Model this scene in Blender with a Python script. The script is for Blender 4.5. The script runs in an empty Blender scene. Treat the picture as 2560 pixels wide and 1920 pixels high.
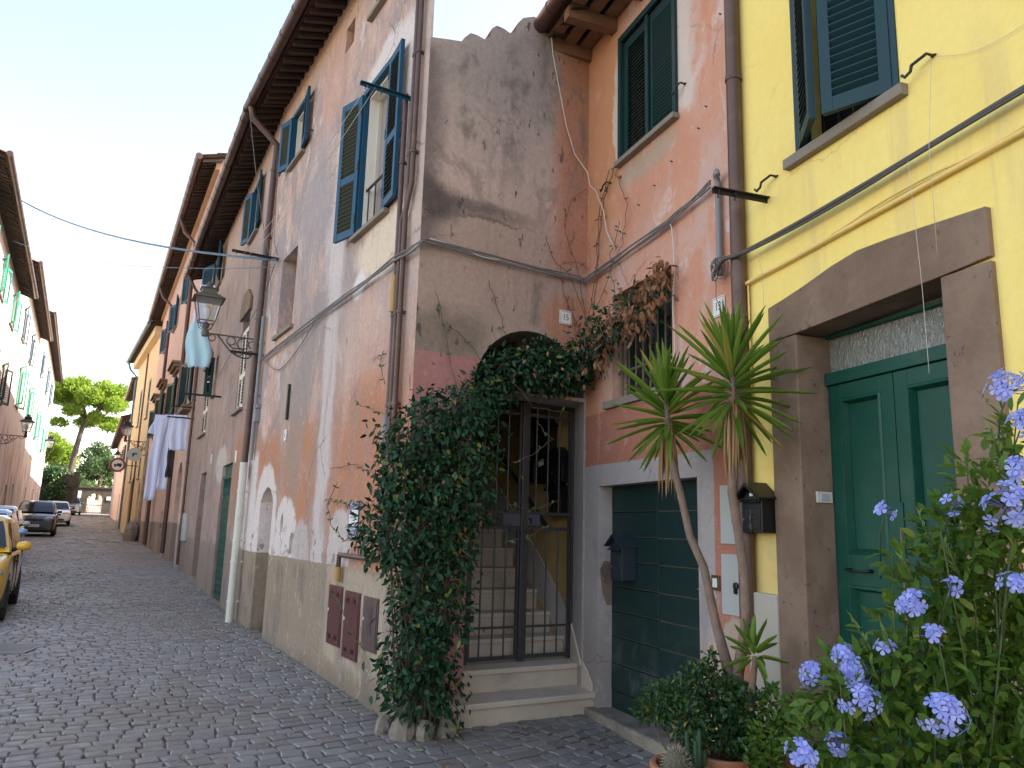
import bpy, math, random
import numpy as np
from mathutils import Vector, Matrix
from mathutils.geometry import tessellate_polygon
R = math.radians
rnd = random.Random(7)
nrg = np.random.default_rng(7)
scene = bpy.context.scene
COL = scene.collection

# ------------------------------------------------------------------ camera
PITCH, ROLL, EYE = R(10.63), R(1.6), 1.55
_fw = Vector((0, math.cos(PITCH), math.sin(PITCH)))
_up0 = Vector((0, -math.sin(PITCH), math.cos(PITCH)))
_rt = Vector((1, 0, 0)) * math.cos(ROLL) + _up0 * math.sin(ROLL)
_up = _up0 * math.cos(ROLL) - Vector((1, 0, 0)) * math.sin(ROLL)
cd = bpy.data.cameras.new('camera')
cam = bpy.data.objects.new('camera', cd)
COL.objects.link(cam)
cam.matrix_world = Matrix(((_rt.x, _up.x, -_fw.x, 0), (_rt.y, _up.y, -_fw.y, 0), (_rt.z, _up.z, -_fw.z, EYE), (0, 0, 0, 1)))
cd.sensor_width = 36
cd.lens = 1950 / 2560 * 36
cd.clip_start = .05
cd.clip_end = 2000
scene.camera = cam

# ------------------------------------------------------------------ sky, sun, exposure
SUN_EL, SUN_HEAD = R(40), R(76)          # heading measured clockwise from +Y
w = bpy.data.worlds.new('World')
scene.world = w
w.use_nodes = True
wn = w.node_tree
sky = wn.nodes.new('ShaderNodeTexSky')
sky.sky_type = 'NISHITA'
sky.sun_disc = False
sky.sun_elevation = SUN_EL
sky.sun_rotation = SUN_HEAD
sky.air_density = 1.0
sky.dust_density = .8
sky.ozone_density = 1.5
bg = wn.nodes['Background']
bg.inputs['Strength'].default_value = .15
wb = wn.nodes.new('ShaderNodeMix'); wb.data_type = 'RGBA'; wb.blend_type = 'MULTIPLY'; wb.inputs[0].default_value = 1
wb.inputs[7].default_value = (1.34, 1.05, .88, 1)            # white balance of the picture (set for open shade)
wn.links.new(sky.outputs[0], wb.inputs[6])
wn.links.new(wb.outputs[2], bg.inputs[0])
sl = bpy.data.lights.new('sun', 'SUN')
sl.energy = 5.0
sl.angle = R(.5)
sl.color = (1, .93, .82)
sun = bpy.data.objects.new('sun', sl)
COL.objects.link(sun)
sdir = Vector((math.sin(SUN_HEAD) * math.cos(SUN_EL), math.cos(SUN_HEAD) * math.cos(SUN_EL), math.sin(SUN_EL)))
sun.rotation_euler = sdir.to_track_quat('Z', 'Y').to_euler()
sun.location = (0, 0, 40)
vs = scene.view_settings
vs.view_transform = 'Standard'
vs.look = 'None'
vs.exposure = 1.95
vs.gamma = 1
cy = scene.cycles
cy.max_bounces = 8
cy.diffuse_bounces = 5
cy.glossy_bounces = 3
cy.transmission_bounces = 4
cy.sample_clamp_indirect = 6

# ------------------------------------------------------------------ frames: local x = along the wall, y = out of the wall, z = up
class Fr:
    def __init__(s, o, hd):
        s.o = Vector(o); s.hd = hd
        h = R(hd)
        s.U = Vector((math.sin(h), math.cos(h), 0)); s.N = Vector((0, 0, 1)).cross(s.U)
        s.M = Matrix(((s.U.x, s.N.x, 0, s.o.x), (s.U.y, s.N.y, 0, s.o.y), (0, 0, 1, s.o.z), (0, 0, 0, 1)))
    def P(s, u, z, n=0): return s.o + s.U * u + s.N * n + Vector((0, 0, z))
    def at(s, u, n=0, z=0): return s.M @ Matrix.Translation((u, n, z))
    def loc(s, p): return s.M.inverted() @ Vector(p)

A = Fr((-.811, 6.418, 0), -30.4)
B = Fr(A.P(5.95, 0), -27.4)
P = Fr(B.P(9.3, 0), -27.8)
E = Fr((.70440, 7.29292, 0), 240)
G = Fr((.70440, 7.29292, 0), -21)
Y = Fr(G.P(-2.36, 0), -18.6)
_n = Vector((math.cos(R(-28.5)), -math.sin(R(-28.5)), 0))
SD = Vector((math.sin(R(-28.5)), math.cos(R(-28.5)), 0))     # street direction
def LF(s): return Fr(_n * -3.1 + SD * s, 151.5)               # left side: x runs back towards the viewer

def gz(x, y):
    """height of the street surface"""
    s = x * SD.x + y * SD.y
    p = x * _n.x + y * _n.y
    z = np.interp(s, [-50, 5, 7, 10, 12, 16, 22, 30, 40, 47, 57, 92, 140], [0, 0, .03, .07, .12, .19, .33, .46, .6, .75, 1.12, 2.0, 2.9])
    k = np.interp(s, [5, 9, 14, 24, 34], [0, .022, .03, .03, 0])
    return z + k * np.clip(p, -3, 3)

# ------------------------------------------------------------------ mesh builder
class MB:
    def __init__(s): s.v = []; s.f = []; s.m = []; s.k = 0; s.T = None
    def add(s, vs, fs):
        b = len(s.v)
        if s.T is not None: vs = [s.T @ Vector(v) for v in vs]
        s.v.extend([tuple(v) for v in vs])
        for f in fs:
            s.f.append([b + i for i in f]); s.m.append(s.k)
        return s
    def box(s, x0, x1, y0, y1, z0, z1):
        return s.add([(x0, y0, z0), (x1, y0, z0), (x1, y1, z0), (x0, y1, z0), (x0, y0, z1), (x1, y0, z1), (x1, y1, z1), (x0, y1, z1)],
                     [(0, 3, 2, 1), (4, 5, 6, 7), (0, 1, 5, 4), (1, 2, 6, 5), (2, 3, 7, 6), (3, 0, 4, 7)])
    def quad(s, a, b, c, d): return s.add([a, b, c, d], [(0, 1, 2, 3)])
    def tube(s, pts, r, n=8, cap=True, closed=False):
        pts = [Vector(p) for p in pts]
        rs = r if isinstance(r, (list, tuple)) else [r] * len(pts)
        vs, fs = [], []
        N = len(pts)
        ref = None
        for i, p in enumerate(pts):
            if closed: t = pts[(i + 1) % N] - pts[i - 1]
            else: t = (pts[min(i + 1, N - 1)] - pts[max(i - 1, 0)])
            t.normalize()
            if ref is None: ref = Vector((0, 0, 1)) if abs(t.z) < .9 else Vector((1, 0, 0))
            a = t.cross(ref)
            if a.length < 1e-5: a = t.orthogonal()
            a.normalize(); b = t.cross(a); b.normalize(); ref = -b if False else a.cross(t)
            for k in range(n):
                q = 2 * math.pi * k / n
                vs.append(p + (a * math.cos(q) + b * math.sin(q)) * rs[i])
        M_ = N if closed else N - 1
        for i in range(M_):
            for k in range(n):
                j = (i + 1) % N
                fs.append((i * n + k, i * n + (k + 1) % n, j * n + (k + 1) % n, j * n + k))
        if cap and not closed:
            fs.append(tuple(range(n - 1, -1, -1))); fs.append(tuple((N - 1) * n + k for k in range(n)))
        return s.add(vs, fs)
    def prism(s, poly, y0, y1):
        """poly in (x, z), extruded along y"""
        n = len(poly)
        ar = sum(poly[i][0] * poly[(i + 1) % n][1] - poly[(i + 1) % n][0] * poly[i][1] for i in range(n))
        if ar < 0: poly = poly[::-1]
        v = [(x, y1, z) for x, z in poly] + [(x, y0, z) for x, z in poly]
        tri = tessellate_polygon([[Vector((x, z, 0)) for x, z in poly]])
        fs = []
        for t in tri:
            a, b, c = [poly[i] for i in t]
            o = (b[0] - a[0]) * (c[1] - a[1]) - (b[1] - a[1]) * (c[0] - a[0])
            t = tuple(t)
            if o > 0: t = t[::-1]
            fs.append(t); fs.append(tuple(n + i for i in t[::-1]))
        for i in range(n):
            j = (i + 1) % n
            fs.append((i, j, n + j, n + i))
        return s.add(v, fs)
    def lathe(s, prof, c=(0, 0, 0), n=20):
        vs, fs = [], []
        for r, z in prof:
            for k in range(n):
                q = 2 * math.pi * k / n
                vs.append((c[0] + r * math.cos(q), c[1] + r * math.sin(q), c[2] + z))
        for i in range(len(prof) - 1):
            for k in range(n):
                fs.append((i * n + k, i * n + (k + 1) % n, (i + 1) * n + (k + 1) % n, (i + 1) * n + k))
        fs.append(tuple(range(n - 1, -1, -1))); fs.append(tuple((len(prof) - 1) * n + k for k in range(n)))
        return s.add(vs, fs)
    def frustum(s, c, b, t, h):
        """square section from half size b at c to half size t at c+h"""
        x, y, z = c
        return s.add([(x - b, y - b, z), (x + b, y - b, z), (x + b, y + b, z), (x - b, y + b, z), (x - t, y - t, z + h), (x + t, y - t, z + h), (x + t, y + t, z + h), (x - t, y + t, z + h)],
                     [(0, 3, 2, 1), (4, 5, 6, 7), (0, 1, 5, 4), (1, 2, 6, 5), (2, 3, 7, 6), (3, 0, 4, 7)])
    def wall(s, outer, holes, depth=.2, skew=0):
        """wall face at y=0 looking along +y, with openings and their reveals"""
        loops = [outer] + [h for h in holes]
        flat = [p for l in loops for p in l]
        tri = tessellate_polygon([[Vector((x, z, 0)) for x, z in l] for l in loops])
        fs = []
        for t in tri:
            a, b, c = [flat[i] for i in t]
            o = (b[0] - a[0]) * (c[1] - a[1]) - (b[1] - a[1]) * (c[0] - a[0])
            if abs(o) < 1e-9: continue
            t = tuple(t)
            fs.append(t[::-1] if o > 0 else t)
        s.add([(x, 0, z) for x, z in flat], fs)
        for hi, h in enumerate(holes):
            d = depth[hi] if isinstance(depth, (list, tuple)) else depth
            n = len(h)
            ar = sum(h[i][0] * h[(i + 1) % n][1] - h[(i + 1) % n][0] * h[i][1] for i in range(n))
            hh = h if ar > 0 else h[::-1]
            vs = [(x, 0, z) for x, z in hh] + [(x + skew * d, -d, z) for x, z in hh]
            s.add(vs, [(i, n + i, n + (i + 1) % n, (i + 1) % n) for i in range(n)])
        return s

def smooth(pts, n=4):
    pts = [Vector(p) for p in pts]
    if len(pts) < 3: return pts
    out = []
    for i in range(len(pts) - 1):
        p0, p1, p2, p3 = pts[max(i - 1, 0)], pts[i], pts[i + 1], pts[min(i + 2, len(pts) - 1)]
        for k in range(n):
            t = k / n
            out.append(.5 * ((2 * p1) + (p2 - p0) * t + (2 * p0 - 5 * p1 + 4 * p2 - p3) * t * t + (3 * p1 - p0 - 3 * p2 + p3) * t ** 3))
    return out + [pts[-1]]
WM = {}
def _link(o, parent, M):
    COL.objects.link(o)
    if M is None: M = WM[parent.name] if parent is not None else Matrix.Identity(4)
    WM[o.name] = M
    if parent is not None:
        o.parent = parent
        o.matrix_local = WM[parent.name].inverted() @ M
    else:
        o.matrix_world = M
    return o
def build(mb, name, mats, parent=None, M=None, smooth=False, bev=0, auto=False):
    me = bpy.data.meshes.new(name)
    me.from_pydata(mb.v, [], mb.f)
    if not isinstance(mats, (list, tuple)): mats = [mats]
    for m in mats: me.materials.append(m)
    if len(mats) > 1: me.polygons.foreach_set('material_index', mb.m)
    if smooth: me.polygons.foreach_set('use_smooth', [True] * len(me.polygons))
    me.update()
    if auto: me.set_sharp_from_angle(angle=R(40))
    o = bpy.data.objects.new(name, me)
    _link(o, parent, M)
    if bev:
        b = o.modifiers.new('bevel', 'BEVEL'); b.width = bev; b.segments = 2; b.limit_method = 'ANGLE'; b.angle_limit = R(50)
    return o
def thing(name, label, cat, M=None, group=None):
    o = bpy.data.objects.new(name, None)
    o.empty_display_size = .1
    _link(o, None, M if M is not None else Matrix.Identity(4))
    return tag(o, label, cat, group)
def tag(o, label=None, cat=None, group=None, kind=None):
    if label: o['label'] = label
    if cat: o['category'] = cat
    if group: o['group'] = group
    if kind: o['kind'] = kind
    return o
def text_mb(txt, size, M, mb, y=0.0, font=None, sx=1.0):
    """letters as flat faces in the local x-z plane; text reads along -x (seen from +y)"""
    c = bpy.data.curves.new('t', 'FONT'); c.body = txt; c.size = size; c.align_x = 'CENTER'; c.align_y = 'CENTER'; c.resolution_u = 3
    o = bpy.data.objects.new('t', c); COL.objects.link(o)
    bpy.context.view_layer.update()
    me = bpy.data.meshes.new_from_object(o)
    vs = [M @ Vector((-v.co.x * sx, y, v.co.y)) for v in me.vertices]
    mb.add(vs, [tuple(p.vertices)[::-1] for p in me.polygons])
    bpy.data.objects.remove(o); bpy.data.curves.remove(c); bpy.data.meshes.remove(me)

# ------------------------------------------------------------------ materials
class NT:
    def __init__(s, name):
        s.mat = bpy.data.materials.new(name); s.mat.use_nodes = True
        s.t = s.mat.node_tree; s.b = s.t.nodes['Principled BSDF']
        s.tc = s.t.nodes.new('ShaderNodeTexCoord').outputs['Object']
    def n(s, ty, **k):
        o = s.t.nodes.new(ty)
        for a, v in k.items(): setattr(o, a, v)
        return o
    def _in(s, sock, v):
        if isinstance(v, bpy.types.NodeSocket): s.t.links.new(v, sock)
        elif v is not None:
            if sock.type == 'RGBA' and len(v) == 3: v = (*v, 1)
            sock.default_value = v
    def math(s, op, a, b=None, c=None, clamp=False):
        o = s.n('ShaderNodeMath', operation=op, use_clamp=clamp)
        for i, v in enumerate((a, b, c)):
            if v is not None: s._in(o.inputs[i], v)
        return o.outputs[0]
    def vm(s, op, a, b=None, scale=None):
        o = s.n('ShaderNodeVectorMath', operation=op)
        s._in(o.inputs[0], a)
        if b is not None: s._in(o.inputs[1], b)
        if scale is not None: s._in(o.inputs['Scale'], scale)
        return o.outputs['Value'] if op in ('LENGTH', 'DOT_PRODUCT') else o.outputs[0]
    def noise(s, scale, vec=None, detail=4, rough=.55, out=0, dist=0):
        o = s.n('ShaderNodeTexNoise'); o.inputs['Scale'].default_value = scale; o.inputs['Detail'].default_value = detail
        o.inputs['Roughness'].default_value = rough; o.inputs['Distortion'].default_value = dist
        s._in(o.inputs['Vector'], vec if vec is not None else s.tc)
        return o.outputs[out]
    def stretch(s, v): return s.vm('MULTIPLY', s.tc, v)
    def ramp(s, fac, a, b, ca=0., cb=1.):
        o = s.n('ShaderNodeMapRange', interpolation_type='SMOOTHSTEP')
        s._in(o.inputs[0], fac); s._in(o.inputs[1], a); s._in(o.inputs[2], b); s._in(o.inputs[3], ca); s._in(o.inputs[4], cb)
        return o.outputs[0]
    def mix(s, f, a, b, blend='MIX'):
        o = s.n('ShaderNodeMix', data_type='RGBA', blend_type=blend)
        s._in(o.inputs[0], f); s._in(o.inputs[6], a); s._in(o.inputs[7], b)
        return o.outputs[2]
    def sep(s, v):
        o = s.n('ShaderNodeSeparateXYZ'); s._in(o.inputs[0], v); return o.outputs
    def bump(s, h, strength=.3, dist=.02):
        o = s.n('ShaderNodeBump'); o.inputs['Strength'].default_value = strength; o.inputs['Distance'].default_value = dist
        s._in(o.inputs['Height'], h); s.t.links.new(o.outputs[0], s.b.inputs['Normal'])
    def done(s, col, rough=.9, metal=0, spec=None):
        s._in(s.b.inputs['Base Color'], col); s._in(s.b.inputs['Roughness'], rough); s._in(s.b.inputs['Metallic'], metal)
        if spec is not None: s.b.inputs['Specular IOR Level'].default_value = spec
        return s.mat
def mat(name, col, rough=.6, metal=0, var=.15, scale=8, bump=0, bscale=40, bdist=.01, spec=None, dirt=None, coat=0):
    t = NT(name)
    f = t.noise(scale, detail=5)
    c = t.mix(f, tuple(x * (1 - var) for x in col), tuple(min(1, x * (1 + var)) for x in col))
    if dirt:
        c = t.mix(t.ramp(t.noise(dirt[1], detail=6, rough=.7), .5, .72, 0, dirt[2]), c, dirt[0])
    if bump: t.bump(t.noise(bscale, detail=4), bump, bdist)
    if coat: t.b.inputs['Coat Weight'].default_value = coat
    return t.done(c, rough, metal, spec)
def plaster(name, base, base2, patches, bumpy=.35, streak=None, fine=.1, speck=None, scuff=None, crack=None, pits=None):
    """weathered lime plaster: two tones blotched together, then patches (kind, geometry, colour, softness, strength, ragged) one over another"""
    t = NT(name)
    n1 = t.noise(.9, detail=6, rough=.6)
    n2 = t.noise(3.5, detail=6, rough=.65)
    blot = t.math('ADD', t.math('MULTIPLY', n1, .6), t.math('MULTIPLY', n2, .4))
    c = t.mix(t.ramp(blot, .42, .58), base, base2)
    wa = t.noise(1.3, detail=3, out=1); wb = t.noise(7, detail=5, rough=.7, out=1); wc = t.noise(40, detail=3, out=1)
    def warp(a, b, cc):
        v = t.tc
        for x, k in ((wa, a), (wb, b), (wc, cc)):
            if k: v = t.vm('ADD', v, t.vm('SCALE', t.vm('SUBTRACT', x, (.5, .5, .5)), scale=k))
        return v
    if scuff:
        f = t.noise(2.6, t.vm('MULTIPLY', t.tc, (1.0, 1, .55)), detail=8, rough=.72, dist=.6)
        c = t.mix(t.ramp(f, .53, .60, 0, scuff[1]), c, scuff[0])
        f = t.noise(1.7, t.vm('MULTIPLY', t.vm('ADD', t.tc, (7.3, 0, 3.1)), (1.0, 1, .5)), detail=8, rough=.7, dist=.8)
        c = t.mix(t.ramp(f, .52, .60, 0, scuff[1]), c, scuff[2])
    soft = warp(.7, .30, .08); crisp = warp(.25, .22, .05); tight = warp(.02, .03, .012)
    for kind, g, colr, sf, st, rag in patches:
        v = {0: tight, 1: crisp, 2: soft}[rag]
        if kind == 'e':
            d = t.vm('LENGTH', t.vm('MULTIPLY', t.vm('SUBTRACT', v, (g[0], 0, g[1])), (1 / g[2], 0, 1 / g[3])))
            m = t.ramp(d, 1 + sf, max(0, 1 - sf), 0, st)
        elif kind == 'r':
            a = t.vm('ABSOLUTE', t.vm('SUBTRACT', v, ((g[0] + g[1]) / 2, 0, (g[2] + g[3]) / 2)))
            x, _, z = t.sep(a)
            hu, hz = abs(g[1] - g[0]) / 2, abs(g[3] - g[2]) / 2
            m = t.math('MULTIPLY', t.ramp(x, hu + sf, hu - sf, 0, st), t.ramp(z, hz + sf, hz - sf))
        elif kind == 'n':      # noise blotches: (scale, lo, hi, stretch_u, stretch_z)
            f = t.noise(g[0], t.vm('MULTIPLY', t.tc, (g[3], 1, g[4])), detail=6, rough=.65)
            m = t.ramp(f, g[1], g[2], 0, st)
        elif kind == 'nz':     # blotches only inside a band z0..z1
            f = t.noise(g[0], t.vm('MULTIPLY', t.tc, (g[3], 1, g[4])), detail=6, rough=.65)
            z = t.sep(v)[2]
            m = t.math('MULTIPLY', t.ramp(f, g[1], g[2], 0, st), t.math('MULTIPLY', t.ramp(z, g[5] - sf, g[5] + sf), t.ramp(z, g[6] + sf, g[6] - sf)))
        c = t.mix(m, c, colr)
    if streak:
        f = t.noise(6, t.vm('MULTIPLY', t.tc, (1, 1, .12)), detail=5, rough=.6)
        c = t.mix(t.ramp(f, .52, .75, 0, streak[1]), c, streak[0])
    if scuff:      # scoured through everything: thin pale and dark wipes
        f = t.noise(9, t.vm('MULTIPLY', soft, (1.0, 1, .42)), detail=7, rough=.75, dist=.4)
        c = t.mix(t.ramp(f, .56, .66, 0, scuff[1] * .55), c, scuff[0])
        f = t.noise(7, t.vm('MULTIPLY', t.vm('ADD', crisp, (3.3, 0, 1.7)), (1.0, 1, .3)), detail=7, rough=.72)
        c = t.mix(t.ramp(f, .57, .70, 0, scuff[1] * .5), c, scuff[2])
    g = t.noise(22, detail=6, rough=.75)
    c = t.mix(t.ramp(g, .3, .7, fine, 0), c, (.02, .018, .015), 'MIX')
    if crack:
        vo = t.n('ShaderNodeTexVoronoi', feature='DISTANCE_TO_EDGE'); vo.inputs['Scale'].default_value = crack[0]; t._in(vo.inputs['Vector'], warp(.18, .12, .02))
        m = t.math('MULTIPLY', t.ramp(vo.outputs['Distance'], crack[1], crack[1] * .3, 0, crack[3]), t.ramp(t.noise(1.1, t.vm('ADD', t.tc, (5, 0, 9)), detail=3), .5, .62))
        c = t.mix(m, c, crack[2])
    if pits:
        f = t.noise(pits[0], t.vm('MULTIPLY', t.tc, (1, 1, .35)), detail=3, rough=.6)
        m = t.math('MULTIPLY', t.ramp(f, pits[1], pits[1] + .03, 0, pits[3]), t.ramp(t.noise(1.0, t.vm('ADD', t.tc, (2, 0, 4)), detail=3), .42, .60))
        c = t.mix(m, c, pits[2])
    if speck:
        vo = t.n('ShaderNodeTexVoronoi'); vo.inputs['Scale'].default_value = speck[0]; t._in(vo.inputs['Vector'], crisp)
        c = t.mix(t.ramp(vo.outputs['Distance'], speck[1], speck[1] * .6, 0, speck[3]), c, speck[2])
    h = t.math('ADD', t.math('MULTIPLY', n2, .8), t.math('ADD', t.math('MULTIPLY', g, .16), t.math('MULTIPLY', n1, 1.5)))
    t.bump(h, bumpy, .03)
    return t.done(c, .92, spec=.2)
def leafmat(name, dark, light, odd=None, rough=.42, trans=.25, spec=.5):
    t = NT(name)
    at = t.n('ShaderNodeAttribute', attribute_name='tint').outputs['Fac']
    c = t.mix(at, dark, light)
    if odd: c = t.mix(t.ramp(at, .955, .97), c, odd)
    t.done(c, rough, spec=spec)
    tr = t.n('ShaderNodeBsdfTranslucent'); t._in(tr.inputs[0], t.mix(.5, c, tuple(min(1, x * 1.8) for x in light)))
    ms = t.n('ShaderNodeMixShader'); ms.inputs[0].default_value = trans
    t.t.links.new(t.b.outputs[0], ms.inputs[1]); t.t.links.new(tr.outputs[0], ms.inputs[2])
    t.t.links.new(ms.outputs[0], t.t.nodes['Material Output'].inputs[0])
    return t.mat

# ------------------------------------------------------------------ leaves
def unit(a): return a / np.maximum(np.linalg.norm(a, axis=1, keepdims=True), 1e-9)
def leaves(name, pos, axis, nor, ln, wd, m, parent=None, M=None, fold=.18, curl=.15, segs=1, prof=None):
    """one mesh of many folded, pointed leaves"""
    pos = np.asarray(pos, float); N = len(pos)
    axis = unit(np.asarray(axis, float)); nor = np.asarray(nor, float)
    side = unit(np.cross(nor, axis)); nor = np.cross(axis, side)
    ln = np.broadcast_to(np.asarray(ln, float), (N,))[:, None]; wd = np.broadcast_to(np.asarray(wd, float), (N,))[:, None] / 2
    rows = [(0, 0, 0)]
    if prof: st = prof
    elif segs == 1: st = [(.45, 1.0)]
    elif segs == 2: st = [(.3, .92), (.65, .8)]
    else: st = [((i + 1) / (segs + 1), math.sin(math.pi * min(1, ((i + 1) / (segs + 1)) ** .6) * .97) ** .7) for i in range(segs)]
    V = [pos]
    for t_, w_ in st:
        base = pos + axis * ln * t_ - nor * ln * curl * t_ * t_
        V += [base - side * wd * w_ + nor * wd * w_ * fold, base - nor * wd * fold, base + side * wd * w_ + nor * wd * w_ * fold]
    V.append(pos + axis * ln - nor * ln * curl)
    k = len(V)
    V = np.stack(V, 1).reshape(-1, 3)
    fs = [(0, 2, 1), (0, 3, 2)]
    for i in range(len(st) - 1):
        a = 1 + 3 * i
        fs += [(a, a + 1, a + 4, a + 3), (a + 1, a + 2, a + 5, a + 4)]
    a = 1 + 3 * (len(st) - 1)
    fs += [(a, a + 1, k - 1), (a + 1, a + 2, k - 1)]
    loops, starts, tot = [], [], []
    off = (np.arange(N) * k)[:, None]
    per = [i for f in fs for i in f]
    L = (np.array(per)[None, :] + off).ravel()
    cnt = np.array([len(f) for f in fs]); stt = np.concatenate([[0], np.cumsum(cnt)[:-1]])
    S = (stt[None, :] + (np.arange(N) * len(per))[:, None]).ravel()
    me = bpy.data.meshes.new(name)
    me.vertices.add(len(V)); me.vertices.foreach_set('co', V.ravel())
    me.loops.add(len(L)); me.loops.foreach_set('vertex_index', L)
    me.polygons.add(len(S)); me.polygons.foreach_set('loop_start', S); me.polygons.foreach_set('loop_total', np.tile(cnt, N))
    me.update(calc_edges=True)
    at = me.attributes.new('tint', 'FLOAT', 'POINT')
    at.data.foreach_set('value', np.repeat(nrg.random(N), k))
    me.materials.append(m)
    o = bpy.data.objects.new(name, me)
    return _link(o, parent, M if M is not None else Matrix.Identity(4))
def rdir(n):
    v = nrg.normal(size=(n, 3)); return unit(v)
def blob_pts(blobs, n, shell=.55):
    """points in the outer shells of ellipsoids (centre, radii); returns points and outward directions"""
    w_ = np.array([b[1][0] * b[1][1] + b[1][1] * b[1][2] + b[1][0] * b[1][2] for b in blobs]); w_ = w_ / w_.sum()
    idx = nrg.choice(len(blobs), n, p=w_)
    c = np.array([b[0] for b in blobs])[idx]; r = np.array([b[1] for b in blobs])[idx]
    d = rdir(n); rr = (shell + (1.08 - shell) * nrg.random(n) ** .7)[:, None]
    return c + d * r * rr, unit(d / r), idx

# ------------------------------------------------------------------ the materials
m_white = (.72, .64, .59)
WA = plaster('plaster terracotta', (.44, .335, .29), (.63, .42, .32), [
    ('n', (1.3, .5, .58, 1, .5), (.36, .305, .29), 0, .85, 0),
    ('r', (-1, 7, 7.55, 9), (.64, .39, .25), .35, .8, 2),
    ('e', (3.0, 7.1, .6, .6), (.60, .35, .26), .5, .7, 2),
    ('e', (1.0, 3.35, 1.2, .75), (.62, .43, .34), .5, .7, 2),
    ('n', (5, .54, .64, 1, .35), (.52, .42, .37), 0, .75, 0),
    ('e', (.95, 2.0, 1.35, 1.1), (.50, .215, .115), .45, .92, 2), ('nz', (2.2, .5, .62, 1, .3, .9, 3.1), (.40, .235, .165), .4, .65, 0),
    ('e', (3.35, 2.1, .75, .75), (.50, .225, .115), .4, .9, 2),
    ('e', (5.0, 2.3, .85, .5), (.48, .22, .12), .4, .9, 2),
    ('e', (3.6, 2.5, .35, .7), (.36, .27, .21), .5, .8, 2),
    ('r', (2.2, 2.62, 1.1, 4.75), (.60, .53, .49), .07, .9, 1),
    ('nz', (3, .5, .62, 1, .25, 1.3, 3.2), (.36, .26, .215), .5, .55, 0),
    ('e', (2.45, 5.2, .35, .95), (.66, .585, .545), .4, .8, 2),
    ('e', (3.4, 5.6, .6, .9), (.40, .35, .34), .6, .75, 2), ('e', (3.6, 3.5, .8, .7), (.33, .275, .25), .6, .7, 2), ('e', (1.9, 5.6, .35, .9), (.34, .28, .26), .6, .65, 2),
    ('e', (1.05, 6.35, .75, .3), m_white, .25, .95, 2),  # white plaster here also carries reflected sunlight painted round the window
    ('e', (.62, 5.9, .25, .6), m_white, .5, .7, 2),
    ('e', (.95, 4.28, .8, .3), (.76, .63, .47), .25, .95, 2),  # yellowish glow of reflected sunlight painted below the sill
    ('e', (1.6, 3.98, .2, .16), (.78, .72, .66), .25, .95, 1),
    ('r', (.02, .26, 3.6, 8), (.56, .44, .37), .06, .7, 1),
    ('e', (4.85, 1.55, .62, .8), m_white, .06, .95, 1),
    ('e', (3.75, 1.35, .5, .5), m_white, .08, .95, 1),
    ('e', (3.05, 1.25, .34, .36), (.52, .45, .41), .1, .9, 1),
    ('e', (1.68, 1.3, .36, .42), (.58, .50, .46), .1, .95, 1),
    ('r', (5.45, 5.93, 1.1, 2.5), m_white, .08, .9, 1),
    ('nz', (4.5, .57, .6, 1, 1, 1.16, 1.5), (.31, .25, .21), .05, .9, 0),
    ('r', (-1, 7, -2, 1.165), (.31, .245, .175), .008, 1, 0),
    ('r', (.42, 1.98, .28, 1.14), (.46, .37, .27), .05, .8, 1),
    ('nz', (2.2, .48, .64, 1, .5, -1, 1.1), (.19, .155, .12), .05, .75, 0),
    ('r', (-1, 7, -1, .16), (.18, .145, .115), .12, .75, 1)], .6, ((.31, .25, .225), .5), .2, None, ((.70, .60, .54), .85, (.33, .27, .25)), (.9, .012, (.2, .14, .12), .6), (13, .66, (.16, .12, .1), .7))
WB = plaster('plaster brown', (.32, .235, .195), (.40, .275, .22), [
    ('n', (1.6, .5, .62, 1, .45), (.30, .24, .21), 0, .7, 0),
    ('r', (-1, 11, 6.6, 9), (.56, .40, .31), .6, .7, 2),
    ('e', (.9, 2.3, 1.0, .8), (.42, .19, .10), .4, .8, 2),
    ('e', (3.3, 2.6, .7, .35), (.56, .48, .42), .2, .8, 1),
    ('r', (-.3, .35, 1.2, 2.6), m_white, .1, .8, 1),
    ('nz', (3, .52, .6, 1, .5, .9, 2.6), (.26, .22, .19), .1, .8, 0),
    ('r', (-1, 11, -2, 1.19), (.27, .21, .165), .01, 1, 1),
    ('nz', (2.2, .5, .66, 1, .5, -1, 1.1), (.18, .15, .125), .05, .7, 0)], .5, ((.25, .2, .175), .5), .16, None, ((.45, .37, .33), .65, (.22, .17, .145)))
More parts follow.
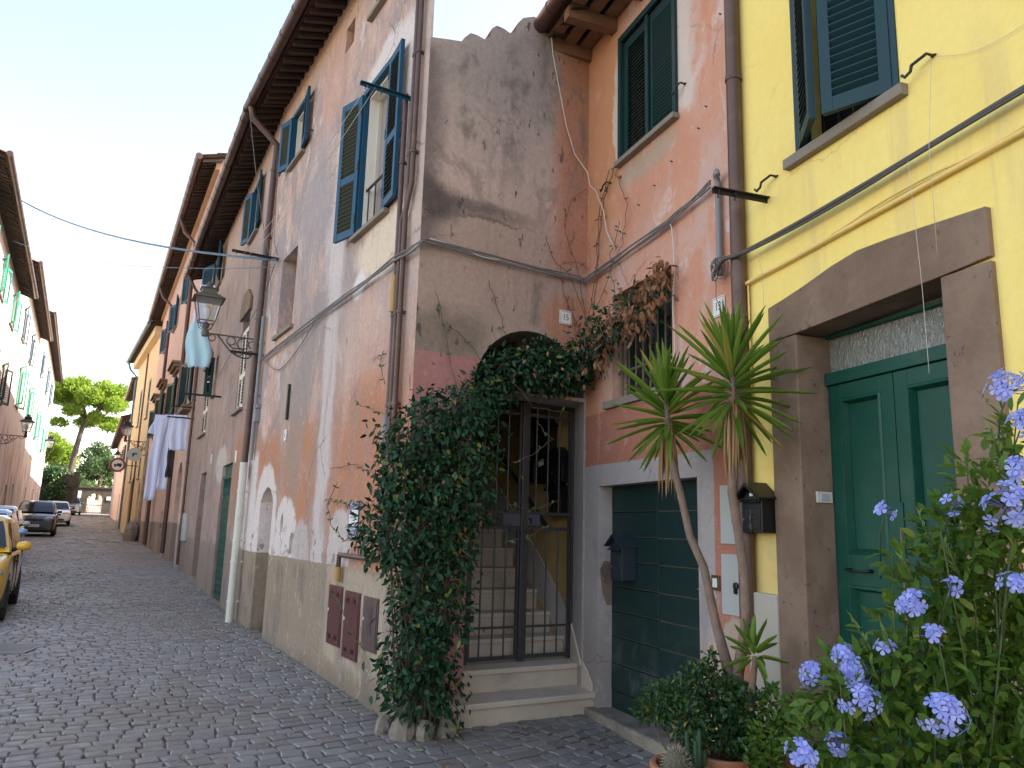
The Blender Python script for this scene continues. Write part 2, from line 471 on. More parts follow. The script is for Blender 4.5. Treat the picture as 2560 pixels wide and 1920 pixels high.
WE = plaster('plaster grey mauve', (.54, .415, .37), (.60, .455, .395), [
    ('r', (-.3, 2, 5.2, 7), (.31, .285, .27), .7, .8, 2),
    ('e', (.9, 3.8, 1.2, .7), (.41, .30, .245), .4, .8, 2),
    ('r', (-.4, .36, 4.0, 6.9), (.46, .20, .115), .14, .85, 1),
    ('r', (-.4, .12, 5.2, 6.9), (.36, .20, .12), .12, .8, 1),
    ('e', (.2, 3.5, .26, .28), (.52, .23, .14), .25, .8, 1),
    ('n', (9, .66, .72, 1, .38), (.12, .10, .09), 0, .6, 0),
    ('e', (1.74, 4.4, .3, .22), (.075, .06, .055), .5, .95, 1),
    ('e', (1.3, 4.42, .55, .07), (.13, .105, .095), .7, .75, 1),
    ('e', (1.1, 4.33, .36, .022), (.13, .10, .09), .5, .7, 1),
    ('r', (1.64, 1.9, 3.9, 5.9), (.13, .105, .10), .13, .75, 1), ('nz', (3, .5, .62, 1, .6, 4.9, 6.2), (.19, .16, .15), .4, .75, 0),
    ('r', (.5, .6, 5.8, 6.7), (.16, .13, .12), .07, .6, 1),
    ('r', (.5, .58, 3.4, 3.85), (.13, .11, .09), .06, .6, 1),
    ('r', (1.1, 1.9, 3.0, 3.42), (.23, .185, .15), .12, .85, 1),
    ('r', (.9, 2.2, -1, 3.035), (.46, .225, .21), .006, 1, 0), ('r', (-.5, .3, -1, 2.75), (.40, .365, .35), .05, 1, 0)], .55, ((.19, .15, .135), .4), .22, None, ((.50, .41, .36), .6, (.27, .215, .195)), (1.7, .009, (.18, .14, .12), .5), (14, .62, (.09, .075, .07), .9))
WG = plaster('plaster salmon orange', (.58, .37, .295), (.60, .31, .205), [
    ('n', (2.2, .5, .62, 1, .5), (.56, .40, .34), 0, .7, 0),
    ('r', (-.72, .4, 4.2, 8), (.56, .265, .125), .3, .9, 2),
    ('r', (-.4, .4, 2.6, 4.4), (.52, .25, .15), .3, .7, 2),
    ('e', (-1.35, 4.55, .7, .35), (.56, .27, .17), .4, .7, 2),
    ('e', (-.63, 5.5, .12, .55), (.62, .54, .45), .15, .9, 1),
    ('r', (-1.82, -1.56, 4.9, 8), (.62, .54, .47), .06, .85, 1),
    ('e', (-1.1, 4.72, .5, .12), (.42, .33, .24), .3, .8, 1),
    ('r', (-4, .5, -2, 2.62), (.43, .18, .12), .006, 1, 0),
    ('r', (-1.99, .5, -2, 2.15), (.40, .365, .35), .006, 1, 0),
    ('r', (-2.06, -1.6, -1, .86), (.52, .40, .31), .05, .9, 1),
    ('e', (-2.15, .86, .14, .16), (.45, .37, .29), .1, .9, 1),
    ('r', (-.5, .5, -1, .7), (.27, .235, .21), .4, .8, 2),
    ('nz', (3, .54, .66, 1, .5, -1, 2.0), (.27, .25, .24), .1, .6, 0)], .45, None, .08, None, ((.68, .53, .46), .75, (.58, .26, .155)), (1.0, .012, (.25, .16, .13), .6))
WY = plaster('plaster yellow', (.90, .70, .205), (.92, .74, .235), [
    ('n', (1.1, .5, .75, 1, .5), (.82, .62, .22), 0, .7, 0), ('n', (3, .6, .72, 1, .25), (.74, .56, .22), 0, .45, 0),
    ('nz', (2.4, .5, .62, 1.6, .12, 2.9, 3.84), (.72, .55, .23), .2, .5, 0), ('r', (-.34, .02, 1.0, 1.75), (.66, .48, .2), .12, .6, 1), ('nz', (5, .5, .65, 1, 1, .9, 1.8), (.6, .46, .22), .1, .5, 0)], .2, None, .06, None, None, (.7, .006, (.6, .45, .18), .5))
WP = plaster('plaster pink', (.62, .42, .345), (.66, .46, .37), [
    ('nz', (2, .52, .64, 1, .4, -1, 3), (.42, .26, .2), .3, .6, 0),
    ('r', (-1, 25, -2, 1.5), (.30, .22, .17), .02, 1, 1),
    ('nz', (1.5, .5, .6, 1, .3, -1, 1.6), (.42, .37, .33), .1, .7, 0)], .3, None, .1)
WO = plaster('plaster ochre', (.62, .44, .23), (.68, .51, .29), [
    ('r', (-1, 40, 5, 14), (.74, .60, .38), 1.5, .6, 2), ('nz', (1.2, .5, .6, 1, .4, -1, 3.5), (.38, .27, .18), .3, .7, 0)], .3, ((.4, .28, .15), .4), .1)
WL = [plaster('plaster cream', (.62, .54, .47), (.68, .60, .52), [('nz', (1, .48, .6, 1, .4, -1, 5), (.42, .34, .28), .5, .7, 0)], .3, None, .1),
      plaster('plaster pale pink', (.66, .56, .50), (.72, .63, .56), [('nz', (1, .46, .6, 1, .4, -1, 5.5), (.46, .30, .24), .5, .8, 0)], .3, None, .1),
      plaster('plaster bone', (.72, .66, .58), (.76, .70, .62), [('nz', (1, .48, .6, 1, .4, -1, 4.5), (.44, .27, .21), .5, .8, 0)], .3, None, .1)]
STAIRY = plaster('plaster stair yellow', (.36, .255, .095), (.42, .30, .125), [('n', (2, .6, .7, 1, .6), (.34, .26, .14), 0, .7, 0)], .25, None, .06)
GREY = plaster('plaster grey', (.40, .37, .35), (.44, .41, .38), [('nz', (3, .55, .7, 1, .5, -1, 1.2), (.25, .22, .2), .1, .7, 0)], .3, None, .08)
DADO = mat('dado paint', (.46, .415, .34), .9, var=.05, bump=.1, bscale=60)
PEP = plaster('peperino stone', (.20, .135, .092), (.265, .185, .13), [
    ('n', (2.5, .55, .7, 1, .5), (.15, .105, .078), 0, .7, 0)], .5, None, .12, (13, .15, (.07, .045, .04), .75))
STONE = plaster('rough tufa', (.24, .21, .17), (.32, .28, .22), [('n', (3, .5, .65, 1, 1), (.14, .125, .105), 0, .8, 0)], .9, None, .2)
TRAV = plaster('travertine', (.54, .46, .37), (.60, .51, .41), [('n', (2, .5, .7, .6, 2), (.40, .33, .25), 0, .7, 0), ('n', (4, .62, .75, 1, 1), (.28, .22, .17), 0, .6, 0)], .15, None, .06)
TRAVR = plaster('travertine riser', (.52, .44, .34), (.58, .49, .385), [('n', (2, .5, .7, .6, 1.4), (.36, .29, .22), 0, .8, 0)], .2, None, .08)
SILL = mat('sill stone', (.23, .195, .155), .9, var=.2, scale=10, bump=.3)
BLUE = mat('shutter paint blue green', (.006, .062, .115), .5, var=.12, scale=6, spec=.3)
SLATO = mat('shutter slat olive', (.055, .062, .045), .7, var=.15, scale=6, spec=.2)
TEAL = mat('shutter paint dusty teal', (.012, .045, .056), .5, var=.12, scale=6, spec=.3)
GRNS = mat('shutter paint dark green', (.008, .036, .036), .5, var=.15, scale=6, spec=.3)
GRNL = mat('shutter paint sea green', (.02, .26, .17), .5, var=.1)
GRNF = mat('shutter paint olive', (.02, .05, .04), .5, var=.15)
GRND = mat('door paint green', (.005, .062, .040), .45, var=.15, scale=4, spec=.3, bump=.06, bscale=90, dirt=((.035, .095, .065), 5, .5))
def _planks():
    t = NT('old plank paint')
    f = t.noise(7, t.vm('MULTIPLY', t.tc, (.35, 1, 3)), detail=7, rough=.7)
    c = t.mix(f, (.004, .019, .019), (.008, .034, .032))
    g = t.noise(30, t.vm('MULTIPLY', t.tc, (.12, 1, 2.5)), detail=6, rough=.7)
    c = t.mix(t.ramp(g, .62, .74, 0, .6), c, (.045, .07, .068))
    w_ = t.noise(2.5, detail=5, rough=.7)
    z = t.sep(t.tc)[2]
    c = t.mix(t.math('MULTIPLY', t.ramp(z, 1.1, .1, 0, .8), t.ramp(w_, .5, .66)), c, (.075, .10, .095))
    t.bump(g, .25, .008)
    return t.done(c, .5)
PLANK = _planks()
WOODR = mat('bare wood', (.24, .13, .055), .8, var=.3, scale=20)
CREAM = mat('cream frame paint', (.62, .58, .48), .6, var=.05)
IRON = mat('dark iron', (.028, .026, .028), .5, .3, var=.3, scale=20, bump=.1, bscale=120)
GATEI = mat('gate iron', (.070, .064, .066), .48, .35, var=.25, scale=14, bump=.1, bscale=120)
BRONZE = mat('weathered lamp paint', (.125, .105, .085), .6, .2, var=.25, scale=16)
BROWNP = mat('brown pipe paint', (.088, .048, .040), .45, .1, var=.2, scale=5, dirt=((.20, .13, .10), 4, .5))
GUTT = mat('gutter copper brown', (.095, .052, .038), .4, .35, var=.3, scale=3, dirt=((.10, .085, .07), 3, .6))
PVC = mat('white plastic pipe', (.58, .57, .49), .45, var=.06, scale=3, dirt=((.36, .34, .27), 5, .5))
GREYP = mat('grey plastic', (.22, .225, .23), .6, var=.1)
YELP = mat('yellow corrugated sleeve', (.42, .26, .09), .6)
CAB = mat('cable grey', (.155, .145, .135), .65, var=.25, scale=30)
CABD = mat('cable dark', (.075, .068, .06), .6, var=.3, scale=30)
CABW = mat('cable white', (.55, .52, .47), .5)
CABB = mat('cable blue grey', (.10, .17, .21), .5)
CABY = mat('painted yellow pipe', (.80, .59, .19), .7)
ROOF = plaster('old roof tiles', (.115, .065, .045), (.17, .09, .055), [('n', (4, .5, .65, 1, 1), (.065, .05, .04), 0, .8, 0), ('n', (7, .6, .7, 1, 1), (.22, .17, .12), 0, .6, 0)], .4, None, .2)
EAVE = plaster('eave brick', (.10, .045, .026), (.07, .036, .024), [('n', (5, .5, .62, 1, 1), (.05, .035, .028), 0, .8, 0)], .5, None, .2)
EAVEW = mat('eave timber', (.045, .030, .021), .85, var=.4, scale=9, bump=.4, bscale=30)
MAROON = mat('maroon cabinet paint', (.085, .022, .022), .4, .1, var=.15, scale=5, dirt=((.14, .075, .065), 4, .45))
BOXG = mat('grey cabinet', (.42, .44, .42), .5, var=.05)
BLACK = mat('black cast metal', (.012, .012, .012), .42, .2, var=.2, scale=25)
ENAM = mat('white enamel', (.72, .71, .68), .3, var=.04)
INK = mat('black enamel', (.012, .013, .02), .35)
NAVY = mat('poster navy', (.022, .035, .16), .4)
PAPER = mat('poster white', (.68, .68, .66), .6)
TERRA = mat('terracotta pot clay', (.40, .145, .065), .75, var=.15, scale=9, dirt=((.46, .30, .2), 6, .5))
SOIL = mat('potting soil', (.035, .024, .017), 1, var=.4, scale=60, bump=.8, bscale=90)
CLOTHW = mat('white cotton', (.58, .60, .74), .9, var=.04)
CLOTHB = mat('light blue cloth', (.42, .62, .70), .85, var=.06)
DARKIN = mat('dark interior', (.012, .012, .012), .95)
CURT = mat('curtain', (.30, .26, .24), .9, var=.1)
BRICK = plaster('exposed brick rubble', (.20, .145, .115), (.26, .18, .14), [('n', (9, .5, .6, 1, 1), (.12, .09, .075), 0, .8, 0)], .9, None, .2)
CONC = mat('wall hole rubble', (.12, .095, .075), .95, var=.4, scale=25, bump=.6, bscale=40)
def _glass(name, col, rough):
    t = NT(name); t.b.inputs['Coat Weight'].default_value = .3
    return t.done(col, rough, spec=.6)
GLASS = _glass('window glass', (.020, .026, .03), .05)
GLASSB = _glass('window glass painted sky', (.10, .22, .34), .12)  # sky reflection painted in as a blue base colour
def _frost():
    t = NT('pebbled glass')
    n = t.noise(38, t.vm('MULTIPLY', t.tc, (1, 1, .45)), detail=2, dist=1.5)
    t.bump(n, 1.0, .02)
    return t.done(t.mix(n, (.14, .145, .125), (.30, .31, .27)), .18, spec=.6)
FROST = _frost()
def _lampglass():
    t = NT('lantern glass')
    t.b.inputs['Transmission Weight'].default_value = .85; t.b.inputs['IOR'].default_value = 1.05
    return t.done((.8, .82, .85), .25)
LGLASS = _lampglass()

# ------------------------------------------------------------------ small builders
def rect(u0, u1, z0, z1): return [(u0, z0), (u1, z0), (u1, z1), (u0, z1)]
def RZ(a): return Matrix.Rotation(a, 4, 'Z')
def shutter(parent, m, M, wd, h, pitch=.05, th=.038, mid=True, name='shutter', slat=None):
    b = MB(); st, ra = .062, .085; m2 = slat or m
    b.box(0, st, -th / 2, th / 2, 0, h); b.box(wd - st, wd, -th / 2, th / 2, 0, h)
    zs = [(0, ra), (h - ra, h)] + ([(h * .42 - ra / 2, h * .42 + ra / 2)] if mid else [])
    for a, c in zs: b.box(st, wd - st, -th / 2 + .002, th / 2 - .002, a, c)
    z = ra + pitch * .4; b.k = 1
    while z < h - ra - pitch * .4:
        if not (mid and abs(z - h * .42) < ra / 2 + pitch * .35):
            d, t_ = th * .62, .006
            b.add([(st, -d, z - d * .8), (wd - st, -d, z - d * .8), (wd - st, d, z + d * .8), (st, d, z + d * .8),
                   (st, -d, z - d * .8 + t_), (wd - st, -d, z - d * .8 + t_), (wd - st, d, z + d * .8 + t_), (st, d, z + d * .8 + t_)],
                  [(0, 3, 2, 1), (4, 5, 6, 7), (0, 1, 5, 4), (1, 2, 6, 5), (2, 3, 7, 6), (3, 0, 4, 7)])
        z += pitch
    return build(b, name, [m, m2], parent, M)
def window(house, fr, u0, u1, z0, z1, m, open_l=None, open_r=None, d=.12, sill=True, pane=GLASS, frame=CREAM, pitch=.05, mid=True, closed=False, sillext=.1, label=None, sillm=None, slat=None):
    """window > pane, sill, two shutters; open_* = angle between the leaf and the wall in degrees (None: leaf absent)"""
    b = MB(); f = .05
    b.box(u0, u0 + f, -d - .03, -d + .03, z0, z1); b.box(u1 - f, u1, -d - .03, -d + .03, z0, z1)
    b.box(u0 + f, u1 - f, -d - .03, -d + .03, z1 - f, z1); b.box(u0 + f, u1 - f, -d - .03, -d + .03, z0, z0 + f)
    c = (u0 + u1) / 2; b.box(c - .035, c + .035, -d - .028, -d + .028, z0 + f, z1 - f)
    wn_ = build(b, 'window', frame, house, fr.M)
    if label: wn_['label'] = label
    p = MB(); p.quad((u1, -d - .005, z0), (u0, -d - .005, z0), (u0, -d - .005, z1), (u1, -d - .005, z1))
    build(p, 'pane', pane, wn_, fr.M)
    if sill:
        s = MB(); s.box(u0 - sillext, u1 + sillext, -d + .03, .065, z0 - .05, z0 - .003)
        build(s, 'sill', sillm or SILL, wn_, fr.M, bev=.006)
    wd = (u1 - u0) / 2 - .004
    h = z1 - z0 - .01
    if closed:
        shutter(wn_, m, fr.at(u1 - .002, -.035, z0 + .005) @ RZ(math.pi), wd, h, pitch, mid=mid, slat=slat)
        shutter(wn_, m, fr.at(u0 + .002, -.035, z0 + .005), wd, h, pitch, mid=mid, slat=slat)
    else:
        if open_l is not None: shutter(wn_, m, fr.at(u1 + .005, .035, z0 + .005) @ RZ(R(open_l)), wd, h, pitch, mid=mid, slat=slat)
        if open_r is not None: shutter(wn_, m, fr.at(u0 - .005, .035, z0 + .005) @ RZ(math.pi - R(open_r)), wd, h, pitch, mid=mid, slat=slat)
    return wn_
def roof(house, fr, u0, u1, ze, over=.5, deep=4.5, slope=.3, per=.2, mt=None, ribs=True, wedge=0):
    nu = max(2, int((u1 - u0) / per * 6)); rows = [(over, 0)]
    b = MB(); vs = []; us = np.linspace(u0, u1, nu + 1)
    ns = list(np.arange(over, -deep, -.42)) + [-deep]
    lv = []
    for i, n_ in enumerate(ns): lv += [(n_, 0.)] + ([(n_, .028)] if 0 < i < len(ns) - 1 else [])
    for n_, dz in lv:
        for k, u in enumerate(us):
            vs.append((max(u, u0 + wedge * max(0, -n_)), n_ + rnd.uniform(-.015, .015) * (n_ == over), ze + (over - n_) * slope + dz + .045 * math.cos(2 * math.pi * (u - u0) / per)))
    W_ = nu + 1
    b.add(vs, [(i * W_ + k, i * W_ + k + 1, (i + 1) * W_ + k + 1, (i + 1) * W_ + k) for i in range(len(lv) - 1) for k in range(nu)])
    r = build(b, 'roof', mt or ROOF, house, fr.M)
    e = MB()
    e.add([(u0, over - .06, ze - .055), (u1, over - .06, ze - .055), (u1, -.05, ze - .055 + (over - .01) * slope), (u0, -.05, ze - .055 + (over - .01) * slope)], [(0, 1, 2, 3)])
    build(e, 'eave_boarding', EAVE, r, fr.M)
    if ribs:
        e = MB(); u = u0 + .03
        while u < u1 - .06:
            a = rnd.uniform(.05, .085); dn = rnd.uniform(0, .04)
            z0_ = ze - .06; z1_ = ze - .06 + (over - .08) * slope; hh = rnd.uniform(.05, .075)
            e.add([(u, over - .09 - dn, z0_ - hh), (u + a, over - .09 - dn, z0_ - hh), (u + a, -.02, z1_ - hh), (u, -.02, z1_ - hh),
                   (u, over - .09 - dn, z0_), (u + a, over - .09 - dn, z0_), (u + a, -.02, z1_), (u, -.02, z1_)],
                  [(0, 3, 2, 1), (0, 1, 5, 4), (1, 2, 6, 5), (3, 0, 4, 7), (2, 3, 7, 6)])
            u += rnd.uniform(.16, .24)
        build(e, 'rafter_ends', EAVEW, r, fr.M)
    return r
def gutter(house, fr, u0, u1, z, n=.52, r=.07, m=None, step=.6):
    b = MB(); b.tube([(u0, n, z), (u1, n, z)], r, 12)
    u = u0 + .3
    while u < u1:
        b.tube([(u - .012, n, z), (u + .012, n, z)], r + .006, 12); u += step
    return build(b, 'gutter', m or GUTT, house, fr.M, smooth=True, auto=True)
def pipe(house, fr, pts, r, m, name='downpipe', clips=(), label=None, n=10):
    b = MB(); b.tube(pts, r, n)
    for z in clips:
        b.box(pts[0][0] - r - .012, pts[0][0] + r + .012, -.0, pts[-1][1] + r * .4, z - .015, z + .015) if False else None
        # a clip ring round the straight run nearest z
        for i in range(len(pts) - 1):
            a, c = Vector(pts[i]), Vector(pts[i + 1])
            if min(a.z, c.z) <= z <= max(a.z, c.z) and abs(a.z - c.z) > .05:
                q = a + (c - a) * ((z - a.z) / (c.z - a.z)); b.tube([q - Vector((0, 0, .016)), q + Vector((0, 0, .016))], r + .007, n); b.box(q.x - .012, q.x + .012, 0, q.y, z - .012, z + .012)
                break
    o = build(b, name, m, house, fr.M, smooth=True, auto=True)
    if label: o['label'] = label
    return o
def holder(house, fr, u, z, s=1):
    """iron shutter holder: a pin out of the wall with a hanging hook"""
    b = MB(); b.tube([(u, 0, z), (u, .05, z), (u + .10 * s, .055, z - .012)], .008, 6)
    b.tube([(u + .10 * s, .055, z - .012), (u + .105 * s, .06, z - .045), (u + .14 * s, .065, z - .06), (u + .16 * s, .065, z - .04)], .009, 6)
    b.lathe([(.016, 0), (.016, .008)], (u, .002, z - .004), 8)
    return build(b, 'shutter_holder', IRON, house, fr.M, smooth=True, auto=True)
def body(b, fr, pts, z0, z1):
    """vertical wall quads along a list of world (x, y) points, in the frame's local coordinates"""
    q = [fr.loc((x, y, 0)) for x, y in pts]
    for i in range(len(q) - 1):
        a, c = q[i], q[i + 1]
        b.quad((a.x, a.y, z0), (c.x, c.y, z0), (c.x, c.y, z1), (a.x, a.y, z1))
def xy(v): return (v.x, v.y)

# ------------------------------------------------------------------ ground and street
def _ground():
    t = NT('street bed')
    f = t.noise(6, detail=6)
    c = t.mix(f, (.10, .083, .066), (.17, .14, .112))
    c = t.mix(t.ramp(t.noise(.5, detail=3), .52, .64, 0, .8), c, (.05, .058, .026))
    t.bump(t.noise(60, detail=3), .5, .01)
    return t.done(c, 1)
GR = _ground()
def _sheet():
    ss = list(np.arange(-60, -2, 6.)) + list(np.arange(-2, 46, .5)) + list(np.arange(46, 110, 3.)) + [120, 160, 240, 400]
    pp = [-300, -120, -40, -12] + list(np.arange(-5, 6.1, .5)) + [12, 40, 120, 300]
    vs = []
    for s_ in ss:
        for p_ in pp:
            q = SD * s_ + _n * p_
            vs.append((q.x, q.y, float(gz(q.x, q.y)) - .013))
    W_ = len(pp)
    b = MB(); b.add(vs, [(i * W_ + k, i * W_ + k + 1, (i + 1) * W_ + k + 1, (i + 1) * W_ + k) for i in range(len(ss) - 1) for k in range(W_ - 1)])
    o = build(b, 'ground', GR, smooth=True); o['kind'] = 'structure'
_sheet()
def _cob():
    t = NT('basalt cobbles')
    at = t.n('ShaderNodeAttribute', attribute_name='tint').outputs['Fac']
    c = t.mix(at, (.17, .158, .145), (.27, .255, .235))
    c = t.mix(t.ramp(t.noise(.55, detail=5, rough=.65), .45, .62, 0, .75), c, (.20, .17, .135))
    c = t.mix(t.ramp(t.noise(9, detail=6, rough=.75), .54, .74, 0, .6), c, (.24, .225, .205))
    c = t.mix(t.ramp(at, .93, .96, 0, .5), c, (.16, .11, .085))
    t.bump(t.noise(55, detail=5, rough=.65), .4, .012)
    t.done(c, t.ramp(t.noise(14, detail=3), .3, .7, .4, .68), spec=.5)
    return t.mat
COB = _cob()
def _cobbles():
    V, F, T = [], [], []
    s_ = 1.2; row = 0
    fa = [(fr, a, b) for fr, a, b in ((A, 0, 5.95), (B, 0, 9.3), (P, 0, 19.5))]
    while s_ < 99:
        dep = .128 if s_ < 30 else .2 if s_ < 60 else .4
        dep *= rnd.uniform(.92, 1.08)
        p_ = -4.4 + rnd.uniform(0, .15)
        while p_ < 5.2:
            ln = rnd.uniform(.12, .185) if s_ < 30 else rnd.uniform(.2, .3) * (1 if s_ < 60 else 2)
            pc = p_ + ln / 2
            sc = s_ + .035 * pc * pc + .05 * math.sin(pc * 1.7 + s_ * .3) + .04 * math.sin(pc * 4.1 + s_)
            q = SD * sc + _n * pc
            p_ += ln
            ok = q.y > .8 and pc > -3.3
            if ok:
                hd = math.degrees(math.atan2(q.x, q.y))
                if hd < -46 or hd > 44: ok = False
                for fr, a, b in fa:
                    l = fr.loc(q)
                    if a - .0 <= l.x <= b and l.y < -.06: ok = False
                if ok:
                    l = E.loc(q)
                    if l.y < -.05 and -3 < l.x < 1.8 and A.loc(q).x < 0.05: ok = False
                    l = G.loc(q)
                    if l.y < -.04 and -2.4 < l.x < .5: ok = False
                    l = Y.loc(q)
                    if l.y < -.04 and l.x < 0.02: ok = False
                    if A.loc(q).y < -.05 and A.loc(q).x > 0 and A.loc(q).x < 6: ok = False
            if not ok: continue
            hl, hd_ = ln / 2 - rnd.uniform(.003, .008), dep / 2 - rnd.uniform(.003, .007)
            dz = rnd.uniform(-.004, .004); tx, ty = rnd.uniform(-.03, .03), rnd.uniform(-.03, .03)
            sh = rnd.uniform(-.012, .012); b0 = len(V)
            for k, (ex, h) in enumerate(((0, -.03), (.0, -.006), (.011, .001))):
                for (a, c) in ((-1, -1), (1, -1), (1, 1), (-1, 1)):
                    jx, jy = (rnd.uniform(-.007, .007), rnd.uniform(-.007, .007))
                    lx = a * (hl - ex) + c * sh + jx * (k != 1); ly = c * (hd_ - ex) + jy * (k != 1)
                    w_ = q + _n * lx + SD * (ly + .07 * pc * lx)
                    V.append((w_.x, w_.y, float(gz(q.x, q.y)) + h + dz + lx * tx + ly * ty))
            for k in (0, 4):
                for i in range(4):
                    j = (i + 1) % 4
                    F.append((b0 + k + i, b0 + k + j, b0 + k + 4 + j, b0 + k + 4 + i))
            F.append((b0 + 8, b0 + 9, b0 + 10, b0 + 11))
            T += [rnd.random()] * 12
        s_ += dep
    me = bpy.data.meshes.new('road'); me.from_pydata(V, [], F)
    at = me.attributes.new('tint', 'FLOAT', 'POINT'); at.data.foreach_set('value', T)
    me.materials.append(COB)
    o = bpy.data.objects.new('road', me); _link(o, None, Matrix.Identity(4)); o['kind'] = 'structure'
_cobbles()

# ================================================================== HOUSE ON THE CORNER (two facade planes, one roof)
H = thing('terracotta_house', 'long peeling terracotta house with blue shutters and a beige base, running down the street', 'house', A.M)
arch_door = [(4.44, -.1), (5.12, -.1), (5.12, 1.84), (5.02, 1.94), (4.88, 2.01), (4.76, 2.035), (4.60, 1.99), (4.49, 1.90), (4.44, 1.82)]
hole1 = [(3.86, 1.50), (3.95, 1.45), (3.99, 1.55), (3.97, 1.64), (3.92, 1.69), (3.87, 1.62)]
hole2 = [(3.38, 1.2), (3.50, 1.2), (3.51, 1.38), (3.47, 1.46), (3.41, 1.44), (3.38, 1.36)]
b = MB()
b.wall([(0, -.4), (5.95, -.4), (5.95, 8.12), (0, 8.12)],
       [rect(.95, 1.74, 4.6, 6.24), rect(4.32, 4.98, 6.7, 7.5), rect(2.38, 2.70, 7.28, 7.62), rect(1.28, 1.66, 7.2, 7.85), rect(4.22, 5.02, 4.16, 5.28), arch_door, hole1, hole2],
       [.2, .2, .22, .2, .22, .3, .07, .07])
fl = A.P(0, 0)
back = fl + Vector((math.sin(R(-12)), math.cos(R(-12)), 0)) * 6.5
bodyend = B.P(9.3, 0, -5)
body(b, A, [xy(back), xy(fl)], -.4, 8.12)
body(b, A, [xy(bodyend), xy(back)], -.4, 8.12)
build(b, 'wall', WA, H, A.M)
b = MB()
b.quad((2.72, -.22, 7.26), (2.36, -.22, 7.26), (2.36, -.22, 7.64), (2.72, -.22, 7.64))
b.quad((5.04, -.22, 4.14), (4.20, -.22, 4.14), (4.20, -.22, 5.3), (5.04, -.22, 5.3))
b.quad((5.14, -.3, -.1), (4.42, -.3, -.1), (4.42, -.3, 2.06), (5.14, -.3, 2.06))
build(b, 'blind_recess', WA, H, A.M)
b = MB(); b.quad((4.05, -.068, 1.4), (3.8, -.068, 1.4), (3.8, -.068, 1.75), (4.05, -.068, 1.75)); b.quad((3.55, -.068, 1.17), (3.34, -.068, 1.17), (3.34, -.068, 1.5), (3.55, -.068, 1.5))
build(b, 'broken_plaster', CONC, H, A.M)
b = MB(); b.box(4.14, 5.1, -.2, .05, 4.10, 4.155); build(b, 'recess_sill', SILL, H, A.M, bev=.006)
b = MB(); b.box(4.46, 5.10, -.29, -.02, -.05, .14); build(b, 'threshold', STONE, H, A.M, bev=.01)
bw = window(H, A, .95, 1.74, 4.6, 6.24, BLUE, 15, 5, d=.16, pane=CURT, sillext=.11, slat=SLATO, label='tall window with both blue shutters open and an iron rail')
b = MB(); b.tube([(.96, -.06, 5.12), (1.73, -.06, 5.12)], .016, 6)
for u in np.linspace(1.05, 1.65, 4): b.tube([(u, -.06, 4.62), (u, -.06, 5.11)], .008, 6)
build(b, 'railing', IRON, bw, A.M)
b = MB()
for u, n_ in ((.94, .05), (1.75, .05)):
    for z in (4.78, 5.4, 6.05): b.tube([(u, n_, z - .05), (u, n_, z + .05)], .013, 6)
build(b, 'hinges', IRON, bw, A.M)
window(H, A, 4.32, 4.98, 6.7, 7.5, BLUE, 14, 8, slat=SLATO, d=.14, mid=False, sillext=.06)
window(H, A, 1.28, 1.66, 7.2, 7.85, BLUE, None, None, d=.14)
for u, z in ((2.12, 4.86), (2.12, 5.45), (2.12, 5.2), (.56, 5.35), (3.92, 6.82), (5.38, 6.8), (5.38, 7.15)): holder(H, A, u, z, .5)
LIN = mat('white window lining', (.74, .71, .63), .6, var=.04)
for (u0, u1, z0, z1, fr) in ((.95, 1.74, 4.6, 6.24, A), (4.32, 4.98, 6.7, 7.5, A), (1.4, 2.1, 6.55, 7.5, B)):
    b = MB(); b.box(u0 - .05, u0 + .012, -.03, .03, z0, z1 + .05); b.box(u1 - .012, u1 + .05, -.03, .03, z0, z1 + .05); b.box(u0 + .012, u1 - .012, -.03, .03, z1 - .012, z1 + .05)
    build(b, 'shutter_frame', BLUE, H, fr.M, bev=.004)
    b = MB(); b.box(u1 - .022, u1 - .002, -.13, -.032, z0, z1 - .02); b.box(u0 + .002, u0 + .022, -.13, -.032, z0, z1 - .02); b.box(u0 + .022, u1 - .022, -.13, -.032, z1 - .04, z1 - .02)
    build(b, 'window_lining', LIN, H, fr.M)
b = MB(); b.box(4.0, 4.05, -.01, .035, 2.86, 3.32); build(b, 'wall_tie', IRON, H, A.M, bev=.004)
# brown service pipes by the corner
for pts in ([(.27, .05, 8.05), (.27, .05, 4.42), (.38, .05, 4.30), (.38, .05, 1.25)], [(.19, .05, 8.05), (.19, .05, 4.6), (.30, .05, 4.36), (.30, .05, 1.2)], [(.46, .045, 5.6), (.46, .045, 1.28), (.52, .05, 1.27), (1.50, .05, 1.275), (1.52, .05, 1.15)]):
    pipe(H, A, pts, .024, BROWNP, 'service_pipe', (7.2, 5.9, 4.9, 3.42, 2.6, 1.9))
pipe(H, A, [(.42, .075, 3.44), (.42, .075, 3.78)], .026, YELP, 'pipe_sleeve')
pipe(H, A, [(.46, .06, 2.2), (.46, .06, 2.52)], .034, GREYP, 'pipe_sleeve')
pipe(H, A, [(1.52, .05, 1.16), (1.52, .05, 1.02)], .035, YELP, 'pipe_sleeve')
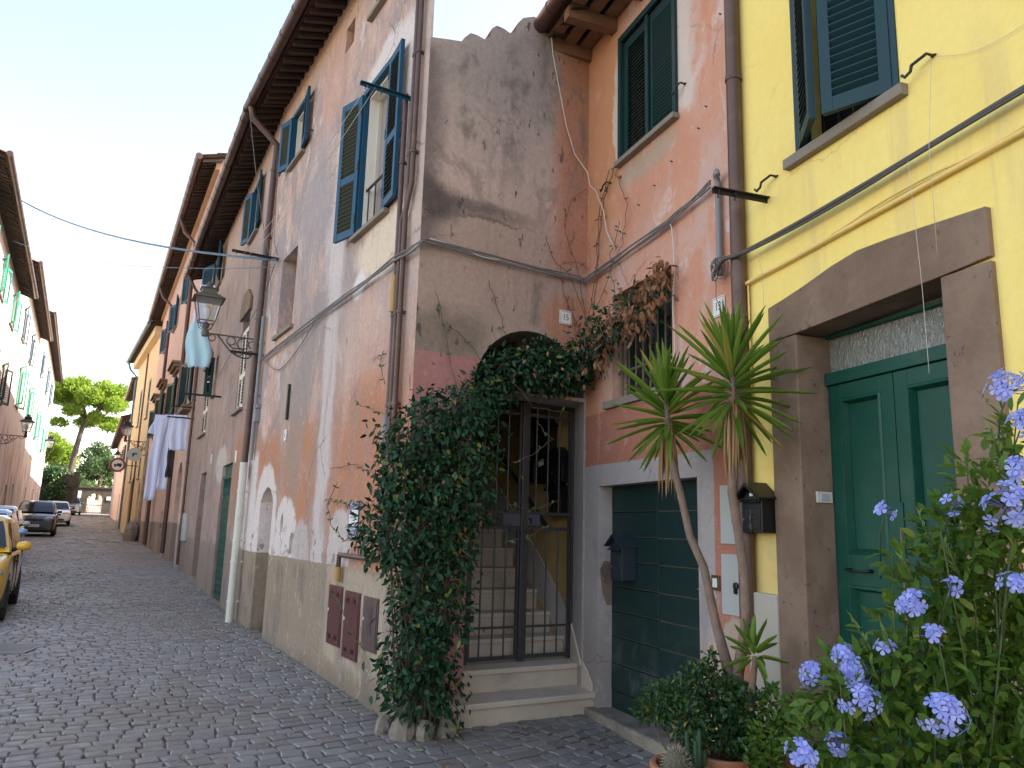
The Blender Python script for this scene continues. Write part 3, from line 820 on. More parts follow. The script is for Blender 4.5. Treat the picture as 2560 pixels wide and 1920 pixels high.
# second plane of the same house
garage_u = (1.8, 3.0)
b = MB()
b.wall([(0, -.2), (9.3, -.2), (9.3, 8.05), (0, 8.05)],
       [rect(1.4, 2.1, 6.55, 7.5), rect(1.37, 2.12, 3.42, 5.08), rect(6.45, 7.5, 3.5, 5.0), rect(1.8, 3.0, .24, 2.55), rect(5.4, 6.35, .4, 2.58), rect(6.3, 7.5, 6.95, 7.75), rect(5.25, 5.6, 4.2, 5.05)],
       [.2, .2, .2, .07, .3, .2, .2])
build(b, 'wall', WB, H, B.M)
window(H, B, 1.4, 2.1, 6.55, 7.5, BLUE, 14, 8, slat=SLATO, d=.14, mid=False, sillext=.06)
w1 = window(H, B, 1.37, 2.12, 3.42, 4.86, CREAM, d=.14, closed=True, sillext=.12, pitch=.055, slat=GRNF)
b = MB(); b.quad((2.12, -.1, 4.87), (1.37, -.1, 4.87), (1.37, -.1, 5.08), (2.12, -.1, 5.08)); build(b, 'fanlight', GLASSB, w1, B.M)
w2 = window(H, B, 6.45, 7.5, 3.5, 4.8, CREAM, d=.14, closed=True, sillext=.12, pitch=.055, slat=GRNF)
b = MB(); b.quad((7.5, -.1, 4.81), (6.45, -.1, 4.81), (6.45, -.1, 5.0), (7.5, -.1, 5.0)); build(b, 'fanlight', GLASSB, w2, B.M)
for u0, u1 in ((1.22, 2.27), (6.3, 7.7)):
    c = (u0 + u1) / 2
    b = MB(); b.prism([(u0, 5.08), (u1, 5.08), (u1, 5.3), (c + .15, 5.52), (c - .15, 5.52), (u0, 5.3)], 0, .05); build(b, 'window_hood', PEP, H, B.M, bev=.008)
window(H, B, 6.3, 7.5, 6.95, 7.75, BLUE, 20, 12, d=.14, mid=False)
window(H, B, 5.25, 5.6, 4.2, 5.05, GRNS, 85, None, d=.14, sillext=.08)
b = MB()
b.quad((3.0, -.06, .24), (1.8, -.06, .24), (1.8, -.06, 2.55), (3.0, -.06, 2.55))
for i in range(15): b.box(1.83, 2.97, -.06, -.04, .27 + i * .115, .27 + i * .115 + .09)
for u in np.linspace(1.85, 2.95, 13): b.tube([(u, -.045, 2.02), (u + .03, -.045, 2.16), (u, -.045, 2.3)], .008, 5)
b.box(1.81, 2.99, -.06, -.02, 2.3, 2.36)
build(b, 'garage_door', GRND, H, B.M)
b = MB(); b.quad((6.35, -.28, .35), (5.4, -.28, .35), (5.4, -.28, 2.58), (6.35, -.28, 2.58)); b.box(5.45, 5.86, -.28, -.25, .45, 2.3); b.box(5.89, 6.3, -.28, -.25, .45, 2.3)
build(b, 'door', mat('old brown door', (.10, .06, .045), .7, var=.3), H, B.M)
b = MB(); b.box(.72, .9, -.01, .012, .42, .82); build(b, 'vent_grille', GREYP, H, B.M, bev=.003)
roof(H, A, -.12, 6.02, 8.0, wedge=3.05)
roof(H, B, -.1, 9.6, 7.93)
gutter(H, A, -.15, 6.0, 7.98, .52, .075)
gutter(H, B, -.02, 9.55, 7.93, .52, .075)
pipe(H, A, [(5.80, .5, 7.92), (5.80, .46, 7.75), (5.82, .06, 7.42), (5.86, .06, 6.9), (5.90, .07, 5.2), (6.02, .08, 2.2)], .05, BROWNP, 'downpipe', (7.0, 5.9, 4.6, 3.2), 'brown rain pipe down the wall')
pipe(H, A, [(5.88, .11, 2.42), (5.93, .11, .1)], .055, PVC, 'downpipe', (2.0, 1.3, 1.0, .45), 'white plastic lower pipe')
pipe(H, A, [(5.72, .05, 4.6), (5.74, .05, 2.45)], .028, GREYP, 'conduit', (4.2, 3.4))
pipe(H, B, [(9.2, .5, 7.85), (9.2, .3, 7.5), (9.22, .05, 7.2), (9.25, .05, .5)], .035, BROWNP, 'downpipe', (6, 4.6, 3, 1.8))
b = MB(); b.box(5.62, 5.72, .0, .07, 3.0, 3.18); b.box(5.6, 5.66, .0, .06, 3.2, 3.26); build(b, 'junction_box', GREYP, H, A.M, bev=.005)

# ================================================================== PINK HOUSE
H = thing('pink_house', 'tall salmon pink house with stone window hoods and washing hung out', 'house', P.M)
b = MB()
archp = [(1.5, .3), (2.9, .3), (2.9, 2.5), (2.75, 2.9), (2.45, 3.12), (2.2, 3.18), (1.95, 3.12), (1.65, 2.9), (1.5, 2.5)]
wins = [(1.05, 2.35, 4.7, 6.05, 14, 10, 'dark'), (6.2, 7.3, 4.95, 6.2, 18, 12, 'g'), (11.6, 12.8, 5.3, 6.45, 18, 12, 'g'), (15.0, 16.2, 5.1, 6.35, 18, 12, 'g')]
upw = [(.7, 1.5, 8.7, 9.6), (5.0, 5.9, 8.7, 9.7), (9.6, 10.6, 8.7, 9.8), (14, 15, 8.7, 9.8)]
b.wall([(0, -.2), (19, -.2), (19, 11.3), (0, 11.3)],
       [rect(*x[:4]) for x in wins] + [rect(*x) for x in upw] + [archp, rect(6.5, 7.4, 1.3, 1.85), rect(10.4, 11.6, .5, 2.9), rect(15, 16.2, .5, 2.9)],
       .22)
body(b, P, [xy(P.P(0, 0, -8)), xy(P.P(0, 0))], -.2, 11.3)
body(b, P, [xy(P.P(19, 0)), xy(P.P(19, 0, -8)), xy(P.P(0, 0, -8))], -.2, 11.3)
build(b, 'wall', WP, H, P.M)
b = MB()
for r_ in ((1.45, 2.95, .3, 3.2), (10.35, 11.65, .5, 2.95), (14.95, 16.25, .5, 2.95)): b.quad((r_[1], -.21, r_[2]), (r_[0], -.21, r_[2]), (r_[0], -.21, r_[3]), (r_[1], -.21, r_[3]))
build(b, 'door', mat('dark grey door', (.10, .085, .075), .7, var=.3), H, P.M)  # one even dark grey for all the doors
b = MB(); b.quad((7.4, -.2, 1.3), (6.5, -.2, 1.3), (6.5, -.2, 1.85), (7.4, -.2, 1.85)); build(b, 'vent', DARKIN, H, P.M)
for i, x in enumerate(wins):
    window(H, P, *x[:4], TEAL if i == 0 else GRNF, x[4], x[5], d=.14, pitch=.06, mid=False, sillm=PEP)
    if i: 
        c = (x[0] + x[1]) / 2
        b = MB(); b.box(x[0] - .25, x[1] + .25, 0, .1, x[3] + .22, x[3] + .32); b.box(x[0] - .33, x[1] + .33, 0, .2, x[3] + .32, x[3] + .42); b.box(x[0] - .4, x[1] + .4, 0, .28, x[3] + .42, x[3] + .5)
        build(b, 'window_hood', PEP, H, P.M, bev=.01)
b = MB(); b.box(.9, 2.5, .0, .22, 4.48, 4.62); build(b, 'window_ledge', PEP, H, P.M, bev=.01)
for x in upw: window(H, P, *x, BLUE, 16, 10, d=.14, pitch=.06, mid=False)
roof(H, P, -.25, 19.3, 11.12, .55, 5)
gutter(H, P, -.3, 19.3, 11.1, .57, .09)
b = MB(); b.box(-.02, 19.0, 0, .1, 10.95, 11.15); build(b, 'cornice', mat('cornice paint', (.5, .32, .2), .9), H, P.M)
pipe(H, P, [(4.5, .55, 11.0), (4.5, .4, 10.6), (4.5, .06, 10.3), (4.6, .06, .6)], .06, BROWNP, 'downpipe', (9, 7, 5, 3))
pipe(H, P, [(12.9, .55, 11.0), (12.9, .4, 10.6), (12.9, .06, 10.3), (13.0, .06, .6)], .06, BROWNP, 'downpipe', (9, 7, 5, 3))

# ================================================================== OCHRE HOUSE AND THE TWO BEYOND IT
O = Fr(P.P(19, 0), -30.4)
H = thing('ochre_house', 'ochre yellow house with blue tinted gutter, beyond the pink house', 'house', O.M)
b = MB()
ow = [(2.2, 3.2, 6.6, 8.6), (6.4, 7.4, 6.6, 8.6), (2.8, 3.7, 3.6, 5.2), (7.0, 8.0, 3.6, 5.2)]
oa = [(1.6, .3), (2.8, .3), (2.8, 2.7), (2.6, 3.2), (2.2, 3.4), (1.8, 3.2), (1.6, 2.7)]
ob = [(5.6, .5), (6.9, .5), (6.9, 3.0), (6.7, 3.5), (6.25, 3.7), (5.8, 3.5), (5.6, 3.0)]
b.wall([(0, -.2), (10.5, -.2), (10.5, 10.7), (0, 10.7)], [rect(*x) for x in ow] + [oa, ob], .25)
body(b, O, [xy(O.P(0, 0, -8)), xy(O.P(0, 0))], -.2, 10.7)
body(b, O, [xy(O.P(10.5, 0)), xy(O.P(10.5, 0, -8)), xy(O.P(0, 0, -8))], -.2, 10.7)
build(b, 'wall', WO, H, O.M)
for i, x in enumerate(ow): window(H, O, *x, BLUE, closed=True, d=.15, pitch=.09, sillm=SILL)
b = MB(); b.quad((2.85, -.24, .3), (1.55, -.24, .3), (1.55, -.24, 3.45), (2.85, -.24, 3.45)); build(b, 'door', GREY, H, O.M)
b = MB(); b.quad((6.95, -.24, .3), (5.55, -.24, .3), (5.55, -.24, 3.75), (6.95, -.24, 3.75)); build(b, 'door', DARKIN, H, O.M)
b = MB(); b.box(-.05, .75, -.02, .06, -.2, 6.2); build(b, 'stone_quoin', STONE, H, O.M, bev=.02)
b = MB(); b.box(-.05, 10.5, 0, .3, 10.35, 10.75); build(b, 'cornice', WO, H, O.M)
roof(H, O, -.3, 10.9, 10.85, .6, 5)
gutter(H, O, -.3, 10.9, 10.8, .62, .09, CABB)
pipe(H, O, [(10.4, .6, 10.75), (10.4, .45, 10.3), (10.4, .08, 9.9), (10.4, .08, 1)], .06, CABB)
pipe(H, O, [(4.9, .05, 10.3), (4.9, .05, 1)], .04, BROWNP)
def far_house(fr, L, ez, z0, m, wl, name, label, roofm=None, deep=8, sh=None, over=.55, gut=True, arch=()):
    H = thing(name, label, 'house', fr.M)
    b = MB()
    b.wall([(0, z0), (L, z0), (L, ez), (0, ez)], [rect(*x[:4]) for x in wl] + [rect(*x) for x in arch], .2)
    body(b, fr, [xy(fr.P(0, 0, -deep)), xy(fr.P(0, 0))], z0, ez); body(b, fr, [xy(fr.P(L, 0)), xy(fr.P(L, 0, -deep)), xy(fr.P(0, 0, -deep))], z0, ez)
    build(b, 'wall', m, H, fr.M)
    for x in wl: window(H, fr, *x[:4], x[4] if len(x) > 4 else (sh or GRNF), *(x[5:7] if len(x) > 5 else (15, 10)), d=.14, pitch=.09, mid=False)
    for x in arch:
        b = MB(); b.quad((x[1], -.19, x[2]), (x[0], -.19, x[2]), (x[0], -.19, x[3]), (x[1], -.19, x[3])); build(b, 'door', DARKIN, H, fr.M)
    roof(H, fr, -.2, L + .2, ez, over, deep * .6, .3, .25, roofm, ribs=gut)
    if gut: gutter(H, fr, -.2, L + .2, ez - .02, over + .02, .08, GUTT, 1.2)
    return H
F1 = Fr(O.P(10.5, 0, -.3), -28)
far_house(F1, 9.5, 9.8, 0, WO, [(2, 3, 6.2, 7.8), (5.5, 6.5, 6.2, 7.8), (2, 3, 3.9, 5.2)], 'narrow_house', 'narrow tan house seen edge on past the ochre house', arch=((1, 2.2, .7, 3.2), (5, 6.2, .9, 3.2)))
F2 = Fr(F1.P(9.5, 0, .1), -28)
far_house(F2, 28, 8.6, 0, WP, [(2, 3, 5.2, 6.8), (7, 8, 5.2, 6.8)], 'low_house', 'low pinkish house, last on that side before the arched wall', arch=((3.5, 5, 1, 3.4),))

# ================================================================== LEFT SIDE OF THE STREET
L1 = LF(37); L2 = LF(53); L3 = LF(80)
h = far_house(L1, 14.5, 10.6, -.3, WL[0], [(1.2, 2.3, 8.8, 10.0, GRNL, 20, 15), (1.4, 2.5, 5.8, 7.2, GRNF, 20, 20), (6, 7.1, 8.8, 10.0, GRNL), (6, 7.1, 5.8, 7.2, GRNF), (11, 12.1, 8.6, 10.0, GRNL), (11, 12.1, 5.6, 7.2, GRNF)],
          'cream_house', 'cream house with green shutters, nearest on the opposite side of the street', arch=((4, 5.2, 0, 2.5), (9, 10.2, 0, 2.5)))
far_house(L2, 16, 12.0, -.3, WL[1], [(2.0, 3.2, 6.7, 8.5, GRNL, 25, 20), (9.5, 10.8, 6.6, 8.4, GRNL, 25, 20), (5.5, 6.6, 9.4, 10.8, BLUE), (11.5, 12.6, 9.4, 10.8, BLUE)],
          'pale_pink_house', 'pale pink house with bright green shutters between the cream and the white house', arch=((4, 5.4, .4, 3.2), (8.4, 9.5, .4, 3)))
far_house(L3, 27, 13.6, -.3, WL[2], [(6.5, 7.6, 10.4, 12.3, BLUE), (13.5, 14.7, 10.4, 12.3, BLUE), (9, 10.2, 6.6, 8.3, GRNL, 25, 20), (19.5, 20.7, 6.6, 8.3, GRNL, 25, 20), (22, 23, 10.4, 11.9, BLUE)],
          'white_house', 'tall sunlit white house, farthest on the opposite side', arch=((3, 4.4, 1, 3.6), (11, 12.4, 1, 3.6), (20, 21.4, .8, 3.4)))

# ================================================================== LOW HOUSE WITH THE ARCH AND STAIRS (number 15)
H = thing('stair_house', 'grey mauve plastered wall with an arched stair entrance and ragged tile top', 'house', E.M)
top = [(-.14, 6.63), (.37, 6.60), (.48, 6.64), (.60, 6.585), (.68, 6.58), (.80, 6.52), (.86, 6.44), (.89, 6.33), (.95, 6.30), (1.01, 6.32), (1.09, 6.325), (1.14, 6.28), (1.165, 6.18), (1.22, 6.13), (1.30, 6.145), (1.37, 6.14), (1.43, 6.07), (1.46, 6.02), (1.58, 5.995), (1.77, 5.95)]
b = MB()
outer = [(-.14, -.4), (.02, -.4)] + [(.02, 2.76)] + [(.61 - .59 * math.cos(q), 2.76 + .6 * math.sin(q)) for q in np.linspace(math.pi - .06, .06, 20)] + [(1.20, 2.76), (1.20, -.4), (1.77, -.4)] + top[::-1]
b.wall(outer, [])
build(b, 'wall', WE, H, E.M)
b = MB()
pr = [(.02, -.4), (.02, 2.76)] + [(.61 - .59 * math.cos(q), 2.76 + .6 * math.sin(q)) for q in np.linspace(math.pi - .06, .06, 20)] + [(1.20, 2.76), (1.20, -.4)]
for i in range(len(pr) - 1):
    (a, c), (d, e) = pr[i], pr[i + 1]
    b.quad((a, 0, c), (d, 0, e), (d - .16, -.4, e), (a - .16, -.4, c))
build(b, 'arch_reveal', GREY, H, E.M, smooth=True, auto=True)
# crumbling tile ends along the top and the roof behind
b = MB()
for i in range(len(top) - 1):
    (a, c), (d, e) = top[i], top[i + 1]
    a, d = min(a, 1.55), min(d, 1.55)
    b.quad((a, 0, c), (d, 0, e), (d, -.22, e - .05), (a, -.22, c - .05))
    b.quad((a, -.22, c - .05), (d, -.22, e - .05), (d, -3, e - 1.6), (a, -3, c - 1.6))
build(b, 'roof', ROOF, H, E.M)
Rw = Fr(E.P(-.15, 0, -.385), -30)
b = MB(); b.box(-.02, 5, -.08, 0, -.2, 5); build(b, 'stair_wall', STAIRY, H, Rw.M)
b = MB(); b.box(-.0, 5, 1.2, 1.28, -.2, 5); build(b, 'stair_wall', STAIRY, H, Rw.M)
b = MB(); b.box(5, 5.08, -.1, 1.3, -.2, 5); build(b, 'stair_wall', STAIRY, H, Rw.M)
b = MB(); b.box(.0, 1.3, .0, 1.2, 2.95, 3.05); b.box(1.2, 5.1, -.1, 1.3, 4.6, 4.7); b.box(1.2, 1.3, 0, 1.2, 3.05, 4.6); b.box(-.02, .0, -.4, 0, -.3, 4); build(b, 'stair_ceiling', mat('soffit darkened as shade', (.07, .045, .03), .9), H, Rw.M)  # front soffit set low and coloured dark to shade the upper stairwell
b = MB(); b.prism([(.0, .38), (.0, .72), (.6, 1.3), (2.6, 2.95), (2.6, 2.5)], 0, .012); build(b, 'skirting', GREY, H, Rw.M)

# ---- stone steps
S = thing('stone_stairs', 'travertine steps leading up through the arch behind the iron gate', 'stairs', E.at(.6))
def step_top(u0, u1, n0, n1, z, nose=.02): 
    b = MB(); b.box(u0, u1, n0, n1 + nose, z - .045, z); return b
b = MB(); b.box(-.02, 1.42, -.16, .20, -.2, .155); o = build(b, 'riser', TRAVR, S, E.M)
b = step_top(-.06, 1.45, -.16, .21, .2); build(b, 'tread', TRAV, S, E.M, bev=.008)
b = MB(); b.box(-.05, 1.18, -.5, -.145, -.2, .34); build(b, 'riser', TRAVR, S, E.M)
b = MB(); b.box(-.12, 1.19, -.55, -.125, .34, .385); build(b, 'tread', TRAV, S, E.M, bev=.008)
for k in range(9):
    u, z = .13 + .25 * k, .575 + .197 * k
    b = MB(); b.box(u + .02, u + .3, .004, 1.196, z - .23, z - .04); build(b, 'riser', TRAVR, S, Rw.M)
    b = MB(); b.box(u, u + .31, .004, 1.198, z - .04, z); build(b, 'tread', TRAV, S, Rw.M, bev=.006)
SR = Fr(E.P(.018, 0), math.degrees(math.atan2((E.P(-.142, 0, -.4) - E.P(.018, 0)).x, (E.P(-.142, 0, -.4) - E.P(.018, 0)).y)))
b = MB(); b.prism([(.40, .386), (.40, .72), (.15, .53), (.0, .43), (.0, .386)], .003, .02); build(b, 'side_slab', TRAV, S, SR.M, bev=.003)
b = MB(); b.prism([(.0, .2), (.0, .43), (-.10, .36), (-.20, .26), (-.20, .2)], .003, .02); build(b, 'side_slab', TRAV, S, G.M, bev=.003)

# ---- iron gate
GT = thing('iron_gate', 'dark two leaf bar gate across the arched stair entrance', 'gate', E.at(.4, -.38, .4))
Q = E.at(0, -.38, 0)
def bx(b, u0, u1, z0, z1, t=.02): b.box(u0, u1, -t, t, z0, z1)
b = MB(); bx(b, -.148, -.10, .39, 3.0, .025); bx(b, .985, 1.03, .39, 3.0, .025); bx(b, -.10, .985, 2.78, 2.84, .022); build(b, 'gate_frame', GATEI, GT, Q, bev=.004)
for s0, s1, bars in ((-.095, .405, (.04, .17, .30)), (.475, .98, (.61, .73, .86))):
    b = MB()
    bx(b, s0, s0 + .022, .41, 2.76, .012); bx(b, s1 - .022, s1, .41, 2.76, .012)
    for z0, z1 in ((.41, .445), (.68, .70), (1.56, 1.59), (1.70, 1.73), (2.63, 2.66), (2.735, 2.76)): bx(b, s0 + .022, s1 - .022, z0, z1, .011)
    for u in bars:
        for z0, z1 in ((.445, .68), (.70, 1.56), (1.73, 2.63), (2.66, 2.735)): b.tube([(u, 0, z0), (u, 0, z1)], .0085, 8)
    b.lathe([(.012, -.015), (.015, 0), (.012, .015)], (bars[1], 0, 2.2), 8)
    lf = build(b, 'gate_leaf', GATEI, GT, Q)
    b = MB()
    if s0 < 0: b.box(.26, .405, .016, .022, 1.60, 1.70)
    else: b.box(.475, .66, .016, .022, 1.592, 1.70)
    build(b, 'lock_plate', mat('gate plate', (.10, .10, .12), .5, .3), lf, Q)
b = MB(); bx(b, .41, .47, .40, 2.78, .03); build(b, 'centre_post', GATEI, GT, Q, bev=.005)
b = MB()
for z in (.82, 1.58, 2.32): b.tube([(-.10, .03, z - .09), (-.10, .03, z + .09)], .012, 8); b.box(-.19, -.148, .0, .03, z - .012, z + .012)
build(b, 'hinges', GATEI, GT, Q)
b = MB(); b.tube([(.38, .02, 1.66), (.38, .06, 1.66), (.38, .06, 1.62)], .009, 6); build(b, 'handle', IRON, GT, Q)
# ---- inside: handrail and the family of letterboxes on the stair wall
b = MB(); b.tube([(.36, .07, 1.56), (.38, .07, 1.6), (1.45, .07, 2.45), (2.2, .07, 3.03)], .02, 8)
for u in (.6, 1.3): b.tube([(u, 0, 1.70 + (u - .6) * .79), (u, .05, 1.68 + (u - .6) * .79), (u, .07, 1.75 + (u - .6) * .79)], .009, 6)
o = build(b, 'handrail', IRON, None, Rw.M, smooth=True, auto=True); tag(o, 'black sloping handrail on the yellow stair wall behind the gate', 'handrail')
def letterbox(name, label, fr, u, z, wd, h, d, m, group=None, roofm=None, ornate=False, off=0):
    """gabled metal letterbox hung on a wall: body, pitched lid, flap door"""
    T = fr.at(u, off, z)
    t = thing(name, label, 'letterbox', T, group)
    b = MB(); b.box(-wd / 2, wd / 2, .003, d, 0, h); build(b, 'box_body', m, t, T, bev=.004)
    b = MB(); e = .035; r = h + .09 * (wd / .22)
    th = .008
    prof = [(-wd / 2 - e, h - .012), (0, r), (wd / 2 + e, h - .012), (wd / 2 + e, h - .012 + th), (0, r + th + .004), (-wd / 2 - e, h - .012 + th)]
    b.prism([(x, z_) for x, z_ in prof], .004, d + .045)
    b.prism([(-wd / 2 + .004, h), (wd / 2 - .004, h), (0, r - .01)], .006, d - .004)
    build(b, 'lid', roofm or m, t, T)
    b = MB(); b.box(-wd / 2 + .015, wd / 2 - .015, d, d + .006, .02, h * .72); dr = build(b, 'flap_door', m, t, T, bev=.002)
    b = MB(); b.box(-wd / 2 + .012, wd / 2 - .012, d - .004, d + .004, h * .80, h * .88); build(b, 'slot', DARKIN, t, T)
    b = MB(); b.add([(-wd / 2 - .0, d, h * .93), (wd / 2, d, h * .93), (wd / 2, d + .035, h * .86), (-wd / 2, d + .035, h * .86), (-wd / 2, d, h * .945), (wd / 2, d, h * .945), (wd / 2, d + .035, h * .87), (-wd / 2, d + .035, h * .87)],
                    [(0, 3, 2, 1), (4, 5, 6, 7), (0, 1, 5, 4), (1, 2, 6, 5), (2, 3, 7, 6), (3, 0, 4, 7)]); build(b, 'slot_hood', m, t, T)
    b = MB(); b.lathe([(.007, 0), (.007, .008)], (0, 0, 0), 8); b.v = [(x + wd * .36, z_ + d + .004, y + h * .38) for x, y, z_ in b.v]
    build(b, 'lock', mat('lock steel', (.35, .35, .33), .3, .8), dr, T)
    if ornate:
        b = MB()
        x0, x1, z0, z1 = -wd / 2 + .015, wd / 2 - .015, .02, h * .72
        for i in range(int((z1 - z0) / .0145)):
            for x in (x0 + .007, x1 - .007): b.lathe([(.0045, 0), (.003, .004)], (0, 0, 0), 6); n_ = 12; b.v[-n_:] = [(p[0] + x, d + .006 + p[2], p[1] + z0 + .008 + i * .0145) for p in b.v[-n_:]]
        for i in range(int((x1 - x0) / .0145) - 1):
            for z_ in (z0 + .007, z1 - .007): b.lathe([(.0045, 0), (.003, .004)], (0, 0, 0), 6); n_ = 12; b.v[-n_:] = [(p[0] + x0 + .018 + i * .0145, d + .006 + p[2], p[1] + z_) for p in b.v[-n_:]]
        c = h * .37; k = d + .009
        b.tube([(0, k, c - .06), (0, k, c + .075)], [.004, .001], 6)
        for s_ in (-1, 1):
            b.tube([(0, k, c - .01), (s_ * .012, k, c + .015), (s_ * .026, k, c + .022), (s_ * .032, k, c + .008), (s_ * .024, k, c + .002)], .004, 6)
            b.tube([(0, k, c + .06), (s_ * .013, k, c + .035), (0, k, c + .008)], .003, 6)
            b.tube([(0, k, c - .02), (s_ * .012, k, c - .03), (s_ * .01, k, c - .045), (0, k, c - .05)], .003, 6)
        b.tube([(-.016, k, c - .012), (.016, k, c - .012)], .004, 6); b.lathe([(.009, 0), (.009, .003)], (0, 0, 0), 8); b.v[-16:] = [(p[0], k + p[2] - .003, p[1] + c - .06) for p in b.v[-16:]]
        build(b, 'ornament', mat('cast relief', (.05, .05, .055), .35, .5), dr, T)
        b = MB()
        for i in range(14):
            q = i / 13; x = -wd / 2 - e + (wd + 2 * e) * q
            zz = h - .012 + (r - h + .012) * (1 - abs(2 * q - 1)); b.box(x - .006, x + .006, d + .04, d + .05, zz - .014, zz + .008)
        build(b, 'lid_trim', m, t, T)
        b = MB(); b.box(-.016, .016, d - .004, d + .002, h + .008, h + .026); build(b, 'name_card', PAPER, t, T)
    return t
for i, (u, z, lb) in enumerate(((.76, 2.40, 'dark gabled letterbox high behind the gate, uppermost on the left'), (.42, 2.36, 'dark gabled letterbox high behind the gate, uppermost and nearest the street'),
                                (.70, 2.05, 'dark letterbox behind the gate, in the middle row nearest the handrail'), (.43, 2.03, 'dark letterbox behind the gate with a paper stuck in its slot'), (.17, 2.03, 'dark letterbox behind the gate, middle row beside the right post'),
                                (.20, 1.70, 'dark letterbox behind the gate, lowest of the cluster'))):
    letterbox('letterbox', lb, Rw, u, z, .21, .26, .10, BLACK, 'letterboxes on the stair wall')
b = MB(); b.box(-.05, .05, 0, .003, 0, .06); o = build(b, 'paper_note', PAPER, None, Rw.at(.43, .12, 2.21) @ Matrix.Rotation(R(12), 4, 'Y')); tag(o, 'small white paper sticking out of a letterbox behind the gate', 'paper')

# ================================================================== SALMON HOUSE WITH THE GARAGE DOOR (number 13)
H = thing('salmon_house', 'salmon orange house with a dark green plank garage door and a barred window', 'house', G.M)
b = MB()
go = [(-1.80, -.3), (-.27, -.3), (-.27, 1.96), (-1.79, 1.965)]
b.wall([(-2.36, -.4), (.0, -.4), (.0, 6.66), (-2.36, 6.66)], [rect(-1.57, -.70, 4.9, 6.1), rect(-1.49, -.52, 2.7, 3.66), go], [.24, .24, .14])
b.quad((0, -.0, 3.6), (0, -6, 3.6), (0, -6, 6.66), (0, 0, 6.66))
b.quad((0, -6, -.4), (-2.36, -6, -.4), (-2.36, -6, 6.66), (0, -6, 6.66))
build(b, 'wall', WG, H, G.M)
w_ = window(H, G, -1.57, -.70, 4.9, 6.1, GRNS, d=.2, closed=True, pitch=.036, mid=False, sillext=.06, label='window with dark green blue louvred shutters closed')
b = MB(); b.quad((-.69, -.19, 4.89), (-1.58, -.19, 4.89), (-1.58, -.19, 6.11), (-.69, -.19, 6.11)); build(b, 'dark_backing', DARKIN, w_, G.M)  # black sheet added to hide the lit interior behind the slats
b = MB(); b.box(-.70, -.655, -.02, .03, 4.88, 6.15); b.box(-1.615, -1.57, -.02, .03, 4.88, 6.15); b.box(-1.615, -.655, -.02, .031, 6.1, 6.16); b.box(-1.16, -1.11, -.01, .012, 4.9, 6.1)
build(b, 'shutter_frame', GRNS, w_, G.M, bev=.003)
# barred window
b = MB(); b.box(-.56, -.52, -.2, -.15, 2.7, 3.66); b.box(-1.49, -1.45, -.2, -.15, 2.7, 3.66); b.box(-1.45, -.56, -.2, -.15, 3.62, 3.66); b.box(-1.45, -.56, -.2, -.15, 2.7, 2.74); b.box(-1.03, -.98, -.2, -.15, 2.74, 3.62)
w_ = build(b, 'window', GRNF, H, G.M); w_['label'] = 'barred window half hidden by dry creeper'
b = MB(); b.quad((-.52, -.19, 2.7), (-1.49, -.19, 2.7), (-1.49, -.19, 3.66), (-.52, -.19, 3.66)); build(b, 'pane', GLASS, w_, G.M)
b = MB(); b.box(-1.6, -.43, -.14, .05, 2.63, 2.697); build(b, 'sill', SILL, w_, G.M, bev=.006)
b = MB()
for u in np.linspace(-1.42, -.6, 8): b.tube([(u, -.06, 2.7), (u, -.06, 3.66)], .009, 8)
for z in (2.95, 3.4): b.box(-1.48, -.53, -.064, -.056, z - .012, z + .012)
build(b, 'window_bars', mat('olive bar paint', (.11, .105, .06), .6), w_, G.M)
# plank door
b = MB()
zs = [.02, .235, .455, .675, .885, 1.095, 1.31, 1.52, 1.735, 1.965]
for s0, s1 in ((-1.80, -1.042), (-1.034, -.265)):
    for i in range(len(zs) - 1): b.box(s0, s1, -.185, -.14 + rnd.uniform(-.003, .003), zs[i] + .006, zs[i + 1] - .006)
gd = build(b, 'garage_door', PLANK, H, G.M, bev=.004)
b = MB()
for z in zs[1:-1]: b.box(-1.80, -1.04, -.16, -.1425, z - .005, z + .005); b.box(-1.034, -.265, -.16, -.1425, z - .005 + .006, z + .005 + .006)
build(b, 'board_gaps', mat('worn board edge', (.06, .058, .042), .8, var=.5, scale=30), gd, G.M)
b = MB(); b.tube([(-1.62, -.14, 1.17), (-1.62, -.11, 1.17), (-1.70, -.11, 1.17), (-1.70, -.14, 1.17)], .008, 6); build(b, 'handle', mat('brass pull', (.30, .25, .14), .4, .6), gd, G.M)
b = MB(); b.box(-2.2, -.05, -.25, -.19, -.2, 2.1); build(b, 'black_sheet_behind_door', DARKIN, gd, G.M)  # black sheet widened to block light leaking past the boards
b = MB(); b.prism([(-.138, .93), (-.138, 1.30), (-.06, 1.31), (-.02, 1.24), (-.03, 1.14), (-.05, 1.02), (-.09, .93)], -.004, .003)
build(b, 'bare_brick_patch', BRICK, H, Fr(G.P(-.2715, 0), G.hd - 90).M)
b = MB(); b.box(-1.9, -.2, -.3, .10, -.25, .085); build(b, 'threshold', STONE, H, G.M, bev=.02)
for u, z, s_ in ((-1.72, 5.1, .6), (-.48, 4.78, .6)): holder(H, G, u, z, s_)
b = MB(); b.box(-2.36, .6, -9, -3.4, 3, 11.2); build(b, 'sun_blocker_wing', WG, H, G.M)  # unseen block added to keep the sun off the end wall
roof(H, G, -2.5, .28, 6.50, .62, 4.5, .26)
b = MB()
for u in (-2.2, -1.65, -1.1, -.55, -.02): b.box(u - .05, u + .05, -.02, .52, 6.30, 6.42)
for v in (-.0,): b.box(-2.4, .2, .2, .32, 6.42, 6.45); b.box(-2.4, .2, .38, .5, 6.42, 6.45); b.box(-2.4, .2, .02, .14, 6.42, 6.45)
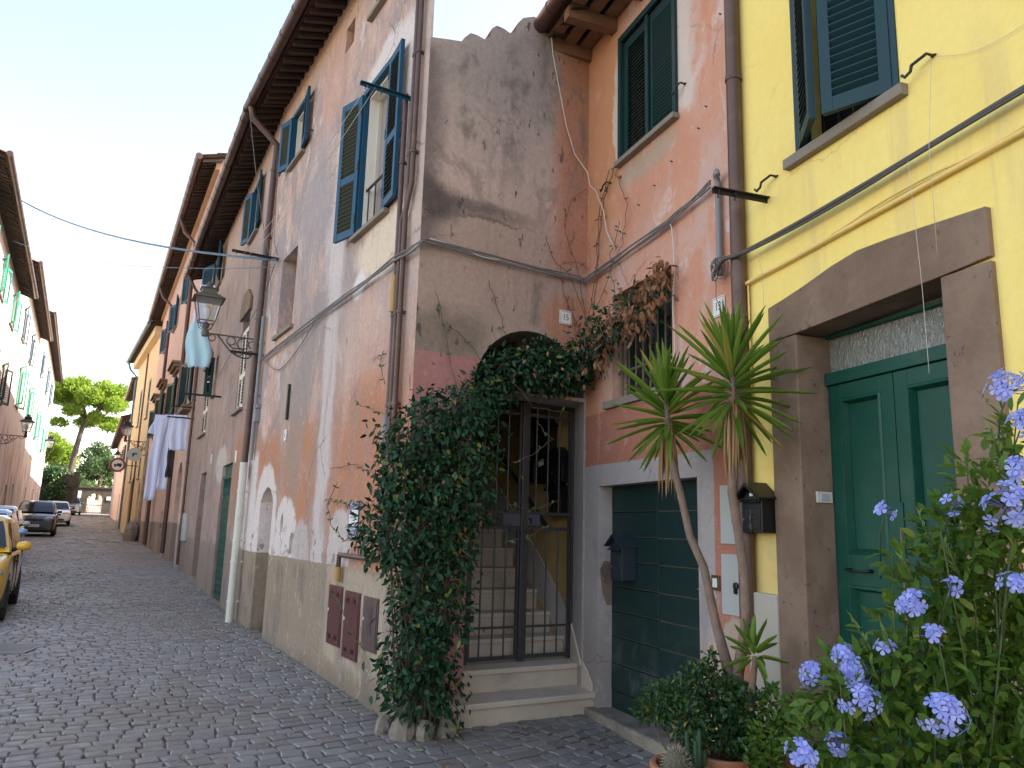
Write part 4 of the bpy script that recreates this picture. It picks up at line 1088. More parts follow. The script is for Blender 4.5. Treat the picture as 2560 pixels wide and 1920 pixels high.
build(b, 'eave_beams', mat('old eave wood', (.19, .10, .055), .85, var=.4, scale=9, bump=.4, bscale=25), H, G.M)
gutter(H, G, -2.5, .17, 6.50, .60, .075)
pipe(H, G, [(-2.395, .5, 6.42), (-2.395, .3, 6.3), (-2.395, .055, 6.0), (-2.395, .055, 1.05)], .052, BROWNP, 'downpipe', (4.74, 3.0), 'brown painted rain pipe where the salmon and yellow walls meet', n=16)
pipe(H, G, [(-2.16, .035, 3.36), (-2.16, .035, 4.06), (-2.17, .06, 4.11), (-2.20, .075, 4.12), (-2.22, .08, 4.08)], .022, GREYP, 'conduit', (4.0,))
for u, z in ((-.6, 4.3), (-1.0, 4.35), (-1.26, 4.42), (-1.52, 4.52), (-1.9, 4.62), (-2.0, 4.75), (-2.15, 3.75), (-2.2, 5.4), (-2.22, 5.9)):
    b = MB(); b.tube([(u, -.02, z), (u, .02, z + .004)], .005, 6); build(b, 'wall_peg', IRON, H, G.M)

# ---- letterbox on the plank door, grey meter boxes, bell push, number plates
letterbox('letterbox', 'dark blue grey gabled letterbox hung on the plank garage door', G, -.60, 1.165, .20, .285, .14, mat('blue grey steel', (.028, .040, .052), .45, .2, var=.15), off=-.139)
for z0, lb in ((1.50, 'upper of the two pale grey meter boxes beside the downpipe'), (1.045, 'lower of the two pale grey meter boxes, with a black lock')):
    T = G.at(-2.175, 0, z0)
    t = thing('meter_box', lb, 'meter box', T, 'grey meter boxes')
    b = MB(); b.box(-.105, .105, -.02, .012, 0, .39); build(b, 'box_door', BOXG, t, T, bev=.004)
    b = MB(); b.lathe([(.024, 0), (.024, .012), (.014, .016)], (0, 0, 0), 14); b.v = [(x - .055, z_ + .012, y + .19) for x, y, z_ in b.v]; b.box(-.065, -.045, .012, .03, .14, .18); build(b, 'lock', BLACK, t, T)
T = G.at(-2.0, 0, 1.24); t = thing('doorbell', 'small brass framed bell push on the salmon wall behind the yucca trunk', 'doorbell', T)
b = MB(); b.box(-.045, .045, 0, .012, -.05, .05); build(b, 'bell_frame', mat('bronze plate', (.16, .10, .045), .4, .6), t, T, bev=.003)
b = MB(); b.box(-.025, .025, .012, .018, -.03, .03); build(b, 'button', ENAM, t, T, bev=.002)
def plate(fr, u, z, wd, h, txt, label, size, tilt=0):
    T = fr.at(u, .004, z)
    t = thing('house_number_sign', label, 'number sign', T)
    b = MB(); b.box(-wd / 2, wd / 2, 0, .008, -h / 2, h / 2); build(b, 'sign_plate', ENAM, t, T, bev=.002)
    b = MB(); e = .008; f = .003
    for x0, x1, z0, z1 in ((-wd / 2 + e, wd / 2 - e, h / 2 - e - f, h / 2 - e), (-wd / 2 + e, wd / 2 - e, -h / 2 + e, -h / 2 + e + f), (-wd / 2 + e, -wd / 2 + e + f, -h / 2 + e + f, h / 2 - e - f), (wd / 2 - e - f, wd / 2 - e, -h / 2 + e + f, h / 2 - e - f)):
        b.box(x0, x1, .008, .0088, z0, z1)
    text_mb(txt, size, Matrix.Identity(4), b, .0092, sx=.82)
    build(b, 'numeral', INK, t, T)
plate(E, .25, 3.55, .135, .135, '15', 'white square number plate reading 15 above the arch', .085)
plate(G, -2.10, 3.15, .145, .145, '13', 'white square number plate reading 13 by the downpipe', .09)
plate(A, 4.07, 2.665, .13, .15, '6', 'small white number plate reading 6 on the terracotta wall', .09)

# ================================================================== YELLOW HOUSE
H = thing('yellow_house', 'bright yellow house with a stone framed green door', 'house', Y.M)
b = MB()
b.wall([(-7, -.4), (-.0, -.4), (-.0, 9), (-7, 9)], [rect(-1.42, -.60, 3.9, 5.5), rect(-1.70, -.45, -.3, 2.9), rect(-5, -3.8, 3.9, 5.5)], [.24, .30, .2])
b.quad((0, 0, 6.4), (0, -6, 6.4), (0, -6, 9), (0, 0, 9)); b.quad((0, 0, -.4), (0, -.06, -.4), (0, -.06, 9), (0, 0, 9))
b.quad((0, -6, -.4), (-7, -6, -.4), (-7, -6, 9), (0, -6, 9)); b.quad((-7, -6, -.4), (-7, 0, -.4), (-7, 0, 9), (-7, -6, 9))
build(b, 'wall', WY, H, Y.M)
b = MB(); b.box(-.31, -.03, -.02, .045, -.3, 1.215); build(b, 'dado', DADO, H, Y.M, bev=.006)
b = MB(); b.box(-7, -1.88, -.02, .045, -.3, 1.215); build(b, 'dado', DADO, H, Y.M, bev=.006)
b = MB(); lt = [(-.30, 2.762), (-.30, 2.985), (-.45, 3.005), (-.63, 3.035), (-.88, 3.085), (-1.08, 3.11), (-1.3, 3.10), (-1.49, 3.085), (-1.87, 3.05), (-1.87, 2.815), (-1.6, 2.80), (-.56, 2.765)]
b.prism(lt, -.30, .03); ds = build(b, 'door_surround', PEP, H, Y.M, bev=.008); ds['label'] = 'brown pitted stone lintel and jambs'
b = MB(); b.box(-.555, -.30, -.30, .03, .36, 2.759); build(b, 'jamb', PEP, ds, Y.M, bev=.008)
b = MB(); b.box(-.57, -.24, -.30, .055, -.3, .357); build(b, 'jamb_base', PEP, ds, Y.M, bev=.014)
b = MB(); b.box(-1.87, -1.60, -.30, .03, .36, 2.796); build(b, 'jamb', PEP, ds, Y.M, bev=.008)
b = MB(); b.box(-1.90, -1.59, -.30, .055, -.3, .357); build(b, 'jamb_base', PEP, ds, Y.M, bev=.014)
# door: frame, two panelled leaves, transom and pebbled glass over it
n0 = -.20
b = MB(); b.box(-1.60, -.555, n0 - .05, n0 + .035, 2.455, 2.53); b.box(-.575, -.555, n0 - .05, n0 + .01, 0, 2.455); b.box(-1.60, -1.58, n0 - .05, n0 + .01, 0, 2.455)
b.box(-1.6, -.555, n0 - .02, n0 + .02, 2.745, 2.765)
dr = build(b, 'door', GRND, H, Y.M, bev=.004); dr['label'] = 'green panelled double door with pebbled glass over it'
b = MB(); b.quad((-.555, n0 - .02, 2.53), (-1.60, n0 - .02, 2.53), (-1.60, n0 - .02, 2.80), (-.555, n0 - .02, 2.77)); build(b, 'fanlight', FROST, dr, Y.M)
def panel_leaf(u0, u1, name='door_leaf'):
    b = MB(); st = .09; rails = [(.06, .24), (1.30, 1.47), (2.36, 2.45)]; t = .02
    b.box(u0, u0 + st, n0 - t, n0 + t, .06, 2.45); b.box(u1 - st, u1, n0 - t, n0 + t, .06, 2.45)
    for a, c in rails: b.box(u0 + st, u1 - st, n0 - t, n0 + t, a, c)
    for z0, z1 in ((.24, 1.30), (1.47, 2.36)):
        x0, x1 = u0 + st, u1 - st; m_ = .03; d = .012
        b.box(x0 + m_, x1 - m_, n0 - t, n0 - d, z0 + m_, z1 - m_)
        ob = [(x0, n0 + t, z0), (x1, n0 + t, z0), (x1, n0 + t, z1), (x0, n0 + t, z1)]
        mb = [(x0 + m_ * .5, n0 + t + .006, z0 + m_ * .5), (x1 - m_ * .5, n0 + t + .006, z0 + m_ * .5), (x1 - m_ * .5, n0 + t + .006, z1 - m_ * .5), (x0 + m_ * .5, n0 + t + .006, z1 - m_ * .5)]
        ib = [(x0 + m_, n0 - d, z0 + m_), (x1 - m_, n0 - d, z0 + m_), (x1 - m_, n0 - d, z1 - m_), (x0 + m_, n0 - d, z1 - m_)]
        for i in range(4):
            j = (i + 1) % 4
            b.quad(ob[i], ob[j], mb[j], mb[i]); b.quad(mb[i], mb[j], ib[j], ib[i])
    return build(b, name, GRND, dr, Y.M, bev=.003)
lf = panel_leaf(-1.062, -.577)
panel_leaf(-1.578, -1.068)
b = MB(); b.box(-1.085, -1.045, n0 + .02, n0 + .028, 0.06, 1.75); build(b, 'meeting_strip', GRND, dr, Y.M, bev=.002)
b = MB(); b.box(-1.0685, -1.0615, n0 + .028, n0 + .031, 0.06, 1.62); build(b, 'worn_edge', WOODR, dr, Y.M)
hx, hz = -.76, 1.385
b = MB(); b.tube([(hx + .08, n0 + .02, hz), (hx + .08, n0 + .05, hz), (hx + .05, n0 + .06, hz - .004), (hx - .05, n0 + .06, hz - .004), (hx - .08, n0 + .05, hz), (hx - .08, n0 + .02, hz)], [.010, .009, .006, .006, .009, .010], 8)
build(b, 'handle', BLACK, lf, Y.M, smooth=True)
b = MB(); b.box(-1.6, -.55, -.34, -.30, -.3, 2.8); build(b, 'black_sheet_behind_door', DARKIN, dr, Y.M)
b = MB(); b.box(-1.62, -.54, -.3, .10, -.3, .055); build(b, 'threshold', PEP, H, Y.M, bev=.012)
# window with half open shutters
b = MB(); b.box(-.645, -.60, -.08, .012, 3.9, 5.5); b.box(-1.42, -1.375, -.08, .012, 3.9, 5.5)
yw = build(b, 'window', TEAL, H, Y.M, bev=.003); yw['label'] = 'upper window with shutters standing ajar'
b = MB(); b.quad((-.60, -.20, 3.9), (-1.42, -.20, 3.9), (-1.42, -.20, 5.5), (-.60, -.20, 5.5)); build(b, 'pane', DARKIN, yw, Y.M)
b = MB()
for u in np.linspace(-1.3, -.7, 6): b.tube([(u, -.14, 3.9), (u, -.14, 4.9)], .008, 6)
build(b, 'railing', IRON, yw, Y.M)
b = MB(); b.box(-1.47, -.52, -.18, .05, 3.83, 3.897); build(b, 'sill', SILL, yw, Y.M, bev=.006)
shutter(yw, TEAL, Y.at(-1.372, .0, 3.905) @ RZ(R(28)), .375, 1.55, .05, mid=False)
shutter(yw, TEAL, Y.at(-.648, .0, 3.93) @ RZ(R(150)), .36, 1.55, .05, mid=False)
window(H, Y, -5, -3.8, 3.9, 5.5, TEAL, 10, 10)
roof(H, Y, -7, -.1, 9.0, .6, 4)
holder(H, Y, -1.64, 3.95, .9); holder(H, Y, -.40, 3.85, .9)
T = Fr(Y.P(-.556, 0, -.12), Y.hd - 90).M @ Matrix.Translation((0, 0, 1.79))
t = thing('doorbell', 'white square bell push set in the brown stone door jamb', 'doorbell', T)
b = MB(); b.box(-.055, .055, 0, .014, -.032, .032); build(b, 'bell_frame', CREAM, t, T, bev=.003)
b = MB(); b.box(-.03, .03, .014, .019, -.02, .02); build(b, 'button', mat('bell button', (.42, .44, .48), .4), t, T, bev=.002)
letterbox('letterbox', 'ornate black gabled letterbox on the yellow wall by the stone jamb', Y, -.19, 1.577, .20, .215, .115, BLACK, ornate=True)

# ================================================================== THINGS FIXED TO THE WALLS
def cable(name, paths, m, label, cat, r=.009, n=6, group=None):
    """label: one string (the strands run together as one cable) or a list (one thing per path)"""
    if isinstance(label, str):
        b = MB()
        for i, p in enumerate(paths): b.tube(smooth(p) if 3 < len(p) < 12 else p, r[i] if isinstance(r, (list, tuple)) else r, n)
        return tag(build(b, name, m, smooth=True), label, cat, group)
    for i, p in enumerate(paths):
        b = MB(); b.tube(smooth(p) if 3 < len(p) < 12 else p, r[i] if isinstance(r, (list, tuple)) else r, n)
        tag(build(b, name, m, smooth=True), label[i], cat, group)
def sag(a, c, d, n=14):
    a, c = Vector(a), Vector(c)
    return [a + (c - a) * t - Vector((0, 0, 4 * d * t * (1 - t))) for t in np.linspace(0, 1, n)]
def bundle():
    base = [A.P(5.62, 3.90, .06), A.P(4.2, 3.925, .06), A.P(2.87, 3.95, .055), A.P(1.4, 3.945, .06), A.P(.45, 3.94, .085), A.P(.06, 3.93, .06), A.P(-.05, 3.95, .04) - E.N * -.03]
    base += [E.P(1.74, 3.975, .06), E.P(1.2, 3.965, .05), E.P(.6, 3.945, .05), E.P(.12, 3.955, .05), G.P(-.06, 3.945, .05), G.P(-.7, 3.965, .05), G.P(-1.5, 3.99, .05), G.P(-1.95, 4.03, .06), G.P(-2.17, 4.07, .07)]
    out = []
    for k in range(4):
        q = 2 * math.pi * k / 4
        pts = []
        for i in range(len(base) - 1):
            for t in (0, .25, .5, .75):
                p = base[i] + (base[i + 1] - base[i]) * t
                a = q + i * .9 + t * .9 + k
                pts.append(p + Vector((0, 0, 1)) * (.016 * math.sin(a)) + Vector((rnd.uniform(-.002, .002), rnd.uniform(-.002, .002), .019 * math.cos(a) + rnd.uniform(-.003, .003))))
        out.append(pts)
    ties = []
    return out
cable('cable_bundle', bundle(), CAB, 'bundle of grey cables running round the corner along the terracotta, mauve and salmon walls', 'cable', [.010, .0075, .0065, .006])
cable('cable', [[E.P(1.70, 4.01, .05), E.P(1.4, 3.99, .05), E.P(1.2, 3.95, .055), E.P(1.0, 3.955, .05)], [E.P(.46, 6.62, .05), E.P(.50, 6.44, .04), E.P(.47, 6.2, .04), E.P(.42, 6.0, .04), E.P(.30, 5.5, .04), E.P(.20, 5.22, .05), E.P(.05, 5.06, .06), G.P(-.16, 4.88, .06), G.P(-.27, 4.78, .05), G.P(-.41, 4.52, .04), G.P(-.47, 4.3, .04), G.P(-.62, 4.09, .04)],
                [G.P(-1.50, 4.0, .05), G.P(-1.56, 3.93, .04), G.P(-1.575, 3.6, .03), G.P(-1.55, 3.3, .03), G.P(-1.57, 2.95, .03), G.P(-1.53, 2.85, .04)]],
      CABW, ['short white wire lying on the cable bundle at the mauve corner', 'long white cable swinging down from the tiled eave across the inner corner', 'white cable hanging down beside the barred window'], 'cable', .0052)
cable('cable', [[G.P(-2.13, 3.36, .07), G.P(-2.25, 3.37, .12), G.P(-2.36, 3.40, .14), Y.P(-.14, 3.40, .10), Y.P(-.6, 3.42, .065), Y.P(-1.1, 3.435, .06), Y.P(-1.59, 3.455, .06), Y.P(-2.3, 3.49, .06), Y.P(-3.5, 3.52, .06)],
                [Y.P(-.14, 3.39, .10), Y.P(-.6, 3.395, .075), Y.P(-1.1, 3.41, .07), Y.P(-1.59, 3.44, .07), Y.P(-2.3, 3.47, .07), Y.P(-3.5, 3.5, .07)]], CABD, 'thick dark cable strung across the yellow wall', 'cable', [.015, .008], 8)
b = MB()
for i in range(7):
    c = G.P(-2.20 + rnd.uniform(-.05, .05), 3.40 + rnd.uniform(-.04, .05), .08 + rnd.uniform(0, .04)); rr = rnd.uniform(.04, .08); ax = rnd.uniform(0, 3)
    b.tube([c + G.U * (rr * math.cos(q) * math.cos(ax)) + G.N * (rr * .5 * math.cos(q) * math.sin(ax)) + Vector((0, 0, rr * math.sin(q))) for q in np.linspace(0, 2 * math.pi, 16)], .004, 5)
b.tube([G.P(-2.14, 3.36, .06), G.P(-2.16, 3.27, .07), G.P(-2.13, 3.2, .05), G.P(-2.18, 3.1, .05)], .003, 5)
tag(build(b, 'wire_coil', CAB, smooth=True), 'tangle of coiled thin wire at the foot of the conduit above plate 13', 'wire')
cable('wall_pipe', [[Y.P(.03, 3.12, .03), Y.P(.01, 3.19, .03), Y.P(-.06, 3.215, .03), Y.P(-.5, 3.235, .025), Y.P(-.99, 3.26, .025), Y.P(-1.58, 3.29, .025), Y.P(-2.3, 3.325, .025), Y.P(-3.5, 3.37, .025)],
                    [Y.P(-.9, 3.262, .03), Y.P(-1.25, 3.31, .03), Y.P(-1.6, 3.325, .03), Y.P(-1.9, 3.315, .03), Y.P(-2.4, 3.36, .03), Y.P(-3.5, 3.42, .03)], [Y.P(-.09, 3.21, .02), Y.P(-.09, 2.5, .015)]], CABY, ['thick yellow painted pipe clipped along the yellow wall', 'thinner yellow cable rising and falling over the yellow pipe', 'short upright yellow pipe below the end of the yellow pipe'], 'pipe', [.013, .008, .007], 8)
cable('string', [[Y.P(-1.52, 3.42, .09), Y.P(-1.535, 3.0, .085), Y.P(-1.545, 2.75, .085), Y.P(-1.55, 2.33, .085)], [Y.P(-1.64, 3.93, .02), Y.P(-1.645, 3.44, .085), Y.P(-1.64, 2.9, .08)], [Y.P(-.29, 3.40, .09), Y.P(-.27, 3.22, .04), Y.P(-.27, 3.0, .035)],
                 [Y.P(-1.66, 3.93, .02), Y.P(-1.9, 3.82, .015), Y.P(-2.3, 3.80, .015), Y.P(-2.8, 3.82, .015)]], CABW, ['long pale string dangling down to the green door leaf', 'shorter pale string ending in front of the stone lintel', 'short dark string from the thick cable to the left end of the lintel', 'fine string sagging along the yellow wall from the upper shutter hook'], 'string', .0014, 5)
# iron bars sticking out of the walls to carry washing lines
def line_bar(fr, u, z, n, label, m=IRON):
    T = fr.at(u, 0, z)
    t = thing('washing_line_bar', label, 'iron bar', T, 'iron washing line bars')
    b = MB(); b.box(-.018, .018, -.05, n, -.003, .003); b.box(.012, .018, -.05, n, -.032, -.003); build(b, 'angle_bar', m, t, T)
    b = MB()
    for k in (.9, .6): b.tube([(0, n * k, -.005), (0, n * k, -.03), (.02, n * k, -.05), (0, n * k, -.06)], .005, 5)
    build(b, 'line_hook', m, t, T)
line_bar(A, .39, 5.54, .52, 'dark blue iron bar by the big blue shuttered window', BLUE)
line_bar(A, 5.3, 5.40, .66, 'dark iron bar high on the terracotta wall above the blind niche')
line_bar(B, -.2, 4.03, .46, 'dark iron bar crossing the lantern bracket')
line_bar(B, 4.23, 4.01, .68, 'dark iron bar beside the narrow shutter of the brown wall')
line_bar(B, 9.24, 4.14, .64, 'lower dark iron bar carrying the white washing')
line_bar(B, 9.33, 4.43, .57, 'upper dark iron bar above the white washing')
line_bar(Y, -.31, 3.74, .42, 'dark iron bar sticking out of the yellow wall beside the downpipe')
cable('washing_line', [sag(A.P(.39, 5.52, .45), A.P(5.3, 5.37, .5), .1), sag(A.P(.39, 5.52, .38), A.P(5.3, 5.37, .42), .14), sag(B.P(4.23, 4.0, .6), B.P(9.24, 4.12, .55), .08), sag(B.P(9.33, 4.42, .5), P.P(6, 4.7, .5), .1), sag(B.P(5.2, 5.75, .25), B.P(5.2, 5.4, .7), .02), sag(A.P(5.3, 5.38, .62), B.P(8.5, 6.2, .05), .1)],
      CABW, ['outer washing line from the dark blue bar down to the bar above the niche', 'inner washing line from the dark blue bar down to the bar above the niche', 'washing line past the narrow shutter to the lower bar of the white washing', 'washing line from the upper bar along the pink house', 'short line carrying the light blue cloth', 'washing line with the pale lilac cloth above the lantern'], 'washing line', .003, 5, 'washing lines along the street')
cable('overhead_cable', [sag(A.P(5.15, 5.31, .06), L1.P(9.5, 11.3, .3), .35), sag(A.P(5.15, 5.33, .06), L1.P(9.5, 11.32, .3), .35)], CABB, 'thick blue grey cable crossing above the street', 'cable', [.012, .008])
cable('overhead_cable', [sag(A.P(5.3, 5.25, .06), L1.P(8.5, 10.2, .3), .3)], CABB, 'thin lower cable crossing above the street', 'cable', .006)
cable('wall_cable', [[A.P(5.3, 5.3, .05), A.P(5.6, 5.1, .05), B.P(.3, 4.9, .04), B.P(2.2, 4.75, .04), B.P(4.5, 4.5, .04), B.P(6.5, 4.3, .04)], [A.P(5.78, 7.3, .05), A.P(5.5, 5.7, .04), A.P(5.2, 5.42, .05)], [A.P(5.6, 5.3, .05), A.P(5.62, 4.2, .04), A.P(5.66, 3.2, .04), A.P(5.6, 2.9, .05), A.P(5.68, 2.7, .04)], [A.P(5.5, 3.9, .05), A.P(4.6, 3.6, .03), A.P(3.6, 3.75, .03), A.P(2.95, 3.93, .05)],
                     [A.P(7.2 - 1.4, 8.0, .55), A.P(5.75, 6.6, .3), A.P(5.6, 5.6, .1), A.P(5.3, 5.4, .06)]], CAB, ['grey cable sloping down the brown wall behind the lantern', 'thin grey wire falling from the eave to the bar above the niche', 'loose grey wire hanging beside the brown rain pipe', 'thin wire sagging below the cable bundle on the terracotta wall', 'pale wire dropping from the gutter in front of the upper blue shutters'], 'cable', .006, 5)
# yellow toy hanging from a line
b = MB(); c = B.P(4.6, 6.0, .35)
b.tube([c + Vector((0, 0, .5)), c + Vector((0, 0, .12))], .004, 5)
for dx in (-.05, 0, .05): b.tube([c + Vector((dx, 0, .12)), c + Vector((dx * .4, 0, -.15)), c + Vector((dx * 1.2, .01, -.3))], [.03, .045, .01], 7)
tag(build(b, 'hanging_toy', mat('yellow plastic', (.70, .52, .08), .5), smooth=True), 'small yellow trinket hanging by a thread above the lantern', 'ornament')

# ---- lanterns on scrolled brackets
def arc(cy_, cz, r, a0, a1, n=10, sq=1): return [(0, cy_ + r * math.cos(R(a)), cz + r * sq * math.sin(R(a))) for a in np.linspace(a0, a1, n)]
def lantern(T, reach, label, k=1.0, group='wall lanterns along the street', m=None):
    """bracket from the wall, then the lantern standing on its end"""
    m = m or BRONZE
    t = thing('wall_lantern', label, 'wall lantern', T, group)
    b = MB()
    b.tube([(0, -.02, .0), (0, reach - .04, .0)], .013 * k, 6)
    b.tube(smooth([(0, .03, -.26 * k), (0, .09, -.32 * k), (0, reach * .28, -.315 * k), (0, reach * .45, -.25 * k), (0, reach * .60, -.14 * k), (0, reach * .70, -.05 * k), (0, reach * .76, -.01)]), .014 * k, 6)
    b.tube(arc(.055 * k, -.235 * k, .035 * k, 200, -140, 12), .011 * k, 6)
    b.tube(arc(reach * .86, -.062 * k, .05 * k, 90, -250, 14), .011 * k, 6)
    b.tube(arc(reach * .48, -.075 * k, .065 * k, 80, 420, 16), .012 * k, 6)
    b.tube(arc(reach * .24, -.10 * k, .085 * k, 95, -230, 16), .012 * k, 6)
    b.tube(arc(reach * .30, -.235 * k, .06 * k, 60, 380, 14), .011 * k, 6)
    b.tube(smooth([(0, reach * .52, -.14 * k), (0, reach * .42, -.19 * k), (0, reach * .34, -.18 * k), (0, reach * .28, -.20 * k)]), .011 * k, 6)
    b.tube(smooth([(0, .01, -.03 * k), (0, .06, -.05 * k), (0, .10, -.10 * k), (0, .05, -.16 * k)]), .010 * k, 6)
    b.box(-.03 * k, .03 * k, -.02, .012, -.36 * k, .05 * k)
    build(b, 'bracket', m, t, T, smooth=True, auto=True)
    c = (0, reach, .0)
    b = MB(); b.lathe([(.05 * k, -.05 * k), (.06 * k, 0), (.05 * k, .045 * k), (.028 * k, .06 * k), (.05 * k, .10 * k), (.06 * k, .13 * k), (.03 * k, .16 * k), (.025 * k, .18 * k)], c, 12)
    zb = .18 * k; zt = .53 * k; hb, ht = .115 * k, .185 * k
    for sx in (-1, 1):
        for sy in (-1, 1): b.tube([(sx * .04 * k, reach + sy * .04 * k, .06 * k), (sx * .085 * k, reach + sy * .085 * k, .09 * k), (sx * hb, reach + sy * hb, zb + .01)], .007 * k, 5)
    build(b, 'lantern_stem', m, t, T, smooth=True, auto=True)
    b = MB()
    cs = [(-1, -1), (1, -1), (1, 1), (-1, 1)]
    for i in range(4):
        a, e = cs[i], cs[(i + 1) % 4]
        b.tube([(a[0] * hb, reach + a[1] * hb, zb), (a[0] * ht, reach + a[1] * ht, zt)], .009 * k, 4)
        b.tube([(a[0] * hb, reach + a[1] * hb, zb), (e[0] * hb, reach + e[1] * hb, zb)], .009 * k, 4)
    fr_ = build(b, 'lantern_frame', m, t, T)
    b = MB()
    for i in range(4):
        a, e = cs[i], cs[(i + 1) % 4]; s_ = .965
        b.quad((a[0] * hb * s_, reach + a[1] * hb * s_, zb + .005), (e[0] * hb * s_, reach + e[1] * hb * s_, zb + .005), (e[0] * ht * s_, reach + e[1] * ht * s_, zt), (a[0] * ht * s_, reach + a[1] * ht * s_, zt))
    build(b, 'lantern_glass', LGLASS, fr_, T)
    b = MB(); b.lathe([(.02 * k, zb + .02 * k), (.05 * k, zb + .10 * k), (.055 * k, zb + .2 * k), (.03 * k, zb + .26 * k)], c, 12); build(b, 'lamp_bulb', mat('opal bulb', (.75, .75, .75), .4), fr_, T, smooth=True)
    b = MB(); b.frustum((0, reach, zt), .235 * k, .225 * k, .018 * k); b.frustum((0, reach, zt + .018 * k), .215 * k, .12 * k, .075 * k); b.frustum((0, reach, zt + .093 * k), .105 * k, .115 * k, .075 * k); b.frustum((0, reach, zt + .168 * k), .135 * k, .10 * k, .02 * k)
    b.lathe([(.05 * k, zt + .188 * k), (.065 * k, zt + .21 * k), (.045 * k, zt + .235 * k), (.055 * k, zt + .25 * k), (.03 * k, zt + .28 * k), (.0 + .01, zt + .30 * k)], c, 12)
    build(b, 'lantern_roof', m, t, T, bev=.003)
    return t
lantern(B.at(.64, 0, 4.43), .75, 'large bronze lantern on a scrolled bracket by the brown rain pipe')
lantern(O.at(1.6, 0, 5.3), .9, 'dark lantern hung in front of the ochre house', 1.25, m=IRON)
lantern(F1.at(7.5, 0, 5.2), .7, 'far lantern on the narrow house, seen against the trees', 1.1, m=IRON)
lantern(LF(38).at(1.0, 0, 4.75), .9, 'lantern on the shaded cream wall across the street', 1.1, m=IRON)
lantern(LF(60).at(1.0, 0, 5.75), 1.0, 'far lantern standing out from the white house across the street', 1.35, m=IRON)

# ---- washing
def cloth(name, label, M, w0, w1, h, m, amp=.02, folds=3, shape=None, group=None, nx=14, nz=18):
    b = MB(); vs = []
    ph = rnd.uniform(0, 6)
    for j in range(nz + 1):
        t = j / nz; wd = w0 + (w1 - w0) * t
        for i in range(nx + 1):
            s_ = i / nx - .5
            x = s_ * wd; 
            if shape: x = shape(s_, t) 
            vs.append((x + .01 * math.sin(t * 9 + ph), amp * math.sin(s_ * folds * 6.28 + ph + t * 1.3) * (.4 + t) + .015 * math.sin(t * 7 + s_ * 5), -t * h + .012 * math.cos(s_ * 11 + ph) * (t > .9)))
    W_ = nx + 1
    b.add(vs, [(j * W_ + i, j * W_ + i + 1, (j + 1) * W_ + i + 1, (j + 1) * W_ + i) for j in range(nz) for i in range(nx)])
    o = build(b, name, m, None, M, smooth=True)
    so = o.modifiers.new('solid', 'SOLIDIFY'); so.thickness = .004
    return tag(o, label, 'laundry', group)
def hang(fr, u, n, z, a): return fr.at(u, n, z) @ RZ(R(a))
cloth('hanging_cloth', 'light blue cloth hanging below the lantern', hang(B, 5.2, .5, 5.66, 70), .30, .42, .95, CLOTHB, .03, 2, lambda s_, t: s_ * (.28 + .25 * math.sin(t * 2.6)) - .12 * t)
cloth('white_trousers', 'long white trousers hanging on the left of the washing', hang(B, 10, .72, 4.25, 75), .30, .26, 2.2, CLOTHW, .02, 1.5, lambda s_, t: s_ * (.30 if t < .2 else .25) + .10 * t)
cloth('white_trousers', 'second long white trousers, hanging in the middle of the washing', hang(B, 10, .52, 4.27, 75), .24, .26, 1.95, CLOTHW, .02, 1.5, lambda s_, t: s_ * .26 + .04 * t)
cloth('white_shirt', 'short white shirt hanging nearest on the washing line', hang(B, 9.6, .30, 4.24, 70), .42, .46, .92, CLOTHW, .025, 2, lambda s_, t: s_ * (.30 + .6 * min(t, .2)))
cloth('white_shirt', 'white short sleeved shirt over the long trousers', hang(B, 10.2, .74, 4.26, 75), .3, .5, .5, CLOTHW, .02, 2, lambda s_, t: s_ * (.2 + .34 * t))
cloth('dark_garment', 'small dark garment hanging behind the white washing', hang(B, 9.9, .42, 3.4, 75), .14, .16, .75, mat('dark cloth', (.03, .02, .02), .9), .02, 1)
cloth('hanging_cloth', 'pale lilac cloth on the window line above the lantern', hang(B, 6.0, .3, 6.75, 60), .30, .4, 1.0, CLOTHW, .03, 2, lambda s_, t: s_ * .34 + .12 * t)

# ---- for sale poster and meter cabinets
T = A.at(1.29, .004, 1.605); t = thing('for_sale_sign', 'narrow blue and white VENDE for sale poster on the terracotta wall', 'poster', T)
b = MB(); b.box(-.138, .138, 0, .004, -.175, .175); build(b, 'poster_sheet', NAVY, t, T)
b = MB(); b.box(-.125, .125, .004, .006, -.055, .10); build(b, 'label_panel', PAPER, t, T)
b = MB(); text_mb('VENDE', .085, Matrix.Translation((0, 0, .135)), b, .0066, sx=.86); text_mb('MEDIA-RE', .06, Matrix.Translation((0, 0, -.117)), b, .0066, sx=.82)
for z, wd in ((-.075, .09), (-.085, .10), (-.15, .1), (-.163, .06)): b.box(-wd, wd, .004, .0066, z - .003, z + .002)
build(b, 'white_lettering', PAPER, t, T)
b = MB(); text_mb('Appartamento', .028, Matrix.Translation((0, 0, .030)), b, .0072); text_mb('in Via', .024, Matrix.Translation((0, 0, -.002)), b, .0072); text_mb('Trilocale', .028, Matrix.Translation((0, 0, -.036)), b, .0072); b.box(.05, .11, .006, .0072, .055, .095)
build(b, 'printed_lines', NAVY, t, T)
